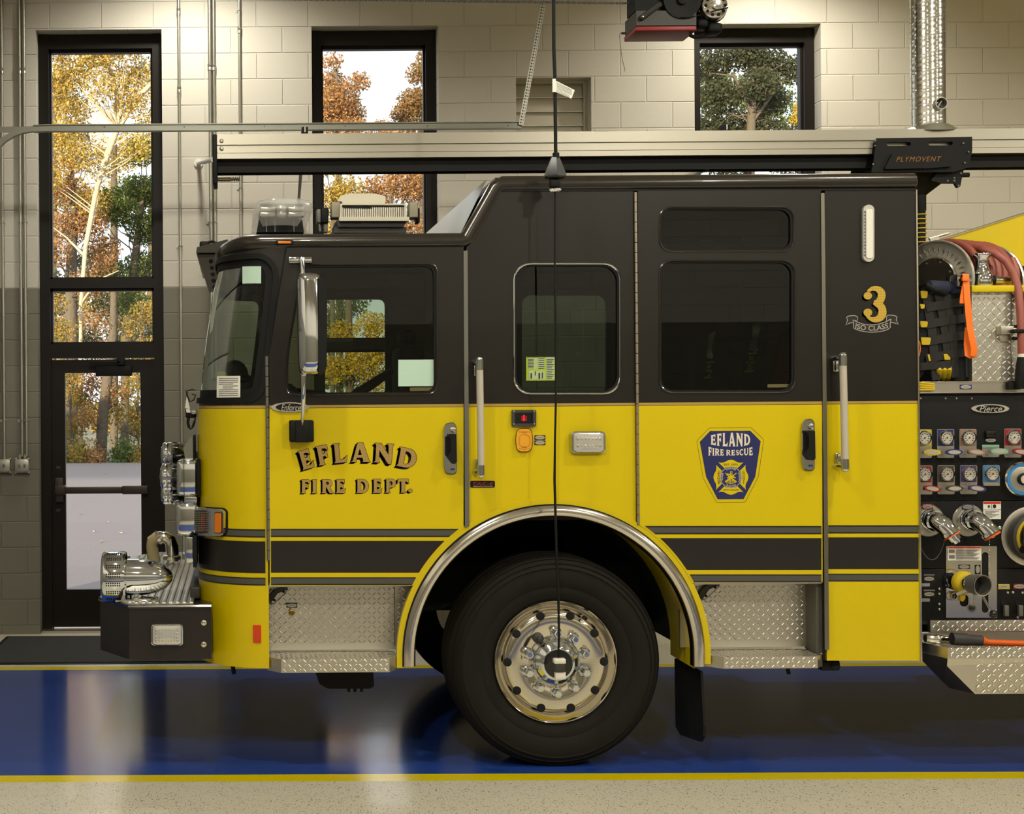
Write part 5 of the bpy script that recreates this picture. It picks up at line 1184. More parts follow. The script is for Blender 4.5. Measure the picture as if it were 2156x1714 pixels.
def step_lamp(cx_, cy_, parent):
    mb = MB(); y = .155; lo = [(cx_-22, cy_+16), (cx_-24, cy_+2), (cx_-10, cy_-14), (cx_+6, cy_-19), (cx_+20, cy_-17), (cx_+14, cy_-8), (cx_-12, cy_+16)]
    tprism(mb, [rpoly(lo, 4)], y-.03, y); l_ = part(mb, 'step_lamp', M_darkgrey, parent)
    mb = MB(); tprism(mb, [rpoly([(cx_-17, cy_+14), (cx_-4, cy_-6), (cx_+16, cy_-14), (cx_+11, cy_-7), (cx_-12, cy_+14)], 2)], y-.034, y-.03); mb.build('lamp_face', M_alu, l_)
    mb = MB()
    for dx, dy in ((-10, 8), (9, -10)): v = T(cx_+dx, cy_+dy, y-.035); mb.sphere((v.x, y-.034, v.z), .007, 0, 8, (1, .5, 1))
    mb.build('lamp_screw', M_black, l_)
step_lamp(588, 1256, pn1); step_lamp(1497, 1247, pn2)
pill_tag(603, 1269.5, 626, 1279.5, .157, pn1)
v = T(614, 1290, .155); mb = MB(); mb.lathe([(.016, .158), (.016, .148), (.010, .146), (.006, .150)], (v.x, 0, v.z), 'y', 16); part(mb, 'step_lock', mat('brass', (150, 120, 60), .35, .9), pn1)

# ---- mirror on the front door
ym = -.18
mb = MB(); cA, cB = T(648, 578, ym), T(657, 775, ym); rows = []
prof = [(575, .55, .3), (578, .82, .7), (583, .95, .92), (592, 1., 1.), (760, .98, 1.), (776, .93, .95), (785, .82, .75), (789, .6, .4)]
for py, kx, ky in prof:
    c_ = T(lerp(650, 653, (py-575)/214.), py, ym); hw = 26*(DCAM+ym)/FPX*kx*(1.0 if py < 760 else 1.0)
    rows.append([(c_.x+hw*math.copysign(abs(math.cos(t))**.6, math.cos(t)), ym+.075*ky*math.copysign(abs(math.sin(t))**.75, math.sin(t)), c_.z) for t in [2*PI*k/28 for k in range(28)]])
mb.grid(rows, 0, closed=True); mb.add(rows[0], [range(28)]); mb.add(rows[-1], [range(28)]); mir_ = part(mb, 'side_mirror', M_chrome, ang=60)
mb = MB(); tprism(mb, [rpoly([(671, 583), (687, 586), (689, 600), (688, 770), (683, 787), (671, 789)], 6)], ym-.07, ym+.07); mb.build('mirror_frame', M_black, mir_)
mb = MB(); tbox(mb, 608, 541, 657, 554, -.03, -.012, .004); mb.tube([T(a, b, c) for a, b, c in ((633, 549, -.03), (634, 545, -.10), (636, 546, ym), (637, 556, ym), (638, 580, ym))], [.012, .014, .013, .012, .012], 10); mb.sphere(T(637, 578, ym), .016, 0, 10); mb.build('mirror_arm', M_chrome, mir_)
mb = MB(); mb.tube([T(a, b, c) for a, b, c in ((639, 785, ym), (639, 830, ym), (638, 862, ym+.02), (636.5, 890, -.08), (636.5, 900, -.06))], [.013, .012, .010, .009, .009], 10); mb.sphere(T(639, 788, ym), .016, 0, 10); mb.build('mirror_arm', M_chrome, mir_)
mb = MB(); tbox(mb, 609.5, 885, 661, 931, -.075, -.012, .008); tbox(mb, 622, 884.5, 650, 931.5, -.080, -.07, .003); mb.build('mirror_base', M_black, mir_)

# ---- bumper with siren, deck and front lights
ybm = -.02
mb = MB(); bz0, bz1 = zt(1388, ybm, 350), zt(1273, ybm, 350); xb0, xbc, xbe = T(211, 1320, .25).x, T(272, 1320, ybm).x, T(445, 1320, ybm).x
mb.prismz([(xb0, .26), (xbc, ybm), (xbe, ybm), (xbe, WT-ybm), (xbc, WT-ybm), (xb0, WT-.26)], bz0, bz1-.012); bump = part(mb, 'front_bumper', M_charmetal, ang=0)
mb = MB(); mb.tube([(xb0, WT-.26, bz1-.010), (xb0, .26, bz1-.010), (xbc, ybm, bz1-.010), (xbe, ybm, bz1-.010)], .011, 8); mb.build('bumper_edge', M_polish if 0 else M_charmetal, bump)
warning_light(352.5, 1334, 69, 46, ybm, bump, 'bumper_light', 4, 8)
for yy in (1311.5, 1357):
    v = T(429, yy, ybm); mb = MB(); mb.sphere((v.x, ybm-.001, v.z), .0155, 0, 12, (1, .5, 1)); mb.build('carriage_bolt', M_polish, bump)
mb = MB(); zdk = bz1-.004; xd0, xd1 = xb0+.05, xt(412)
mb.prismz([(xb0+.01, .26), (xbc+.01, .0), (xd1-.02, .0), (xd1-.02, WT), (xbc+.01, WT), (xb0+.01, WT-.26)], zdk-.006, zdk)
k = 0
part(mb, 'bumper_deck', M_tread, ang=30)
mb = MB(); y = .02                                            # rows running across the bumper seen as slanted ribs
while xd0+k*.034 < xd1-.04:
    x = xd0+k*.034; y_ = .05+max(0, .26*(xbc-x)/(xbc-xb0)); mb.rbox(x, x+.022, y_, WT-y_, zdk-.002, zdk+.007, .004); k += 1
part(mb, 'deck_ribs', M_tread, ang=30)
mb = MB(); mb.rbox(xt(395), xt(416), .2, WT-.2, zdk, zdk+.06, .008); mb.box(xd1+.0, xd1+.05, .36, WT-.36, bz0+.02, bz1+.4); part(mb, 'grille_base', M_darkgrey, ang=30)
# siren
ys = .16
c0, c1 = T(216, 1215, ys), T(267, 1215, ys); rs = 54*(DCAM+ys)/FPX
mb = MB(); L_ = c1.x-c0.x
mb.lathe([(rs*.90, 0), (rs*.97, .006), (rs, .016), (rs, L_-.012), (rs*.96, L_-.002), (rs*.86, L_), (rs*.80, L_+.004)], c0, 'x', 56); siren = part(mb, 'mechanical_siren', M_chrome, ang=50)
mb = MB(); L2_ = T(364, 1215, ys).x-c1.x; r2_ = 39*(DCAM+ys)/FPX
mb.lathe([(r2_, 0), (r2_*1.0, L2_*.25), (r2_*.96, L2_*.45), (r2_*.85, L2_*.65), (r2_*.66, L2_*.82), (r2_*.42, L2_*.93), (r2_*.2, L2_*.985), (.002, L2_)], (c1.x, ys, c1.z), 'x', 56); mb.build('siren_body', M_chrome, siren, ang=60)
mb = MB()
for a_ in range(18):
    t = 2*PI*(a_+.5)/18
    for i in range(7):
        x = c0.x+.030+i*(L_-.056)/6
        for dt in (-.045, .045):
            p = Vector((x, ys+(rs+.0006)*math.cos(t+dt), c0.z+(rs+.0006)*math.sin(t+dt))); tt = Vector((0, -math.sin(t+dt), math.cos(t+dt))); q_ = [p+Vector((.0042*math.cos(k*PI/3), 0, 0))+tt*.0042*math.sin(k*PI/3) for k in range(6)]; mb.add(q_, [range(6)])
mb.build('perforation', M_dark, siren, ang=0, recalc=False)
mb = MB(); v = T(287, 1262, ys); zz = bz1
mb.lathe([(.034, zz-v.z), (.034, .06)], v, 'z', 24); mb.lathe([(.085, zz-v.z), (.083, zz-v.z+.01), (.04, zz-v.z+.014)], v, 'z', 28, sc=(1.15, .8)); mb.rbox(v.x-.10, v.x+.11, ys-.07, ys+.07, zz-.004, zz+.006, .004); mb.build('siren_pedestal', M_chrome, siren)
# suction elbow with its canvas cover at the far side of the bumper
yk = 1.75
mb = MB(); e = [T(a, b, yk) for a, b in ((364, 1182), (363, 1152), (358, 1138), (348, 1131), (338, 1131), (331, 1136))]; mb.tube(e, .038, 16); mb.lathe([(.055, 0), (.055, .02), (.042, .03)], T(362, 1178, yk), 'z', 20); mb.tube([T(340, 1127, yk), T(335, 1133, yk)], .044, 14); intake = part(mb, 'suction_elbow', M_polish)
mb = MB(); mb.tube([T(a, b, yk) for a, b in ((334, 1130), (322, 1140), (320, 1150), (325, 1185))], [.038, .042, .036, .040], 14); mb.build('canvas_cap', M_canvas, intake)
mb = MB(); mb.tube([T(a, b, yk-.06) for a, b in ((360, 1135), (361, 1158), (361, 1176))], .006, 6); mb.build('elbow_rod', M_chrome, intake)
# head-lamp bezels wrapping the front corner
def corner_box(py0, py1, xs, off, name, parent, m, r_=.02, s0=.20, s1=LC+.1):
    mb = MB(); z0, z1 = zt(py1), zt(py0); bend(mb, [rpoly([(s0, z0), (s1, z0), (s1, z1), (s0, z1)], r_)], off, -.01, 0, .03); return part(mb, name, m, parent, ang=45)
yl = .22
mb = MB(); tbox(mb, 371.5, 968.5, 418, 1045, yl, yl+.5, .022); hb1 = part(mb, 'upper_lamp_bezel', M_chrome, ang=45)
mb = MB(); tbox(mb, 414.5, 966, 422, 1047, yl-.02, yl+.5, .01); mb.build('bezel_gasket', M_black, hb1)
mb = MB(); tbox(mb, 386.5, 968.3, 388, 1045.3, yl-.002, yl+.3, 0); mb.build('bezel_seam', M_darkgrey, hb1, ang=0)
mb = MB(); tbox(mb, 369.5, 1059, 416, 1128, yl, yl+.5, .02); hb2 = part(mb, 'lower_lamp_bezel', M_chrome, ang=45)
s_a = sx(480, 1100)
def side_plate(l, off0, off1, m, name, parent, step=.02):
    mb = MB(); pts = []
    for a, b in l:
        lo, hi = -.3, LC
        for _ in range(26):
            s = (lo+hi)/2; v = wrap(s, 1.2)
            if v.x > T(a, b, v.y).x: lo = s
            else: hi = s
        pts.append((s, T(a, b, wrap(s, 1.2).y).z))
    if sum(p[0]*q[1]-q[0]*p[1] for p, q in zip(pts, pts[1:]+pts[:1])) < 0: pts = pts[::-1]
    bend(mb, [pts], off0, off1, 0, step); return part(mb, name, m, parent, ang=45)
side_plate(rpoly([(412, 1064), (440, 1068), (472, 1069), (480, 1076), (480, 1120), (474, 1130), (412, 1130)], 5), .006, -.005, M_black, 'bezel_gasket', hb2)
side_plate(rpoly([(410, 1062), (440, 1069), (472, 1071), (478.5, 1077), (478, 1120), (472, 1128), (410, 1130)], 5), .030, -.005, M_chrome, 'lamp_housing', hb2)
tsl = side_plate(rrect(400.5, 1074, 447, 1122, 4), .036, .02, M_darkgrey, 'turn_signal', hb2)
mb = MB()
for i in range(11):
    for j in range(11):
        a, b = 405+i*3.3, 1078+j*3.9
        lo, hi = -.1, LC
        for _ in range(24):
            s = (lo+hi)/2; v = wrap(s, 1.2, .036)
            if v.x > T(a, b, v.y).x: lo = s
            else: hi = s
        v = wrap(s, T(a, b, wrap(s, 1.2).y).z, .037); mb.sphere(v, .0042, 0, 6)
mb.build('lens_pattern', M_polish, tsl)
side_plate(rrect(438, 1080, 444, 1118, 1.5), .038, .03, M_redpaint, 'red_lens', hb2)
side_plate(rrect(461.5, 1077.5, 476, 1122.5, 2.5), .034, .02, M_darkgrey, 'marker_frame', hb2)
side_plate(rrect(463.5, 1079.5, 474.5, 1120.5, 2.5), .040, .03, M_amber, 'amber_marker', hb2)
mb = MB(); tbox(mb, 388, 1045, 415, 1060, yl+.02, yl+.5, .004); mb.tube([T(389, 1128, yl+.1), T(389, 1178, yl+.1)], .012, 8); tbox(mb, 391, 1130, 413, 1185, yl+.08, yl+.5, .004); part(mb, 'grille_surround', M_chrome)
mb = MB(); tbox(mb, 406, 1130, 414, 1195, yl-.06, yl+.2, .003); part(mb, 'corner_gap', M_dark)
# round driving lights ahead of the grille
for k, (px, py, w, h, yy) in enumerate(((343, 958, 18, 27, .75), (341, 1004, 18, 29, .62), (343, 1040, 16, 22, .75))):
    c_ = T(px, py, yy); r_ = h*(DCAM+yy)/FPX; x = c_.x
    mb = MB(); mb.lathe([(.002, -.012), (r_*.6, -.008), (r_*.9, .004)], (x, yy, c_.z), 'x', 36); mb.lathe([(r_*.9, .0), (r_*.98, .006), (r_, .012), (r_, .030), (r_*.985, .032), (r_, .034), (r_, .048), (r_*.9, .056)], (x, yy, c_.z), 'x', 36); dl_ = part(mb, 'driving_light', M_chrome)
    mb = MB(); mb.lathe([(r_*.92, .05), (r_*.9, .075), (r_*.7, .10), (r_*.35, .115), (.004, .12)], (x, yy, c_.z), 'x', 24)
    for j in range(8): t = 2*PI*j/8; mb.tube([(x+.055, yy+r_*.93*math.cos(t), c_.z+r_*.93*math.sin(t)), (x+.10, yy+r_*.72*math.cos(t), c_.z+r_*.72*math.sin(t)), (x+.12, yy, c_.z)], .006, 5, 1)
    mb.build('lamp_shell', [M_blackgloss, M_chrome], dl_)
    mb = MB(); mb.rbox(x+.10, xt(412)+.1, yy-.015, yy+.015, c_.z-.02, c_.z+.02, .005); mb.build('lamp_bracket', M_darkgrey, dl_)
mb = MB(); rows = [[T(a, b, y_) for a, b in ((386, 944), (398, 924), (409, 914), (410, 966), (390, 966))] for y_ in (.4, .62)]; mb.grid(rows, 0, closed=True); mb.add(rows[0], [range(5)]); mb.add(rows[1], [range(5)]); part(mb, 'front_scoop', M_chrome)
mb = MB(); tbox(mb, 406, 916, 411, 968, .3, .42, .004); part(mb, 'scoop_gasket', M_black)
# charger plug bracket with its cable loop and paper tag ahead of the windshield
yc_ = .55
mb = MB(); tbox(mb, 391, 868, 413, 880, yc_, yc_+.06, .006); mb.tube([T(a, b, yc_) for a, b in ((411, 822), (405, 820), (398, 822), (392, 824), (395, 834), (400, 846), (408, 842), (412, 832), (404, 830))], .0035, 6)
mb.tube([T(a, b, yc_) for a, b in ((396, 880), (394, 888), (396, 898), (401, 904), (406, 900), (410, 890), (411, 880))], .004, 6); mb.tube([T(a, b, yc_) for a, b in ((399, 880), (397, 890), (400, 900), (405, 898), (409, 886))], .0035, 6); mb.tube([T(394, 826, yc_), T(391, 862, yc_), T(393, 872, yc_)], .004, 6); br_ = part(mb, 'wiper_linkage', M_black)
mb = MB(); tprism(mb, [[(393, 834), (400, 860), (389.5, 860)]], yc_-.01, yc_-.008); tprism(mb, [[(391, 862), (399, 860), (401.5, 869), (393, 869)]], yc_-.01, yc_-.008); mb.build('paper_tag', M_paper, br_, ang=0)
mb = MB(); tbox(mb, 403, 864, 416, 872, yc_-.02, yc_+.02, .004); mb.build('linkage_bracket', M_chrome, br_)

# ---- on the front roof: clear light bar and the white light tower
yl_ = .55
mb = MB(); rows = []
for py, x0_, x1_, ya_, yb_2 in ((487, 531, 643, .30, .86), (462, 531, 650, .26, .90), (455, 532, 652, .25, .92), (438, 536, 654, .27, .90), (431, 540, 652, .30, .86)):
    s_ = (DCAM+yl_)/FPX; p, q = T(x0_, py, yl_), T(x1_, py, yl_); rows.append([(x, y, p.z) for x, y in rpoly([(p.x, ya_+.12), (p.x+.09, ya_), (q.x-.09, ya_), (q.x, ya_+.12), (q.x, yb_2+.8), (p.x, yb_2+.8)], .03, 3)])
G_clear = mat('clear_plastic', (226, 225, 216), .12); G_clear.node_tree.nodes['Principled BSDF'].inputs['Alpha'].default_value = .38
mb.grid(rows, 0, closed=True); mb.add(rows[-1], [range(len(rows[-1]))]); lbar = part(mb, 'roof_light_bar', G_clear, ang=50)
mb = MB()
for x0_, x1_, dy in ((547, 580, .02), (606, 640, .02)):
    for y0_, y1_ in ((435, 445), (446, 457)): tbox(mb, x0_, y0_, x1_, y1_, yl_-.24+dy, yl_-.2+dy, .006)
for yy in (440, 452): v = T(593, yy, yl_-.25); mb.sphere(v, .026, 0, 14, (1, .5, .9))
mb.build('light_reflector', bpy.data.materials['lens_cup'], lbar)
mb = MB(); tprism(mb, [[(546, 462), (636, 462), (640, 489), (540, 489)]], yl_-.2, yl_+.9); tprism(mb, [[(548, 428.5), (638, 429), (638, 431), (548, 431)]], yl_-.2, yl_+.9); mb.build('light_bar_base', M_black, lbar, ang=0)
mb = MB()
for x0_, x1_ in ((560, 562), (578, 580), (618, 620)): tbox(mb, x0_, 466, x1_, 488, yl_-.21, yl_-.2, 0)
mb.build('base_rib', M_greysteel, lbar, ang=0)
yv = .80
mb = MB(); tprism(mb, [rpoly([(709, 424), (718, 412), (738, 407.5), (790, 407.5), (812, 413), (812, 424), (809, 432), (722, 432), (720, 424)], 2)], yv+.1, yv+.45); lt = part(mb, 'light_tower', M_ivory, ang=30)
mb = MB(); rows = [[T(a, b, y_) for a, b in ((716, 429), (854, 429), (856, 460), (717, 458))] for y_ in (yv, )]
tprism(mb, [rrect(716, 428.5, 856, 461, 3), rrect(720, 431.5, 852, 458.5, 2)], yv-.015, yv+.09); mb.box(T(720, 440, yv).x, T(852, 440, yv).x, yv+.05, yv+.06, T(790, 458, yv).z, T(790, 432, yv).z); mb.build('lamp_head', M_ivory, lt)
mb = MB()
for i in range(34): v = T(721.5+i*3.9, 446, yv+.01); mb.rbox(v.x-.0028, v.x+.0028, yv-.004, yv+.03, T(790, 458, yv).z, T(790, 436.5, yv).z, .002)
mb.build('cooling_fin', M_grate, lt, ang=30)
mb = MB(); tprism(mb, [[(722, 434), (740, 436), (780, 435.5), (784, 439), (740, 438.5), (724, 438)]], yv-.006, yv); mb.build('lamp_wire', M_black, lt, ang=0)
mb = MB(); tprism(mb, [rrect(714, 456.5, 862, 465, 2)], yv-.03, yv+.1); mb.build('lamp_base_rail', M_ivory, lt)
M_putty = mat('yoke_putty', (150, 144, 122), .5)
for x0_ in (698, 862): mb = MB(); tbox(mb, x0_, 425, x0_+18, 458, yv, yv+.12, .006); mb.build('yoke', M_putty, lt)
mb = MB(); tbox(mb, 676, 437, 692, 469, yv+.02, yv+.14, .006); mb.build('pivot_cap', M_black, lt)
mb = MB(); tbox(mb, 876, 438, 884, 469, yv+.06, yv+.14, .004); mb.build('pivot_cap', M_black, lt)
mb = MB(); tbox(mb, 667, 440, 676, 469, yv+.03, yv+.12, .005); mb.tube([T(672, 468, yv+.05), T(674, 487, yv+.05)], .008, 6); tbox(mb, 682, 470, 690, 489, yv+.04, yv+.1, .003); mb.build('pivot_motor', M_greysteel, lt)
mb = MB(); tprism(mb, [[(708, 465), (856, 465), (850, 478), (712, 478)]], yv, yv+.4); tprism(mb, [[(704, 478), (856, 478), (856, 490), (704, 490)]], yv+.02, yv+.4); mb.build('tower_base', M_darkgrey, lt, ang=0)
# ------------------------------------------------------------------ pump panel and equipment behind the cab
yp = .12
def pbox(name, x0, y0, x1, y1, ya, yb, m, parent=truck, bev=.003, **kw): mb = MB(); tbox(mb, x0, y0, x1, y1, ya, yb, bev); return part(mb, name, m, parent, **kw)
XP = 2330
pp = pbox('pump_panel', 1936, 826, XP, 1053.5, yp, yp+.04, M_blackmat); pp2 = pbox('pump_panel', 1938, 1054.5, XP, 1196, yp, yp+.04, M_blackmat); pp3 = pbox('pump_panel', 1939, 1197, XP, 1306, yp, yp+.04, M_blackmat)
tr_ = pbox('panel_ledge', 1936, 803, XP, 826, yp-.02, yp+.3, M_alu, ang=0); pbox('ledge_edge', 1936, 802, XP, 804.5, yp-.026, yp, M_polish, tr_, .002); pbox('ledge_edge', 1936, 824, XP, 827, yp-.026, yp, M_polish, tr_, .002)
pill_tag(1946, 810.5, 1969, 821, yp-.021, tr_, M_col['yellow']); pill_tag(2021.5, 810, 2046, 819.5, yp-.021, tr_, M_col['blue'])
pbox('ledge_latch', 2124, 805, 2150, 820, yp-.05, yp, M_black, tr_); 
for px in (1938.5, 1991, 2014, 2046): v = T(px, 839, yp); mb = MB(); mb.sphere((v.x, yp, v.z), .0045, 0, 8, (1, .6, 1)); part(mb, 'panel_screw', M_steel, pp)
oval_plate(2085.5, 860.5, 79, 19, 'Pierce', yp, pp, 'oval_nameplate', (2062, 854, 2110, 867))
M_face = mat('gauge_face', (196, 188, 172), .35)
def gauge(cx, cy, col, handle=True, mint=False):
    if not mint:
        mb = MB(); tprism(mb, [rrect(cx-18, cy-18, cx+18, cy+43 if handle else cy+24, 3)], yp-.006, yp); g = part(mb, 'gauge_plate', M_alu, pp, ang=0)
        mb = MB(); tprism(mb, [rrect(cx-16.5, cy-16.5, cx+16.5, cy+17.5, 1)], yp-.0075, yp-.005); mb.build('color_field', M_col[col], g, ang=0)
        c = T(cx, cy, yp-.007); r_ = 14.5*(DCAM+yp)/FPX
        mb = MB(); mb.lathe([(r_*1.05, 0), (r_*1.05, -.008), (r_, -.018), (r_*.90, -.022), (r_*.82, -.018)], c, 'y', 32, caps=False); mb.build('gauge_bezel', M_chrome, g, ang=50)
        mb = MB(); mb.lathe([(r_*.84, -.016), (.0005, -.016)], c, 'y', 32, caps=False); mb.build('gauge_dial', M_face, g, ang=0)
        mb = MB(); mb.lathe([(.0035, -.017), (.0035, -.019)], c, 'y', 10)
        for k in range(9): t = R(225-33.7*k); p = Vector((c.x+r_*.58*math.cos(t), 0, c.z+r_*.58*math.sin(t))); mb.box(p.x-.0035, p.x+.0035, c.y-.0168, c.y-.016, p.z-.0018, p.z+.0018)
        a = R(222); d = Vector((math.cos(a), 0, math.sin(a))); w = Vector((-d.z, 0, d.x))*.0012; q = Vector((c.x, c.y-.0175, c.z)); mb.add([q-w, q+d*r_*.6, q+w], [(0, 1, 2)])
        mb.build('dial_marks', M_ink_black, g, ang=0)
    else:
        mb = MB(); tprism(mb, [rrect(cx-18, cy+19, cx+18, cy+43, 3)], yp-.006, yp); g = part(mb, 'gauge_plate', M_alu, pp, ang=0)
        mb = MB(); tprism(mb, [[(cx-18, cy+17), (cx+18, cy+17), (cx+18, cy+22), (cx-18, cy+22)]], yp-.0075, yp-.005); mb.build('color_field', M_col[col], g, ang=0)
    if handle:
        tl = 3 if col in ('red', 'purple', 'tan') else 0
        el = lambda k, j=1.: [(cx+19+18*k*math.cos(2*PI*q/30), cy+31+6.6*j*math.sin(2*PI*q/30)+tl*k*math.cos(2*PI*q/30)*.7) for q in range(30)]
        mb = MB(); tprism(mb, [el(1)], yp-.075, yp-.062); h = mb.build('pull_handle', M_col[col], g, ang=40)
        mb = MB(); tprism(mb, [el(.74, .66)], yp-.0768, yp-.07); mb.build('handle_label', M_silverdecal, h, ang=0)
        mb = MB(); mb.cyl(T(cx-4, cy+31, yp-.05), T(cx+6, cy+31, yp-.07), .008, 10); mb.cyl(T(cx-4, cy+31, yp), T(cx-4, cy+31, yp-.06), .009, 10); mb.build('pull_rod', M_chrome, h)
        mb = MB()
        for dx in (-14, 14): v = T(cx+dx, cy+40, yp-.006); mb.sphere((v.x, yp-.006, v.z), .004, 0, 8, (1, .6, 1)); 
        mb.build('plate_screw', M_chrome, g)
for cx_, col in ((1944, 'yellow'), (1991, 'blue'), (2038, 'tan'), (2132.5, 'red'), (2180, 'sky')): gauge(cx_, 921-(cx_-2040)*.006, col)
gauge(2086, 919.5, 'mint', mint=True)
pbox('rocker_switch', 2077, 907, 2098, 921, yp-.02, yp, M_blackgloss, pp, .003); pill_tag(2074, 922, 2098, 932, yp, pp, M_black)
for cx_, col, hd in ((1945, 'red', True), (1992, 'brown', True), (2039.5, 'purple', True), (2087, 'sky', False)): gauge(cx_, 997.5-(cx_-2040)*.006, col, hd)
pill_tag(2071, 1016, 2105, 1023, yp-.007, pp, M_alu)
c = T(2145, 1008, yp); k_ = (DCAM+yp)/FPX; mb = MB(); mb.lathe([(36*k_, 0), (36*k_, -.03), (33*k_, -.036)], c, 'y', 48); bw = part(mb, 'valve_wheel', M_polish, pp)
mb = MB(); mb.lathe([(33.5*k_, -.034), (33*k_, -.040), (27*k_, -.040), (26.5*k_, -.034)], c, 'y', 48, caps=False); mb.build('blue_band', M_beltblue, bw)
mb = MB(); mb.lathe([(26.5*k_, -.036), (14*k_, -.042), (12*k_, -.042)], c, 'y', 48); mb.build('wheel_dish', M_alu, bw)
mb = MB(); mb.lathe([(13*k_, -.03), (13*k_, -.055), (10*k_, -.06)], c, 'y', 32); mb.build('hub_rim', M_black, bw)
mb = MB(); mb.lathe([(9.5*k_, -.0605), (.001, -.0605)], c, 'y', 24, caps=False); mb.build('gauge_dial', M_face, bw)
# discharge elbows
def outlet(cx, cy, lab, cap_orange, parent=pp2):
    c = T(cx, cy, yp); mb = MB(); mb.lathe([(.080, 0), (.080, -.006), (.076, -.010), (.05, -.012)], c, 'y', 40); o_ = part(mb, 'discharge_flange', M_alu, parent)
    mb = MB(); mb.lathe([(.048, -.008), (.048, -.03), (.050, -.032), (.050, -.038), (.046, -.040), (.045, -.055), (.050, -.057), (.050, -.066)], (c.x-.004, c.y, c.z+.008), 'y', 36); mb.lathe([(.0505, -.032), (.052, -.035), (.0505, -.038)], (c.x-.004, c.y, c.z+.008), 'y', 36, 1, caps=False); mb.build('outlet_valve', [M_chrome, M_black], o_, ang=50)
    p0 = Vector((c.x-.002, yp-.06, c.z+.006)); p1 = p0+Vector((.010, -.034, -.004)); p2 = p0+Vector((.032, -.056, -.030)); p3 = p0+Vector((.048, -.066, -.058))
    mb = MB(); mb.tube([p0, p1, p2, p3], [.044, .045, .042, .040], 24); mb.tube([p0, p0+(p1-p0)*.3], [.052, .052], 24)
    mb.tube([p3-(p3-p2)*.2, p3+(p3-p2)*.25], [.047, .047], 24); d = (p3-p2).normalized(); u = d.cross(Vector((0, 1, 0))).normalized(); w = d.cross(u)
    for k in range(3): t = 2*PI*k/3+.4; q = p3+(u*math.cos(t)+w*math.sin(t))*.047; mb.sphere(q, .011, 0, 10)
    mb.sphere(p1+Vector((-.01, -.035, -.02)), .014, 0, 12); mb.build('discharge_elbow', M_chrome, o_, ang=50)
    mb = MB(); q0 = p3+d*.012
    if cap_orange: mb.tube([q0, q0+d*.010], [.043, .041], 28)
    else: mb.tube([q0, q0+d*.006], [.043, .043], 28)
    mb.build('outlet_cap', M_orangefluo, o_, ang=30)
    mb = MB()
    if not cap_orange: mb.tube([q0+d*.004, q0+d*.03], [.033, .030], 24); mb.tube([q0+d*.03, q0+d*.045], [.022, .018], 20)
    else: mb.tube([q0+d*.008, q0+d*.014], [.008, .007], 12)
    mb.build('cap_knob', M_chrome, o_, ang=40)
    pill_tag(lab[0], lab[1], lab[2], lab[3], yp-.013, o_, lab[4]) if 0 else pill_tag(lab[0], lab[1], lab[2], lab[3], yp-.013, parent, lab[4])
    return q0+d*.02
e1 = outlet(1954, 1096, (1941.5, 1061, 1964.5, 1072.5, M_col['red']), False); e2 = outlet(2037.5, 1095.5, (2026.5, 1062, 2049.5, 1073, M_col['purple']), True)
mb = MB(); y_ = yp-.05; mb.tube([T(a, b, y_) for a, b in ((1988, 1140), (1986, 1148), (1980, 1163), (1972, 1175), (1964, 1179), (1955, 1177), (1946, 1167), (1940, 1155), (1936, 1146))], .0016, 5); part(mb, 'cap_cable', M_greysteel, pp2)
mb = MB(); p_, q_ = T(2083, 1139, yp-.15), T(2083.5, 1292, yp-.15)
for i in range(38): mb.sphere(lerp(p_, q_, i/37), .0028, 0, 6)
part(mb, 'bead_chain', M_chrome, pp2, ang=60)
def warn(x0, y0, x1, y1, hy, parent, y, lines, pict=None):
    mb = MB(); tprism(mb, [[(x0, y0), (x1, y0), (x1, y1), (x0, y1)]], y-.0012, y); l_ = part(mb, 'warning_label', M_paper, parent, ang=0)
    mb = MB(); tprism(mb, [[(x0+.6, y0+.6), (x1-.6, y0+.6), (x1-.6, y0+hy), (x0+.6, y0+hy)]], y-.0022, y-.001); mb.build('red_header', M_red, l_, ang=0)
    mb = MB()
    for a, b, c_, d_ in lines: mb.flat([L2([(a, b), (c_, b), (c_, d_), (a, d_)], y-.0024)], y-.0024)
    mb.build('label_print', M_ink, l_, ang=0, recalc=False)
    if pict:
        mb = MB()
        for lp in pict: mb.flat([L2(lp, y-.0025)], y-.0025)
        mb.build('pictogram', M_ink_black, l_, ang=0, recalc=False)
warn(2070, 1056, 2107.5, 1093, 5, pp2, yp, [(2074, 1075.5+i*2.6, 2103-(i % 3)*7, 1076.7+i*2.6) for i in range(6)]+[(2071, 1072.3, 2107, 1072.8)], [[(2094+3.6*math.cos(t), 1066+4.2*math.sin(t)) for t in [2*PI*q/14 for q in range(14)]], [(2087, 1062), (2088, 1062), (2088, 1071), (2087, 1071)], [(2080, 1064), (2084, 1064), (2084, 1069), (2080, 1069)]])
# big suction inlet at the right frame edge
c = T(2170, 1129, yp); mb = MB(); mb.lathe([(.150, 0), (.150, -.008), (.135, -.012), (.118, -.012)], c, 'y', 56); si = part(mb, 'suction_flange', M_alu, pp2)
mb = MB(); mb.lathe([(.122, -.010), (.128, -.05), (.126, -.07), (.112, -.075)], (c.x, c.y, c.z), 'y', 56, caps=False); mb.build('suction_ring', M_darkgrey, si)
mb = MB(); mb.lathe([(.112, -.070), (.108, -.085), (.100, -.085)], c, 'y', 48, caps=False); mb.build('yellow_ring', M_yhose, si)
mb = MB(); mb.lathe([(.102, -.08), (.10, -.11), (.085, -.125), (.02, -.125)], c, 'y', 48); 
for k in range(3): t = R(95+120*k); q = Vector((c.x+.095*math.cos(t), c.y-.10, c.z+.095*math.sin(t))); mb.rbox(q.x-.02, q.x+.02, q.y-.04, q.y+.03, q.z-.022, q.z+.022, .008)
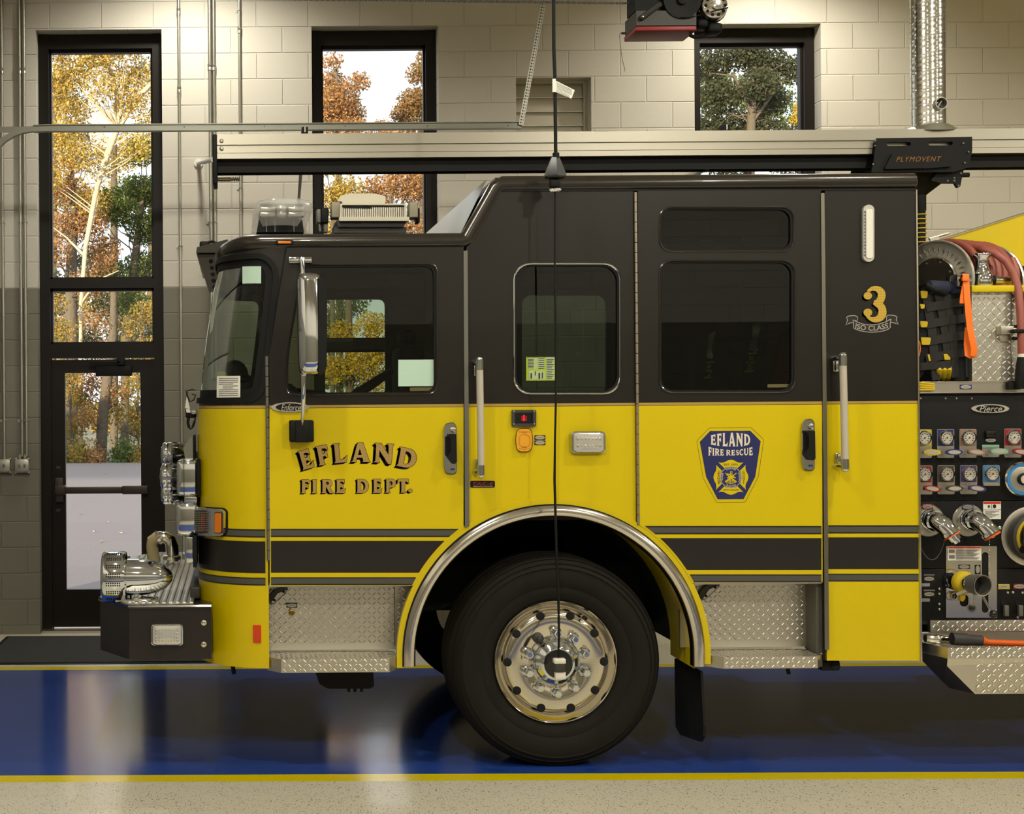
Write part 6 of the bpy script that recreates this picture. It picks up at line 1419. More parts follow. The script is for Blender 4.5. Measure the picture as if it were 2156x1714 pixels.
mb.build('suction_cap', M_blackgloss, si)
# stainless plate with the foam inlet valve
mb = MB(); slot = lambda x0, y0, x1, y1: rrect(x0, y0, x1, y1, min(abs(x1-x0), abs(y1-y0))*.45)
tprism(mb, [rrect(1992, 1150, 2099, 1301, 2), slot(2067.5, 1163, 2081, 1290), slot(2021, 1252, 2039, 1277)], yp-.006, yp-.001); sp_ = part(mb, 'stainless_plate', M_polish, pp3, ang=0)
mb = MB(); tbox(mb, 2000, 1155, 2095, 1295, yp-.0008, yp, 0); mb.build('slot_backing', M_dark, sp_, ang=0)
warn(1995.5, 1150.5, 2066, 1180, 4.2, pp3, yp-.0062, [(2013, 1157+i*2.15, 2062-(i % 4)*4, 1158.2+i*2.15) for i in range(10)]+[(1998, 1157, 2010, 1164), (1998, 1169, 2010, 1176)])
pill_tag(2018.5, 1189, 2042.5, 1198, yp-.0062, pp3); pbox('rating_tag', 2053, 1189.5, 2064.5, 1209, yp-.008, yp-.006, M_black, pp3, 0)
mb = MB(); tprism(mb, [[(2058.8+4.6*math.cos(2*PI*q/20), 1199+8.5*math.sin(2*PI*q/20)) for q in range(20)]], yp-.0095, yp-.007); part(mb, 'oval_plate', M_silverdecal, pp3, ang=0)
def axial(a, b, prof, name, m, seg=32, parent=sp_, caps=True):  # turned part along a-b
    a, b = Vector(a), Vector(b); L = (b-a).length; mb = MB(); mb.turn(a, b-a, [(t*L, r_) for t, r_ in prof], seg, 0, caps); return mb.build(name, m, parent, ang=45)
A0 = T(2004, 1222, yp); A1 = T(2069, 1233, yp-.20)
axial(A0, A1, [(0, .05), (.08, .052), (.20, .05), (.26, .046)], 'inlet_body', M_chrome)
axial(A0, A1, [(.26, .050), (.30, .055), (.44, .055), (.50, .046), (.52, .035)], 'yellow_collar', M_yhose)
axial(A0, A1, [(.48, .034), (.62, .036), (.64, .046), (.80, .048), (.86, .050), (1.0, .051)], 'coupling_tube', M_greysteel, caps=False)
axial(A0, A1, [(.985, .049), (.99, .0525), (1.005, .0525), (1.006, .0465), (.985, .0465)], 'coupling_rim', M_polish, caps=False)
axial(A0, A1, [(.70, .046), (.72, .030), (.62, .026)], 'coupling_bore', M_darkgrey)
mb = MB(); c = T(2032, 1228, yp-.13); mb.sphere(c, .022, 0, 14, (.8, 1, 1.2)); mb.build('lever_boss', M_chrome, sp_)
mb = MB(); p0, p1 = T(2042, 1240, yp-.14), T(2014, 1252, yp-.13); d = (p1-p0).normalized(); w = d.cross(Vector((0, 1, 0)))*.008
mb.add([p0-w, p1-w, p1+w, p0+w]+[q+Vector((0, .006, 0)) for q in (p0-w, p1-w, p1+w, p0+w)], [(0, 1, 2, 3), (7, 6, 5, 4), (0, 4, 5, 1), (1, 5, 6, 2), (2, 6, 7, 3), (3, 7, 4, 0)]); mb.build('coupling_arm', M_alu, sp_, ang=0)
mb = MB(); c = T(2011, 1257, yp-.03); mb.tube([(c.x+.021*math.cos(t), c.y, c.z+.021*math.sin(t)) for t in [2*PI*k/24 for k in range(24)]], .0022, 6, closed=True); mb.build('pull_ring', M_chrome, sp_)
mb = MB(); tprism(mb, [rpoly([(2021, 1252), (2032, 1250), (2033, 1260), (2028, 1267), (2023, 1266)], 3)], yp-.06, yp-.03); mb.build('yellow_tab', M_yhose, sp_)
mb = MB(); p0, p1 = T(2070, 1257, yp-.05), T(2088, 1288, yp-.10); mb.cyl(p0, p1, .006, 10); mb.sphere(T(2091, 1293, yp-.11), .020, 1, 16); mb.build('valve_lever', [M_chrome, M_blackgloss], sp_)
for px, py in ((2096, 1152), (1996, 1286), (2098, 1284), (1996, 1153)): v = T(px, py, yp-.007); mb = MB(); mb.sphere((v.x, v.y, v.z), .004, 0, 8, (1, .6, 1)); mb.build('plate_screw', M_steel, sp_)
# small plates and drain knobs low on the panel
for x0, y0, x1, y1 in ((1945, 1213.5, 1968, 1224), (1945, 1246, 1968.5, 1256.5)):
    pill_tag(x0, y0, x1, y1, yp, pp3); mb = MB(); tprism(mb, [[(x0, y0-4.5), (x1, y0-4.5), (x1, y0-1.5), (x0, y0-1.5)]], yp-.001, yp); part(mb, 'tag_heading', M_ink, pp3, ang=0)
for y0 in (1228, 1260): pbox('drain_tag', 1940, y0, 1958, y0+7, yp-.003, yp, mat('tag_grey', (150, 150, 150), .4) if y0 == 1228 else bpy.data.materials['tag_grey'], pp3, .001)
for px, py in ((1978, 1240), (1978, 1250.5), (1978, 1272), (1978, 1283), (2122, 1248), (2133, 1247.5), (2153, 1248), (2143, 1300)): v = T(px, py, yp); mb = MB(); mb.sphere((v.x, yp, v.z), .007, 0, 10, (1, .7, 1)); part(mb, 'drain_knob', M_steel, pp3)
pill_tag(2102, 1230, 2126, 1240.5, yp, pp3, M_col['yellow']); pill_tag(2134, 1229.5, 2160, 1240, yp, pp3, M_col['red'])
for x0 in (2116, 2146): pbox('drain_lever', x0, 1275, x0+9, 1298, yp-.03, yp-.01, M_greysteel, pp3, .003); pbox('lever_slot', x0-8, 1264, x0+3, 1274, yp-.002, yp, M_dark, pp3, 0)

# running board tray
ptop = T(2050, 1312, yp); xa_, xb_ = T(1940, 1320, yp).x, T(XP, 1320, yp).x
mb = MB(); za, zb_ = T(2050, 1330, yp-.01).z, T(2050, 1306, yp-.01).z; mb.box(xa_+.04, xb_, yp-.01, yp+.02, za, zb_); tread(mb, (xa_+.045, yp-.0102, za), (1, 0, 0), (0, 0, 1), xb_-xa_-.05, zb_-za, .024); part(mb, 'tread_strip', M_tread, ang=0, recalc=False)
yn = -.10
zt_, zl, zb2 = T(2080, 1364, yn).z, T(2080, 1386.5, yn).z, T(2080, 1462, yn).z
x_c = T(1995, 1375, yn).x; x_b = T(2055, 1462, yn).x; x_end = T(XP, 1400, yn).x; yk2 = yp+.02; x_i = T(1941, 1350, yp).x
mb = MB()
mb.add([(x_c, yn, zt_), (x_end, yn, zt_), (x_end, yn, zl), (x_c, yn, zl)], [(0, 1, 2, 3)]); mb.add([(x_c, yn, zl), (x_end, yn, zl), (x_end, yn+.01, zb2), (x_b, yn+.01, zb2), (x_c, yn+.006, T(1996, 1403, yn).z)], [range(5)])
mb.add([(x_i-.04, yk2, zt_), (x_c, yn, zt_), (x_c, yn, zl), (x_i-.04, yk2, zl)], [(0, 1, 2, 3)]); mb.add([(x_i-.04, yk2, zl), (x_c, yn, zl), (x_c, yn+.006, T(1996, 1403, yn).z), (x_b, yn+.01, zb2), tuple(T(2000, 1449, yk2)), tuple(T(1985, 1436, yk2))], [range(6)], 1)
mb.add([tuple(T(2000, 1449, yk2)), (x_b, yn+.01, zb2), (x_end, yn+.01, zb2), (x_end, yk2, zb2)], [(0, 1, 2, 3)])
mb.add([(x_c, yn, zt_), (x_end, yn, zt_), (x_end, yn+.035, zt_), (x_c+.015, yn+.035, zt_)], [(0, 1, 2, 3)]); mb.add([(x_i-.04, yk2, zt_), (x_c, yn, zt_), (x_c+.015, yn+.035, zt_), (x_i+.02, yk2, zt_)], [(0, 1, 2, 3)])
mb.add([(x_c+.015, yn+.035, zt_), (x_end, yn+.035, zt_), (x_end, yn+.035, zt_-.05), (x_c+.015, yn+.035, zt_-.05)], [(0, 1, 2, 3)]); mb.add([(x_i-.04, yk2, zt_-.05), (x_end, yk2, zt_-.05), (x_end, yn, zt_-.05), (x_c, yn, zt_-.05)], [(0, 1, 2, 3)])
tread(mb, (x_c+.01, yn-.0002, zl), (1, 0, 0), (0, 0, 1), x_end-x_c-.02, zt_-zl, .025); tread(mb, (x_b+.0, yn+.004, zb2), (1, 0, 0), (0, 0, 1), x_end-x_b, zl-zb2, .027)
tread(mb, (x_c+.0, yn, zt_), (1, 0, 0), (0, 1, 0), x_end-x_c, .034, .022)
part(mb, 'running_board', [M_tread, M_darkgrey], ang=0, recalc=False)
pbox('tray_back', 1940, 1330, XP, 1362, yp+.0, yp+.02, M_tread, ang=0)
# tools lying in the tray
yt_ = -.03
mb = MB(); a, b = T(1948, 1344, yt_+.06), T(1996, 1347, yt_+.06); mb.tube([a, lerp(a, b, .4), lerp(a, b, .45), lerp(a, b, .7), lerp(a, b, .75), b], [.020, .022, .026, .026, .022, .024], 20); o = mb.build('hose_coupling', M_polish, ang=40); tag(o, 'polished metal hose coupling lying at the left end of the running board tray', 'coupling')
tk = thing('pike_tool', 'orange-handled pole with a dark grey socket lying in the running board tray', 'tool', T(2060, 1352, yt_))
mb = MB(); a, b = T(2004, 1345, yt_), T(2066, 1349, yt_); mb.tube([a, lerp(a, b, .1), lerp(a, b, .5), lerp(a, b, .55), b], [.030, .031, .031, .028, .026], 24, caps if 0 else 0, False); mb.build('socket', M_darkgrey, tk, ang=40)
mb = MB(); mb.tube([a+Vector((.002, 0, 0)), a+Vector((.05, 0, 0))], [.027, .020], 20, 0); mb.build('socket_bore', M_dark, tk)
mb = MB(); mb.tube([b, T(2080, 1353, yt_), T(XP-20, 1361, yt_)], [.026, .016, .016], 14); mb.build('orange_shaft', M_orangefluo, tk)

# upper equipment bay
ybk = .75
bay = pbox('equipment_bay', 1936, 560, XP, 806, ybk, ybk+.03, M_dark, ang=0)
# sloped yellow hose-bed wall further back
yy_ = 1.15
mb = MB(); tprism(mb, [[(1978, 508), (XP, 394), (XP, 640), (1960, 640)]], yy_, yy_+.04); hb = part(mb, 'hose_bed_wall', M_yellow, ang=0)
mb = MB(); a, b = T(1975, 507, yy_-.004), T(XP, 394, yy_-.004); mb.tube([a, b], .006, 6); mb.build('edge_trim', M_polish, hb)
mb = MB(); a, b = T(1956, 503, yy_-.03), T(1998, 491, yy_-.03); mb.tube([a, b], .008, 8); tprism(mb, [[(1958, 502), (1977, 497), (1977, 512), (1960, 512)]], yy_-.04, yy_-.03); mb.build('tonneau_hinge', M_alu, hb)
# hose reel
ar = Vector((.84, .54, 0)).normalized(); cr = T(1968, 590, .30); rr2 = .203
def disc(c, prof, name, m, parent, seg=48):
    mb = MB(); mb.turn(c, ar, prof, seg); return mb.build(name, m, parent, ang=40)
reel = disc(cr, [(0, rr2*.6), (.006, rr2*.66), (.008, rr2*.94), (-.004, rr2*.97), (-.004, rr2), (.012, rr2*1.01), (.016, rr2*.98)], 'hose_reel', mat('reel_aluminium', (190, 184, 168), .45, .6), truck)
disc(cr, [(-.012, rr2*.10), (-.012, rr2*.55), (-.004, rr2*.58), (.004, rr2*.60)], 'reel_hub', M_polish, reel)
u_ = ar.cross(Vector((0, 0, 1))).normalized(); w_ = Vector((0, 0, 1))
mb = MB()
for k in range(36): t = 2*PI*k/36; d = u_*math.cos(t)+w_*math.sin(t); mb.tube([cr+ar*-.001+d*rr2*.66, cr+ar*-.004+d*rr2*.75, cr+ar*-.001+d*rr2*.84], [.001, .004, .001], 6)
mb.build('reel_ribs', M_polish, reel)
mb = MB()
for k in range(8): t = 2*PI*(k+.5)/8; d = u_*math.cos(t)+w_*math.sin(t); q = cr-ar*.013+d*rr2*.46; mb.sphere(q, .007, 0, 8)
mb.build('hub_bolt', M_darkgrey, reel)
c2 = cr+ar*.46; disc(c2, [(0, rr2*.98), (.006, rr2*1.01), (.018, rr2*1.0), (.02, rr2*.3)], 'reel_flange', M_alu, reel); disc(cr+ar*.01, [(0, rr2*.5), (.45, rr2*.5)], 'reel_drum', M_darkgrey, reel)
bh = thing('booster_hose', 'dusty red rubber hose wound on the reel behind the cab and hanging to its nozzle', 'hose', cr)
def coil(n0, n1, turns, r_, tilt, name):
    mb = MB(); N_ = int(turns*40); pts = []
    for i in range(N_+1):
        t = 2*PI*i/40+.6; a = lerp(n0, n1, i/N_)+tilt*math.sin(t); pts.append(cr+ar*a+(u_*math.cos(t)+w_*math.sin(t))*r_)
    mb.tube(pts, .0195, 12); return mb.build(name, M_hose, bh, ang=60)
coil(.04, .42, 8.5, rr2*.80, .0, 'inner_coil'); coil(.06, .40, 6, rr2*.98, .035, 'outer_coil')
mb = MB(); mb.tube([T(a, b, y) for a, b, y in ((2018, 522, .40), (2040, 521, .30), (2068, 524, .22), (2095, 533, .17), (2118, 550, .14), (2134, 575, .12), (2144, 610, .09), (2149, 660, .07), (2151, 720, .06), (2152, 745, .06))], .0195, 14); mb.build('loose_end', M_hose, bh)
mb = MB(); mb.cyl(T(2152, 745, .06), T(2152, 752, .06), .022, 16); mb.cyl(T(2152, 730, .06), T(2152, 757, .06), .018, 16); mb.build('hose_fitting', M_white, bh)
mb = MB(); mb.tube([T(2152, 752, .06), T(2152, 775, .06), T(2150, 800, .06), T(2148, 818, .06)], [.022, .030, .030, .024], 18); mb.tube([T(2158, 778, .04), T(2168, 800, .03)], .012, 8); mb.build('hose_nozzle', M_black, bh)
# tread-plate box with its yellow shelf and bracket
xq0, xq1 = T(2046, 700, yp).x, T(2150, 700, yp).x; zq0, zq1 = T(2100, 803, yp).z, T(2100, 612, yp).z
mb = MB(); mb.box(xq0, xq1, yp, yp+.3, zq0, zq1); tread(mb, (xq0, yp-.0002, zq0), (1, 0, 0), (0, 0, 1), xq1-xq0, zq1-zq0, .027); bx = part(mb, 'tread_plate_box', M_tread, ang=0, recalc=False)
pbox('yellow_shelf', 2046, 600, XP, 614, yp-.03, yp+.3, M_yellow, bx, .004)
mb = MB(); tbox(mb, 2108, 686, 2136, 704, yp-.05, yp, .004); tbox(mb, 2106, 704, 2130, 719, yp-.02, yp, .006); tbox(mb, 2134, 690, 2152, 700, yp-.05, yp-.03, .004); 
mb.build('clamp_bracket', M_alu, bx)
mb = MB(); tbox(mb, 2136, 684, 2146, 690, yp-.05, yp-.02, .004); tbox(mb, 2136, 709, 2146, 716, yp-.05, yp-.02, .004); tbox(mb, 2134, 693, 2160, 701, yp-.08, yp-.05, .003); mb.build('rubber_strap', M_black, bx)
# chrome smooth-bore nozzle standing on the shelf
nz = thing('fire_nozzle', 'chrome hourglass nozzle standing on the yellow shelf in front of the red hose', 'nozzle', T(2070, 602, .16))
c = T(2067, 602, .16); k_ = (DCAM+.16)/FPX
mb = MB(); mb.lathe([(19*k_, 25*k_), (18.5*k_, 28*k_), (15*k_, 33*k_), (11.5*k_, 40*k_), (11*k_, 50*k_), (13*k_, 56*k_), (18*k_, 63*k_), (19*k_, 66*k_), (18*k_, 68*k_), (14*k_, 67*k_), (10*k_, 60*k_)], c, 'z', 32); mb.build('nozzle_tip', M_chrome, nz, ang=50)
mb = MB(); mb.lathe([(18*k_, -1*k_), (18.5*k_, 0), (18.5*k_, 22*k_), (17*k_, 24*k_)], (c.x+.008, c.y, c.z), 'z', 32); mb.build('nozzle_body', M_chrome, nz, ang=40)
mb = MB(); mb.cyl(T(2088, 590, .16), T(2137, 590, .16), .0185, 20); mb.build('nozzle_pipe', M_polish, nz)
mb = MB(); mb.cyl(T(2086, 590, .16), T(2093, 590, .16), .024, 18); mb.cyl(T(2135, 587, .16), T(2142, 587, .16), .020, 18); mb.build('pipe_collar', M_black, nz)
pbox('mounting_bracket', 2016, 577, 2047, 603, yp-.02, yp+.1, M_chrome, bx, .004)
# webbing pack hanging in the bay
wb = thing('webbing_pack', 'black and navy webbing pack hanging behind the cab corner under the reel', 'pack', T(1990, 800, .18))
yw_ = .16
mb = MB(); tprism(mb, [rpoly([(1936, 602), (1962, 598), (2022, 604), (2040, 612), (2048, 770), (2040, 800), (2010, 802), (2002, 776), (1950, 774), (1936, 800)], 8)], yw_, yw_+.2); mb.build('pack_body', M_webdark, wb, ang=40)
mb = MB(); a, b = T(1956, 604, yw_), T(1994, 606, yw_); mb.tube([a-Vector((.01, 0, 0)), a, b, b+Vector((.01, 0, 0))], [.02, .034, .034, .022], 14); a, b = T(1998, 606, yw_), T(2018, 607, yw_); mb.tube([a, lerp(a, b, .2), b], [.022, .032, .030], 14); mb.build('navy_roll', M_navy, wb)
mb = MB(); mb.tube([T(1936, 604, yw_-.01), T(1950, 600, yw_-.04), T(1962, 608, yw_-.03), T(1990, 618, yw_-.02)], .014, 8); mb.build('tie_strap', M_black, wb)
def strapw(pts, w, y, name='web_strap', m=M_web, th=.004, parent=wb):
    mb = MB(); l, r_ = [], []
    for i in range(len(pts)):
        a = Vector(pts[max(0, i-1)]); b = Vector(pts[min(len(pts)-1, i+1)]); t = (b-a).normalized(); nn = Vector((-t.y, t.x))*w/2; l.append(tuple(Vector(pts[i])+nn)); r_.append(tuple(Vector(pts[i])-nn))
    tprism(mb, [l+r_[::-1]], y-th, y); return mb.build(name, m, parent, ang=0)
strapw([(1950, 620), (1962, 690), (1966, 735), (1972, 800)], 18, yw_-.004); strapw([(1978, 618), (1990, 680), (1996, 730), (1999, 775)], 21, yw_-.004); strapw([(1994, 620), (2004, 680), (2010, 740), (2012, 795)], 15, yw_-.006); strapw([(2030, 612), (2038, 690), (2040, 795)], 13, yw_-.004)
for y0 in (641, 676, 712, 748): strapw([(1950, y0+7), (1990, y0), (2044, y0-8)], 18, yw_-.009)
strapw([(1937, 772), (2002, 767)], 16, yw_-.012)
for k, (x0, y0, x1, y1) in enumerate(((1938, 612, 1954, 628), (1937, 640, 1948, 650), (1937, 676, 1954, 689), (1939, 710, 1960, 726))):
    mb = MB(); tprism(mb, [rpoly([(x0, y0), (x1, y0+1), (x1-2, y1), (x0+2, y1)], 3)], yw_-.016, yw_-.002); mb.build('yellow_fold', M_yhose, wb)
mb = MB(); tprism(mb, [rpoly([(1987, 745), (1994, 745), (2001, 753), (2001, 757.5), (1989, 757.5)], 1.5)], yw_-.018, yw_-.004); tprism(mb, [rpoly([(1953, 746), (1957, 746), (1960, 760), (1956, 760)], 1)], yw_-.018, yw_-.004); mb.build('yellow_fold', M_yhose, wb)
rh = MB(); rh.tube([T(a, b, yw_-.03) for a, b in ((1932, 715), (1936, 722), (1937.5, 735), (1935, 748), (1932, 752))], .004, 6); rh.build('red_loop', M_orange, wb)
yhz = thing('yellow_hose_bundle', 'bundle of yellow jacketed hose hanging out below the webbing pack', 'hose', T(1985, 800, .16))
for k in range(3):
    mb = MB(); x = 1977+k*10.5; mb.tube([T(x, 760, yw_+.02), T(x, 780, yw_-.01), T(x-1, 793, yw_+.01), T(x-3, 800, yw_+.06)], [.012, .0135, .0135, .012], 10); mb.build('hose_fold', M_yhose, yhz)
mb = MB(); mb.tube([T(1962, 770, yw_+.06), T(1966, 790, yw_+.05), T(1974, 801, yw_+.07)], .016, 10); mb.build('hose_fold', M_yhose, yhz)
yl2 = thing('yellow_rope', 'yellow line lying along the ledge above the pump panel', 'rope', T(1950, 822, yp-.03))
for k in range(4): mb = MB(); mb.tube([T(1934, 806+k*5, yp-.03), T(1948, 807+k*4.6, yp-.03), T(1966, 809+k*3.8, yp-.028)], .006, 8); mb.build('rope_strand', M_yhose, yl2)
# orange strap looped over the bracket
os_ = thing('orange_strap', 'bright orange webbing strap hanging in a long loop beside the webbing pack', 'strap', T(2035, 580, yp-.05))
def ribbon(pts, w, name):                                    # pts: px, py, depth; a flat band with thickness
    mb = MB(); P_ = [T(a, b, c) for a, b, c in pts]; n = len(P_); rows = []
    for i in range(n):
        t = (P_[min(n-1, i+1)]-P_[max(0, i-1)]).normalized(); wv = Vector((1, 0, 0)) if abs(t.x) < .8 else Vector((0, 0, 1)); wv = (wv-t*wv.dot(t)).normalized()*w/2*(7.0/FPX); nn = t.cross(wv).normalized()*.0015
        rows.append([P_[i]-wv+nn, P_[i]+wv+nn, P_[i]+wv-nn, P_[i]-wv-nn])
    mb.grid(rows, 0, closed=True); mb.add(rows[0], [(0, 1, 2, 3)]); mb.add(rows[-1], [(3, 2, 1, 0)]); return mb.build(name, M_orange, os_, ang=40)
ribbon([(2033, 577, yp-.03), (2034, 590, yp-.04), (2036, 620, yp-.05), (2039, 660, yp-.055), (2042, 690, yp-.055), (2046, 710, yp-.06), (2051, 735, yp-.065), (2050, 750, yp-.06), (2045, 754, yp-.05), (2038, 748, yp-.04), (2036, 725, yp-.035), (2038, 690, yp-.03)], 13.5, 'strap_band')
ribbon([(2033, 590, yp-.035), (2029, 610, yp-.04), (2026, 625, yp-.045), (2025, 639, yp-.045)], 9.5, 'strap_tail')
mb = MB(); tbox(mb, 2027, 583, 2041, 592, yp-.055, yp-.04, .004); mb.build('strap_buckle', M_orange, os_)

# the body continues behind the pump panel, out of the frame, added to block light underneath
mb = MB(); mb.box(T(XP, 900, .1).x, T(3900, 900, .0).x, .02, WT-.02, .70, 2.5); part(mb, 'rear_body', M_yellow, ang=0)
mb = MB(); c = T(3150, 1393, .06)
for y0 in (.06, WT-.66): mb.lathe([(.30, y0), (.5, y0), (.525, y0+.04), (.525, y0+.56), (.5, y0+.6), (.30, y0+.6)], (c.x, 0, .526), 'y', 48)
part(mb, 'rear_tire', M_tire)
# ------------------------------------------------------------------ outdoors: parking lot and autumn trees
def gz(y): return -.05
mb = MB(); mb.add([(-40, YW+.3, -.05), (60, YW+.3, -.05), (60, 37.0, -.05), (-40, 37.0, -.05)], [(0, 1, 2, 3)]); o = mb.build('parking_lot', M_asphalt, ang=0); structure(o)
mb = MB(); mb.add([(-90, 36.9, -.12), (110, 36.9, -.12), (110, 140, 1.5), (-90, 140, 1.5)], [(0, 1, 2, 3)]); structure(mb.build('ground', mat('leaf_litter', (134, 128, 110), .95, bump=(4, 1., .1)), ang=0))
# unseen roof block added to shade the lot
mb = MB(); mb.box(XL-22, XR+20, YB-.3, YW+.3, ZC+.25, ZC+1.6); structure(mb.build('ceiling_sun_blocker', M_greysteel, ang=0))
PAL = dict(gold=[(140, 112, 44), (198, 158, 70), (220, 190, 104), (160, 140, 62), (112, 106, 52)],
           orange=[(130, 90, 58), (176, 126, 80), (194, 154, 102), (158, 110, 70), (118, 106, 64)],
           green=[(56, 72, 38), (84, 102, 50), (118, 130, 62), (66, 86, 44), (146, 142, 70)],
           dark=[(44, 52, 36), (64, 70, 48), (88, 90, 60), (72, 70, 52), (100, 94, 66)],
           rust=[(122, 86, 56), (160, 112, 68), (146, 122, 76), (106, 96, 62), (180, 134, 84)],
           mixed=[(96, 106, 52), (154, 142, 66), (192, 146, 70), (118, 120, 58), (196, 132, 70)],
           yellow=[(190, 152, 34), (222, 186, 50), (206, 172, 50), (150, 138, 48), (218, 170, 40)])
LM = {k: leaf_mat('leaves_'+k, v) for k, v in PAL.items()}
def tree(x, y, base, trunk, branches, blobs, leaf, pal, label, bark=None, n=220, size=.13, group='autumn trees beyond the parking lot'):
    """trunk: [(dx, z, r)], branches: lists of (dx, dy, z, r), blobs: (dx, dy, z, radius, density)"""
    t = thing('autumn_tree', label, 'tree', (x, y, base), group)
    mb = MB(); mb.tube([(x+a, y, base+z) for a, z, r in trunk], [r for a, z, r in trunk], 9); mb.build('trunk', bark or M_bark, t, ang=60)
    if branches:
        for br in branches:
            mb = MB(); mb.tube([(x+a, y+b, base+z) for a, b, z, r in br], [r for *_, r in br], 6); mb.build('branch', bark or M_bark, t, ang=60)
    tw = random.Random(int(abs(x)*100)); mb = MB()            # fine twigs reaching into the crown
    for bx, by, bz, br_, dn in blobs:
        zz = min(max(bz-br_*1.3, trunk[0][1]), trunk[-1][1]); ax = interp([(q[1], q[0]) for q in trunk], zz)
        for _ in range(3):
            zz = min(max(bz-br_*tw.uniform(.6, 1.9), trunk[0][1]), trunk[-1][1]); ax = interp([(q[1], q[0]) for q in trunk], zz)
            e = Vector((bx+tw.gauss(0, br_*.5), by+tw.gauss(0, .3), bz+tw.gauss(0, br_*.5))); m_ = Vector((lerp(ax, e.x, .5)+tw.gauss(0, .12), by*.5, lerp(zz, e.z, .45)))
            mb.tube([(x+ax, y, base+zz), (x+m_.x, y+m_.y, base+m_.z), (x+e.x, y+e.y, base+e.z)], [.026, .017, .005], 5)
    mb.build('twigs', bark or M_bark, t, ang=60)
    mb = MB(); rr = random.Random(hash((round(x, 2), round(y, 2))) & 0xffff)
    for bx, by, bz, br, dn in blobs:
        k = int(11*n*dn*br*br)
        for i in range(k):
            d = Vector((rr.gauss(0, 1), rr.gauss(0, 1), rr.gauss(0, 1))).normalized()*br*(rr.random()**.45)
            d.z *= .8; c = Vector((x+bx, y+by, base+bz))+d
            u = Vector((rr.gauss(0, 1), rr.gauss(0, 1), rr.gauss(0, 1))).normalized(); w = u.orthogonal().normalized(); w = (Matrix.Rotation(rr.random()*6.28, 3, u) @ w); s = .43*size*rr.uniform(.5, 1.5)
            mb.add([c-u*s, c-w*s*.55, c+u*s, c+w*s*.55], [(0, 1, 2, 3)])
    mb.build('foliage', leaf, t, ang=0, recalc=False)
    return t
def P3(px, py, y): return T(px, py, y)
def blobs_px(x, y, base, lst):                              # (px, py, radius in px, density) -> metres around the trunk
    out = []; s = (DCAM+y)/FPX
    for px, py, r, dn in lst:
        v = T(px, py, y); out.append((v.x-x, rnd.uniform(-1.0, 1.0), v.z-base, r*s, dn))
    return out
def tree_px(px0, y, trunk_px, branch_px, blob_px, pal, label, bark=None, n=220, size=.13):
    b = T(px0, 970, y); s = (DCAM+y)/FPX; x = b.x; base = -.1
    tk = [((T(a, c, y).x-x), max(0., T(a, c, y).z-base), w*s) for a, c, w in trunk_px]
    if tk[0][1] > .3: tk = [(tk[0][0], -.1, tk[0][2]*1.1)]+tk
    br = [[(T(a, c, y).x-x, dy, T(a, c, y).z-base, w*s) for a, c, w, dy in q] for q in branch_px]
    return tree(x, y, base, tk, br, blobs_px(x, y, base, blob_px), LM[pal], pal, label, bark, n, size)
# seen through the storefront (left)
tree_px(180, 40, [(172, 965, 4), (170, 800, 4), (170, 640, 4), (180, 520, 5), (205, 390, 6), (228, 320, 7), (248, 268, 7)],
        [[(248, 275, 6, 0), (246, 200, 5, 0), (232, 150, 5, 0), (210, 108, 4, 0), (190, 60, 3, 0)], [(248, 270, 7, 0), (282, 215, 6, 0), (305, 190, 6, 0), (345, 150, 4, 0)], [(292, 205, 5, 0), (298, 160, 4, 0), (294, 110, 4, 0), (300, 40, 3, 0)], [(170, 640, 3, 0), (205, 590, 2, 0), (250, 570, 1, 0)], [(180, 540, 4, 0), (140, 500, 2, 0), (100, 470, 1, 0)]],
        [(135, 170, 55, .9), (190, 130, 50, .6), (150, 225, 45, .8), (250, 115, 50, .55), (300, 150, 45, .45), (275, 220, 40, .5), (120, 110, 45, .8), (310, 250, 35, .4), (160, 340, 45, .4), (230, 80, 60, .6), (215, 200, 35, .4), (130, 290, 40, .6), (260, 170, 40, .5), (160, 270, 40, .6), (300, 320, 40, .4), (110, 380, 40, .5), (250, 340, 40, .35), (190, 420, 45, .45)], 'gold', 'tall golden-leaved tree with a pale forked trunk, seen through the storefront', M_barklight, 260, .12)
tree_px(140, 41.5, [(150, 965, 14), (150, 700, 14), (150, 560, 12), (155, 450, 8), (150, 330, 4)], [[(150, 560, 5, 0), (200, 520, 3, .5), (250, 500, 2, .6)]],
        [(135, 480, 50, .9), (190, 470, 45, .8), (210, 520, 45, .8), (120, 540, 40, .9), (170, 420, 45, .7), (130, 400, 45, .6), (190, 600, 40, .6), (150, 350, 35, .4), (220, 560, 30, .5)], 'orange', 'orange-leaved tree with a thick grey trunk behind the pale one', None, 260, .12)
tree_px(270, 44, [(262, 965, 9), (264, 720, 10), (275, 620, 10), (290, 500, 8), (300, 420, 4)], [[(270, 640, 5, 0), (300, 600, 4, 0), (330, 590, 3, 0)]],
        [(285, 400, 50, 1.), (255, 450, 45, .9), (310, 480, 50, 1.), (300, 560, 45, 1.), (240, 580, 40, .9), (320, 400, 40, .9), (280, 640, 40, .7), (300, 330, 40, .6), (230, 420, 30, .6)], 'green', 'green tree with a dark leaning trunk at the storefront right side', None, 300, .13)
tree_px(300, 39.5, [(292, 968, 2), (290, 800, 2), (300, 640, 1.5)], [], [(305, 660, 40, .9), (270, 690, 35, .7), (310, 740, 40, .9), (280, 820, 40, .8), (250, 870, 35, .6), (300, 900, 30, .7)], 'mixed', 'slim yellow-green sapling at the edge of the lot by the door', None, 240, .10)
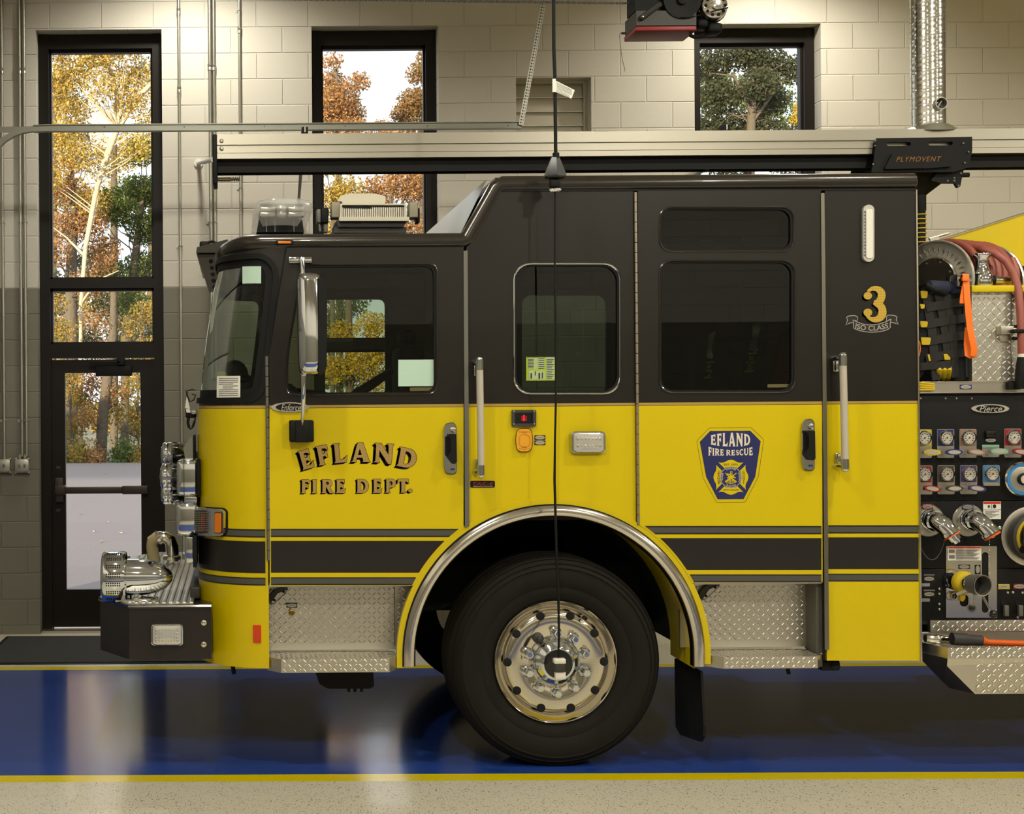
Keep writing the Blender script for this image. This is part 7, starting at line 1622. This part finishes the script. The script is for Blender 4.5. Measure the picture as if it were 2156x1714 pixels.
tree_px(215, 39, [(212, 968, 12), (216, 880, 12), (228, 780, 11), (238, 700, 9), (240, 600, 6)], [], [(190, 800, 35, .9), (215, 740, 40, .6), (185, 880, 30, .8), (240, 830, 35, .6), (200, 680, 40, .5), (175, 830, 30, .8)], 'orange', 'short-crowned orange tree with a dark trunk seen in the door glass', None, 240, .10)
tree_px(150, 38.6, [(150, 968, 2), (148, 860, 2), (146, 780, 1.5)], [], [(150, 900, 32, .9), (140, 800, 40, .8), (150, 840, 30, .9), (130, 700, 40, .8), (120, 640, 30, .7)], 'mixed', 'leafy sapling at the left side of the door glass', None, 260, .10)
tree_px(240, 48, [(240, 965, 9), (240, 600, 9), (240, 300, 6)], [], [(200, 560, 60, .6), (120, 620, 60, .7), (290, 720, 70, .6), (180, 720, 60, .6), (250, 640, 60, .6)], 'dark', 'shaded dark green tree deep behind the others at the storefront', None, 200, .15)
tree_px(110, 52, [(110, 965, 8), (112, 500, 8), (116, 200, 5)], [], [(130, 300, 60, .6), (210, 330, 60, .45), (290, 300, 60, .5), (150, 420, 60, .5), (300, 180, 50, .4), (110, 200, 50, .6), (240, 420, 55, .5), (200, 150, 50, .4)], 'gold', 'distant golden tree filling the sky behind the pale trunk', None, 170, .15)
tree_px(330, 55, [(318, 965, 7), (318, 400, 6)], [], [(120, 690, 60, .6), (200, 640, 60, .6), (290, 650, 60, .6), (150, 860, 50, .8), (230, 880, 50, .8), (290, 880, 50, .8), (310, 780, 50, .7), (130, 780, 50, .7)], 'mixed', 'distant yellow-green tree low behind the others at the storefront', None, 200, .16)
# seen over the cab roof (middle window)
tree_px(720, 46, [(715, 965, 8), (715, 500, 8), (712, 250, 5), (708, 140, 2)], [[(714, 300, 3, 0), (760, 240, 2, 0)]],
        [(700, 170, 38, .8), (715, 215, 45, 1.), (690, 240, 40, 1.), (735, 240, 42, 1.), (750, 185, 28, .7), (700, 130, 25, .5), (725, 300, 60, 1.)], 'orange', 'copper tree rising into the sky gap of the middle window', None, 330, .12)
tree_px(880, 50, [(885, 965, 9), (885, 500, 9), (888, 250, 5)], [], [(880, 165, 32, .8), (865, 225, 38, .9), (895, 210, 40, .9), (850, 250, 35, .9), (900, 130, 30, .7), (870, 310, 55, .9)], 'rust', 'brownish tree at the right of the sky gap in the middle window', None, 330, .13)
tree_px(830, 42, [(820, 965, 6), (822, 600, 6), (825, 330, 4)], [[(822, 480, 4, 0), (860, 400, 2, 0)]], [(800, 400, 50, 1.), (850, 390, 50, 1.), (830, 300, 45, .8), (880, 400, 40, .9), (810, 260, 25, .8), (870, 470, 40, .8), (770, 470, 45, .9), (870, 330, 40, .8)], 'orange', 'bright orange tree standing low behind the roof light tower', None, 300, .11)
tree_px(700, 41, [(700, 965, 5), (700, 600, 5), (700, 420, 3)], [], [(700, 420, 45, 1.), (730, 400, 40, .8), (690, 500, 50, .9), (720, 470, 40, .8), (690, 360, 30, .6)], 'gold', 'yellow-green tree low at the left of the middle window', None, 280, .11)
tree_px(770, 39.5, [(738, 965, 9), (735, 750, 9), (733, 600, 7)], [], [(780, 690, 40, 1.), (760, 760, 45, 1.), (800, 740, 40, 1.), (720, 700, 35, .6), (790, 800, 40, .9), (700, 780, 40, .7)], 'yellow', 'vivid yellow tree glimpsed through the cab side windows', None, 300, .10)
tree_px(715, 43, [(715, 965, 5), (715, 700, 5)], [], [(700, 690, 40, .9), (715, 790, 45, .9), (740, 640, 40, .7), (760, 560, 50, .7), (700, 600, 45, .7)], 'green', 'green tree behind the yellow one, glimpsed through the cab side windows', None, 280, .12)
# seen at the right window
tree_px(1560, 40, [(1575, 965, 14), (1575, 420, 13), (1582, 250, 9), (1590, 120, 5)], [[(1583, 240, 5, 0), (1545, 160, 4, 0), (1500, 155, 2, 0)], [(1582, 260, 4, 0), (1640, 180, 2, 0)]],
        [(1500, 130, 50, .9), (1560, 110, 50, .9), (1620, 130, 50, .9), (1520, 200, 50, .9), (1580, 190, 45, .8), (1640, 200, 45, .9), (1500, 260, 45, .8), (1560, 260, 50, .8), (1620, 270, 50, .8), (1670, 150, 40, .9), (1540, 330, 60, .9), (1640, 340, 50, .9), (1590, 60, 60, .9)], 'dark', 'large dark evergreen filling the window above the engine right side', None, 330, .13)
tree_px(1660, 38.8, [(1668, 965, 4), (1668, 400, 4), (1668, 280, 2)], [], [(1668, 240, 22, 1.2), (1655, 262, 16, 1.), (1680, 300, 30, .9)], 'yellow', 'small yellow-leaved tree in the corner of the right window', None, 420, .09)
tree_px(1520, 52, [(1520, 965, 8), (1520, 300, 5)], [], [(1500, 200, 60, .7), (1600, 220, 70, .7), (1660, 300, 60, .7), (1500, 330, 60, .7)], 'green', 'green tree behind the evergreen in the right window', None, 200, .16)
# the wood line goes on to both sides, behind the block wall from here
for i, x_ in enumerate((-27., -23., -19.5, -16., -13., -10.3, 1.4, 10.4, 13.0, 24.5, 28., 32.)):
    tree(x_, 47+(i % 3)*4, -.1, [(0, 0, .22), (.1, 5, .18), (0, 11, .08)], [], [(rnd.uniform(-1.2, 1.2), 0, zz, 1.7, .45) for zz in (3.2, 5, 6.6, 8.2, 9.8, 11.2, 12.6)], LM[('gold', 'rust', 'green', 'mixed', 'orange')[i % 5]], '', 'autumn tree of the wood line standing hidden behind the block wall', None, 90, .22, 'hidden wood line trees')
# low growth along the edge of the lot
def shrub(px, y, w, h, pal, label):
    b = T(px, 968, y); t = thing('edge_shrub', label, 'shrub', (b.x, y, -.1), 'shrubs along the lot edge'); s = (DCAM+y)/FPX
    mb = MB(); rr = random.Random(px)
    for i in range(6): a = rr.uniform(-.6, .6); mb.tube([(b.x, y, -.1), (b.x+a*w*s*.4, y, h*s*.5), (b.x+a*w*s*.8, y, h*s*.9)], [.02, .014, .006], 5)
    mb.build('stem', M_bark, t, ang=60); mb = MB()
    for i in range(int(w*h*.8)):
        d = Vector((rr.gauss(0, .33)*w*s, rr.gauss(0, .5), abs(rr.gauss(0, .42))*h*s)); c = Vector((b.x, y, -.05))+d; u = Vector((rr.gauss(0, 1), rr.gauss(0, 1), rr.gauss(0, 1))).normalized(); q = u.orthogonal().normalized(); z_ = rr.uniform(.035, .075)
        mb.add([c-u*z_, c-q*z_*.55, c+u*z_, c+q*z_*.55], [(0, 1, 2, 3)])
    mb.build('foliage', LM[pal], t, ang=0, recalc=False)
for a in ((120, 37.8, 40, 34, 'green', 'green shrub at the left end of the lot edge, seen through the door'), (165, 38.0, 36, 44, 'mixed', 'yellow-green shrub beside the pale trunk at the lot edge'), (205, 37.9, 24, 34, 'orange', 'orange shrub between the trunks at the lot edge'), (262, 38.1, 40, 46, 'green', 'tall green shrub right of the dark trunk at the lot edge'), (305, 37.8, 40, 40, 'mixed', 'pale green shrub at the right end of the lot edge'), (735, 38, 80, 110, 'yellow', 'yellow shrub seen low through the cab side windows')): shrub(*a)
# fallen leaves on the lot
for i, (px, py) in enumerate(((222, 999), (258, 982), (264, 992), (226, 1101), (197, 1121), (252, 1124), (212, 1143), (168, 1084))):
    dy = (py-VPY)*math.cos(ROLL)+(px-VPX)*math.sin(ROLL); d = FPX*(HCAM+.05)/dy; v = ((px-VPX)*d/FPX, d-DCAM)
    mb = MB(); q = [(v[0]+.03*math.cos(k*1.05+i)*(1 if k % 2 else .55), v[1]+.05*math.sin(k*1.05+i)*(1 if k % 2 else .6), -.045+.012*(k % 3)) for k in range(6)]
    mb.add(q, [range(6)]); o = mb.build('fallen_leaf', mat('dry_leaf', (176, 156, 120), .8) if i == 0 else bpy.data.materials['dry_leaf'], ang=0)
    tag(o, 'dry fallen leaf lying on the asphalt outside the door', 'leaf', 'fallen leaves on the asphalt')
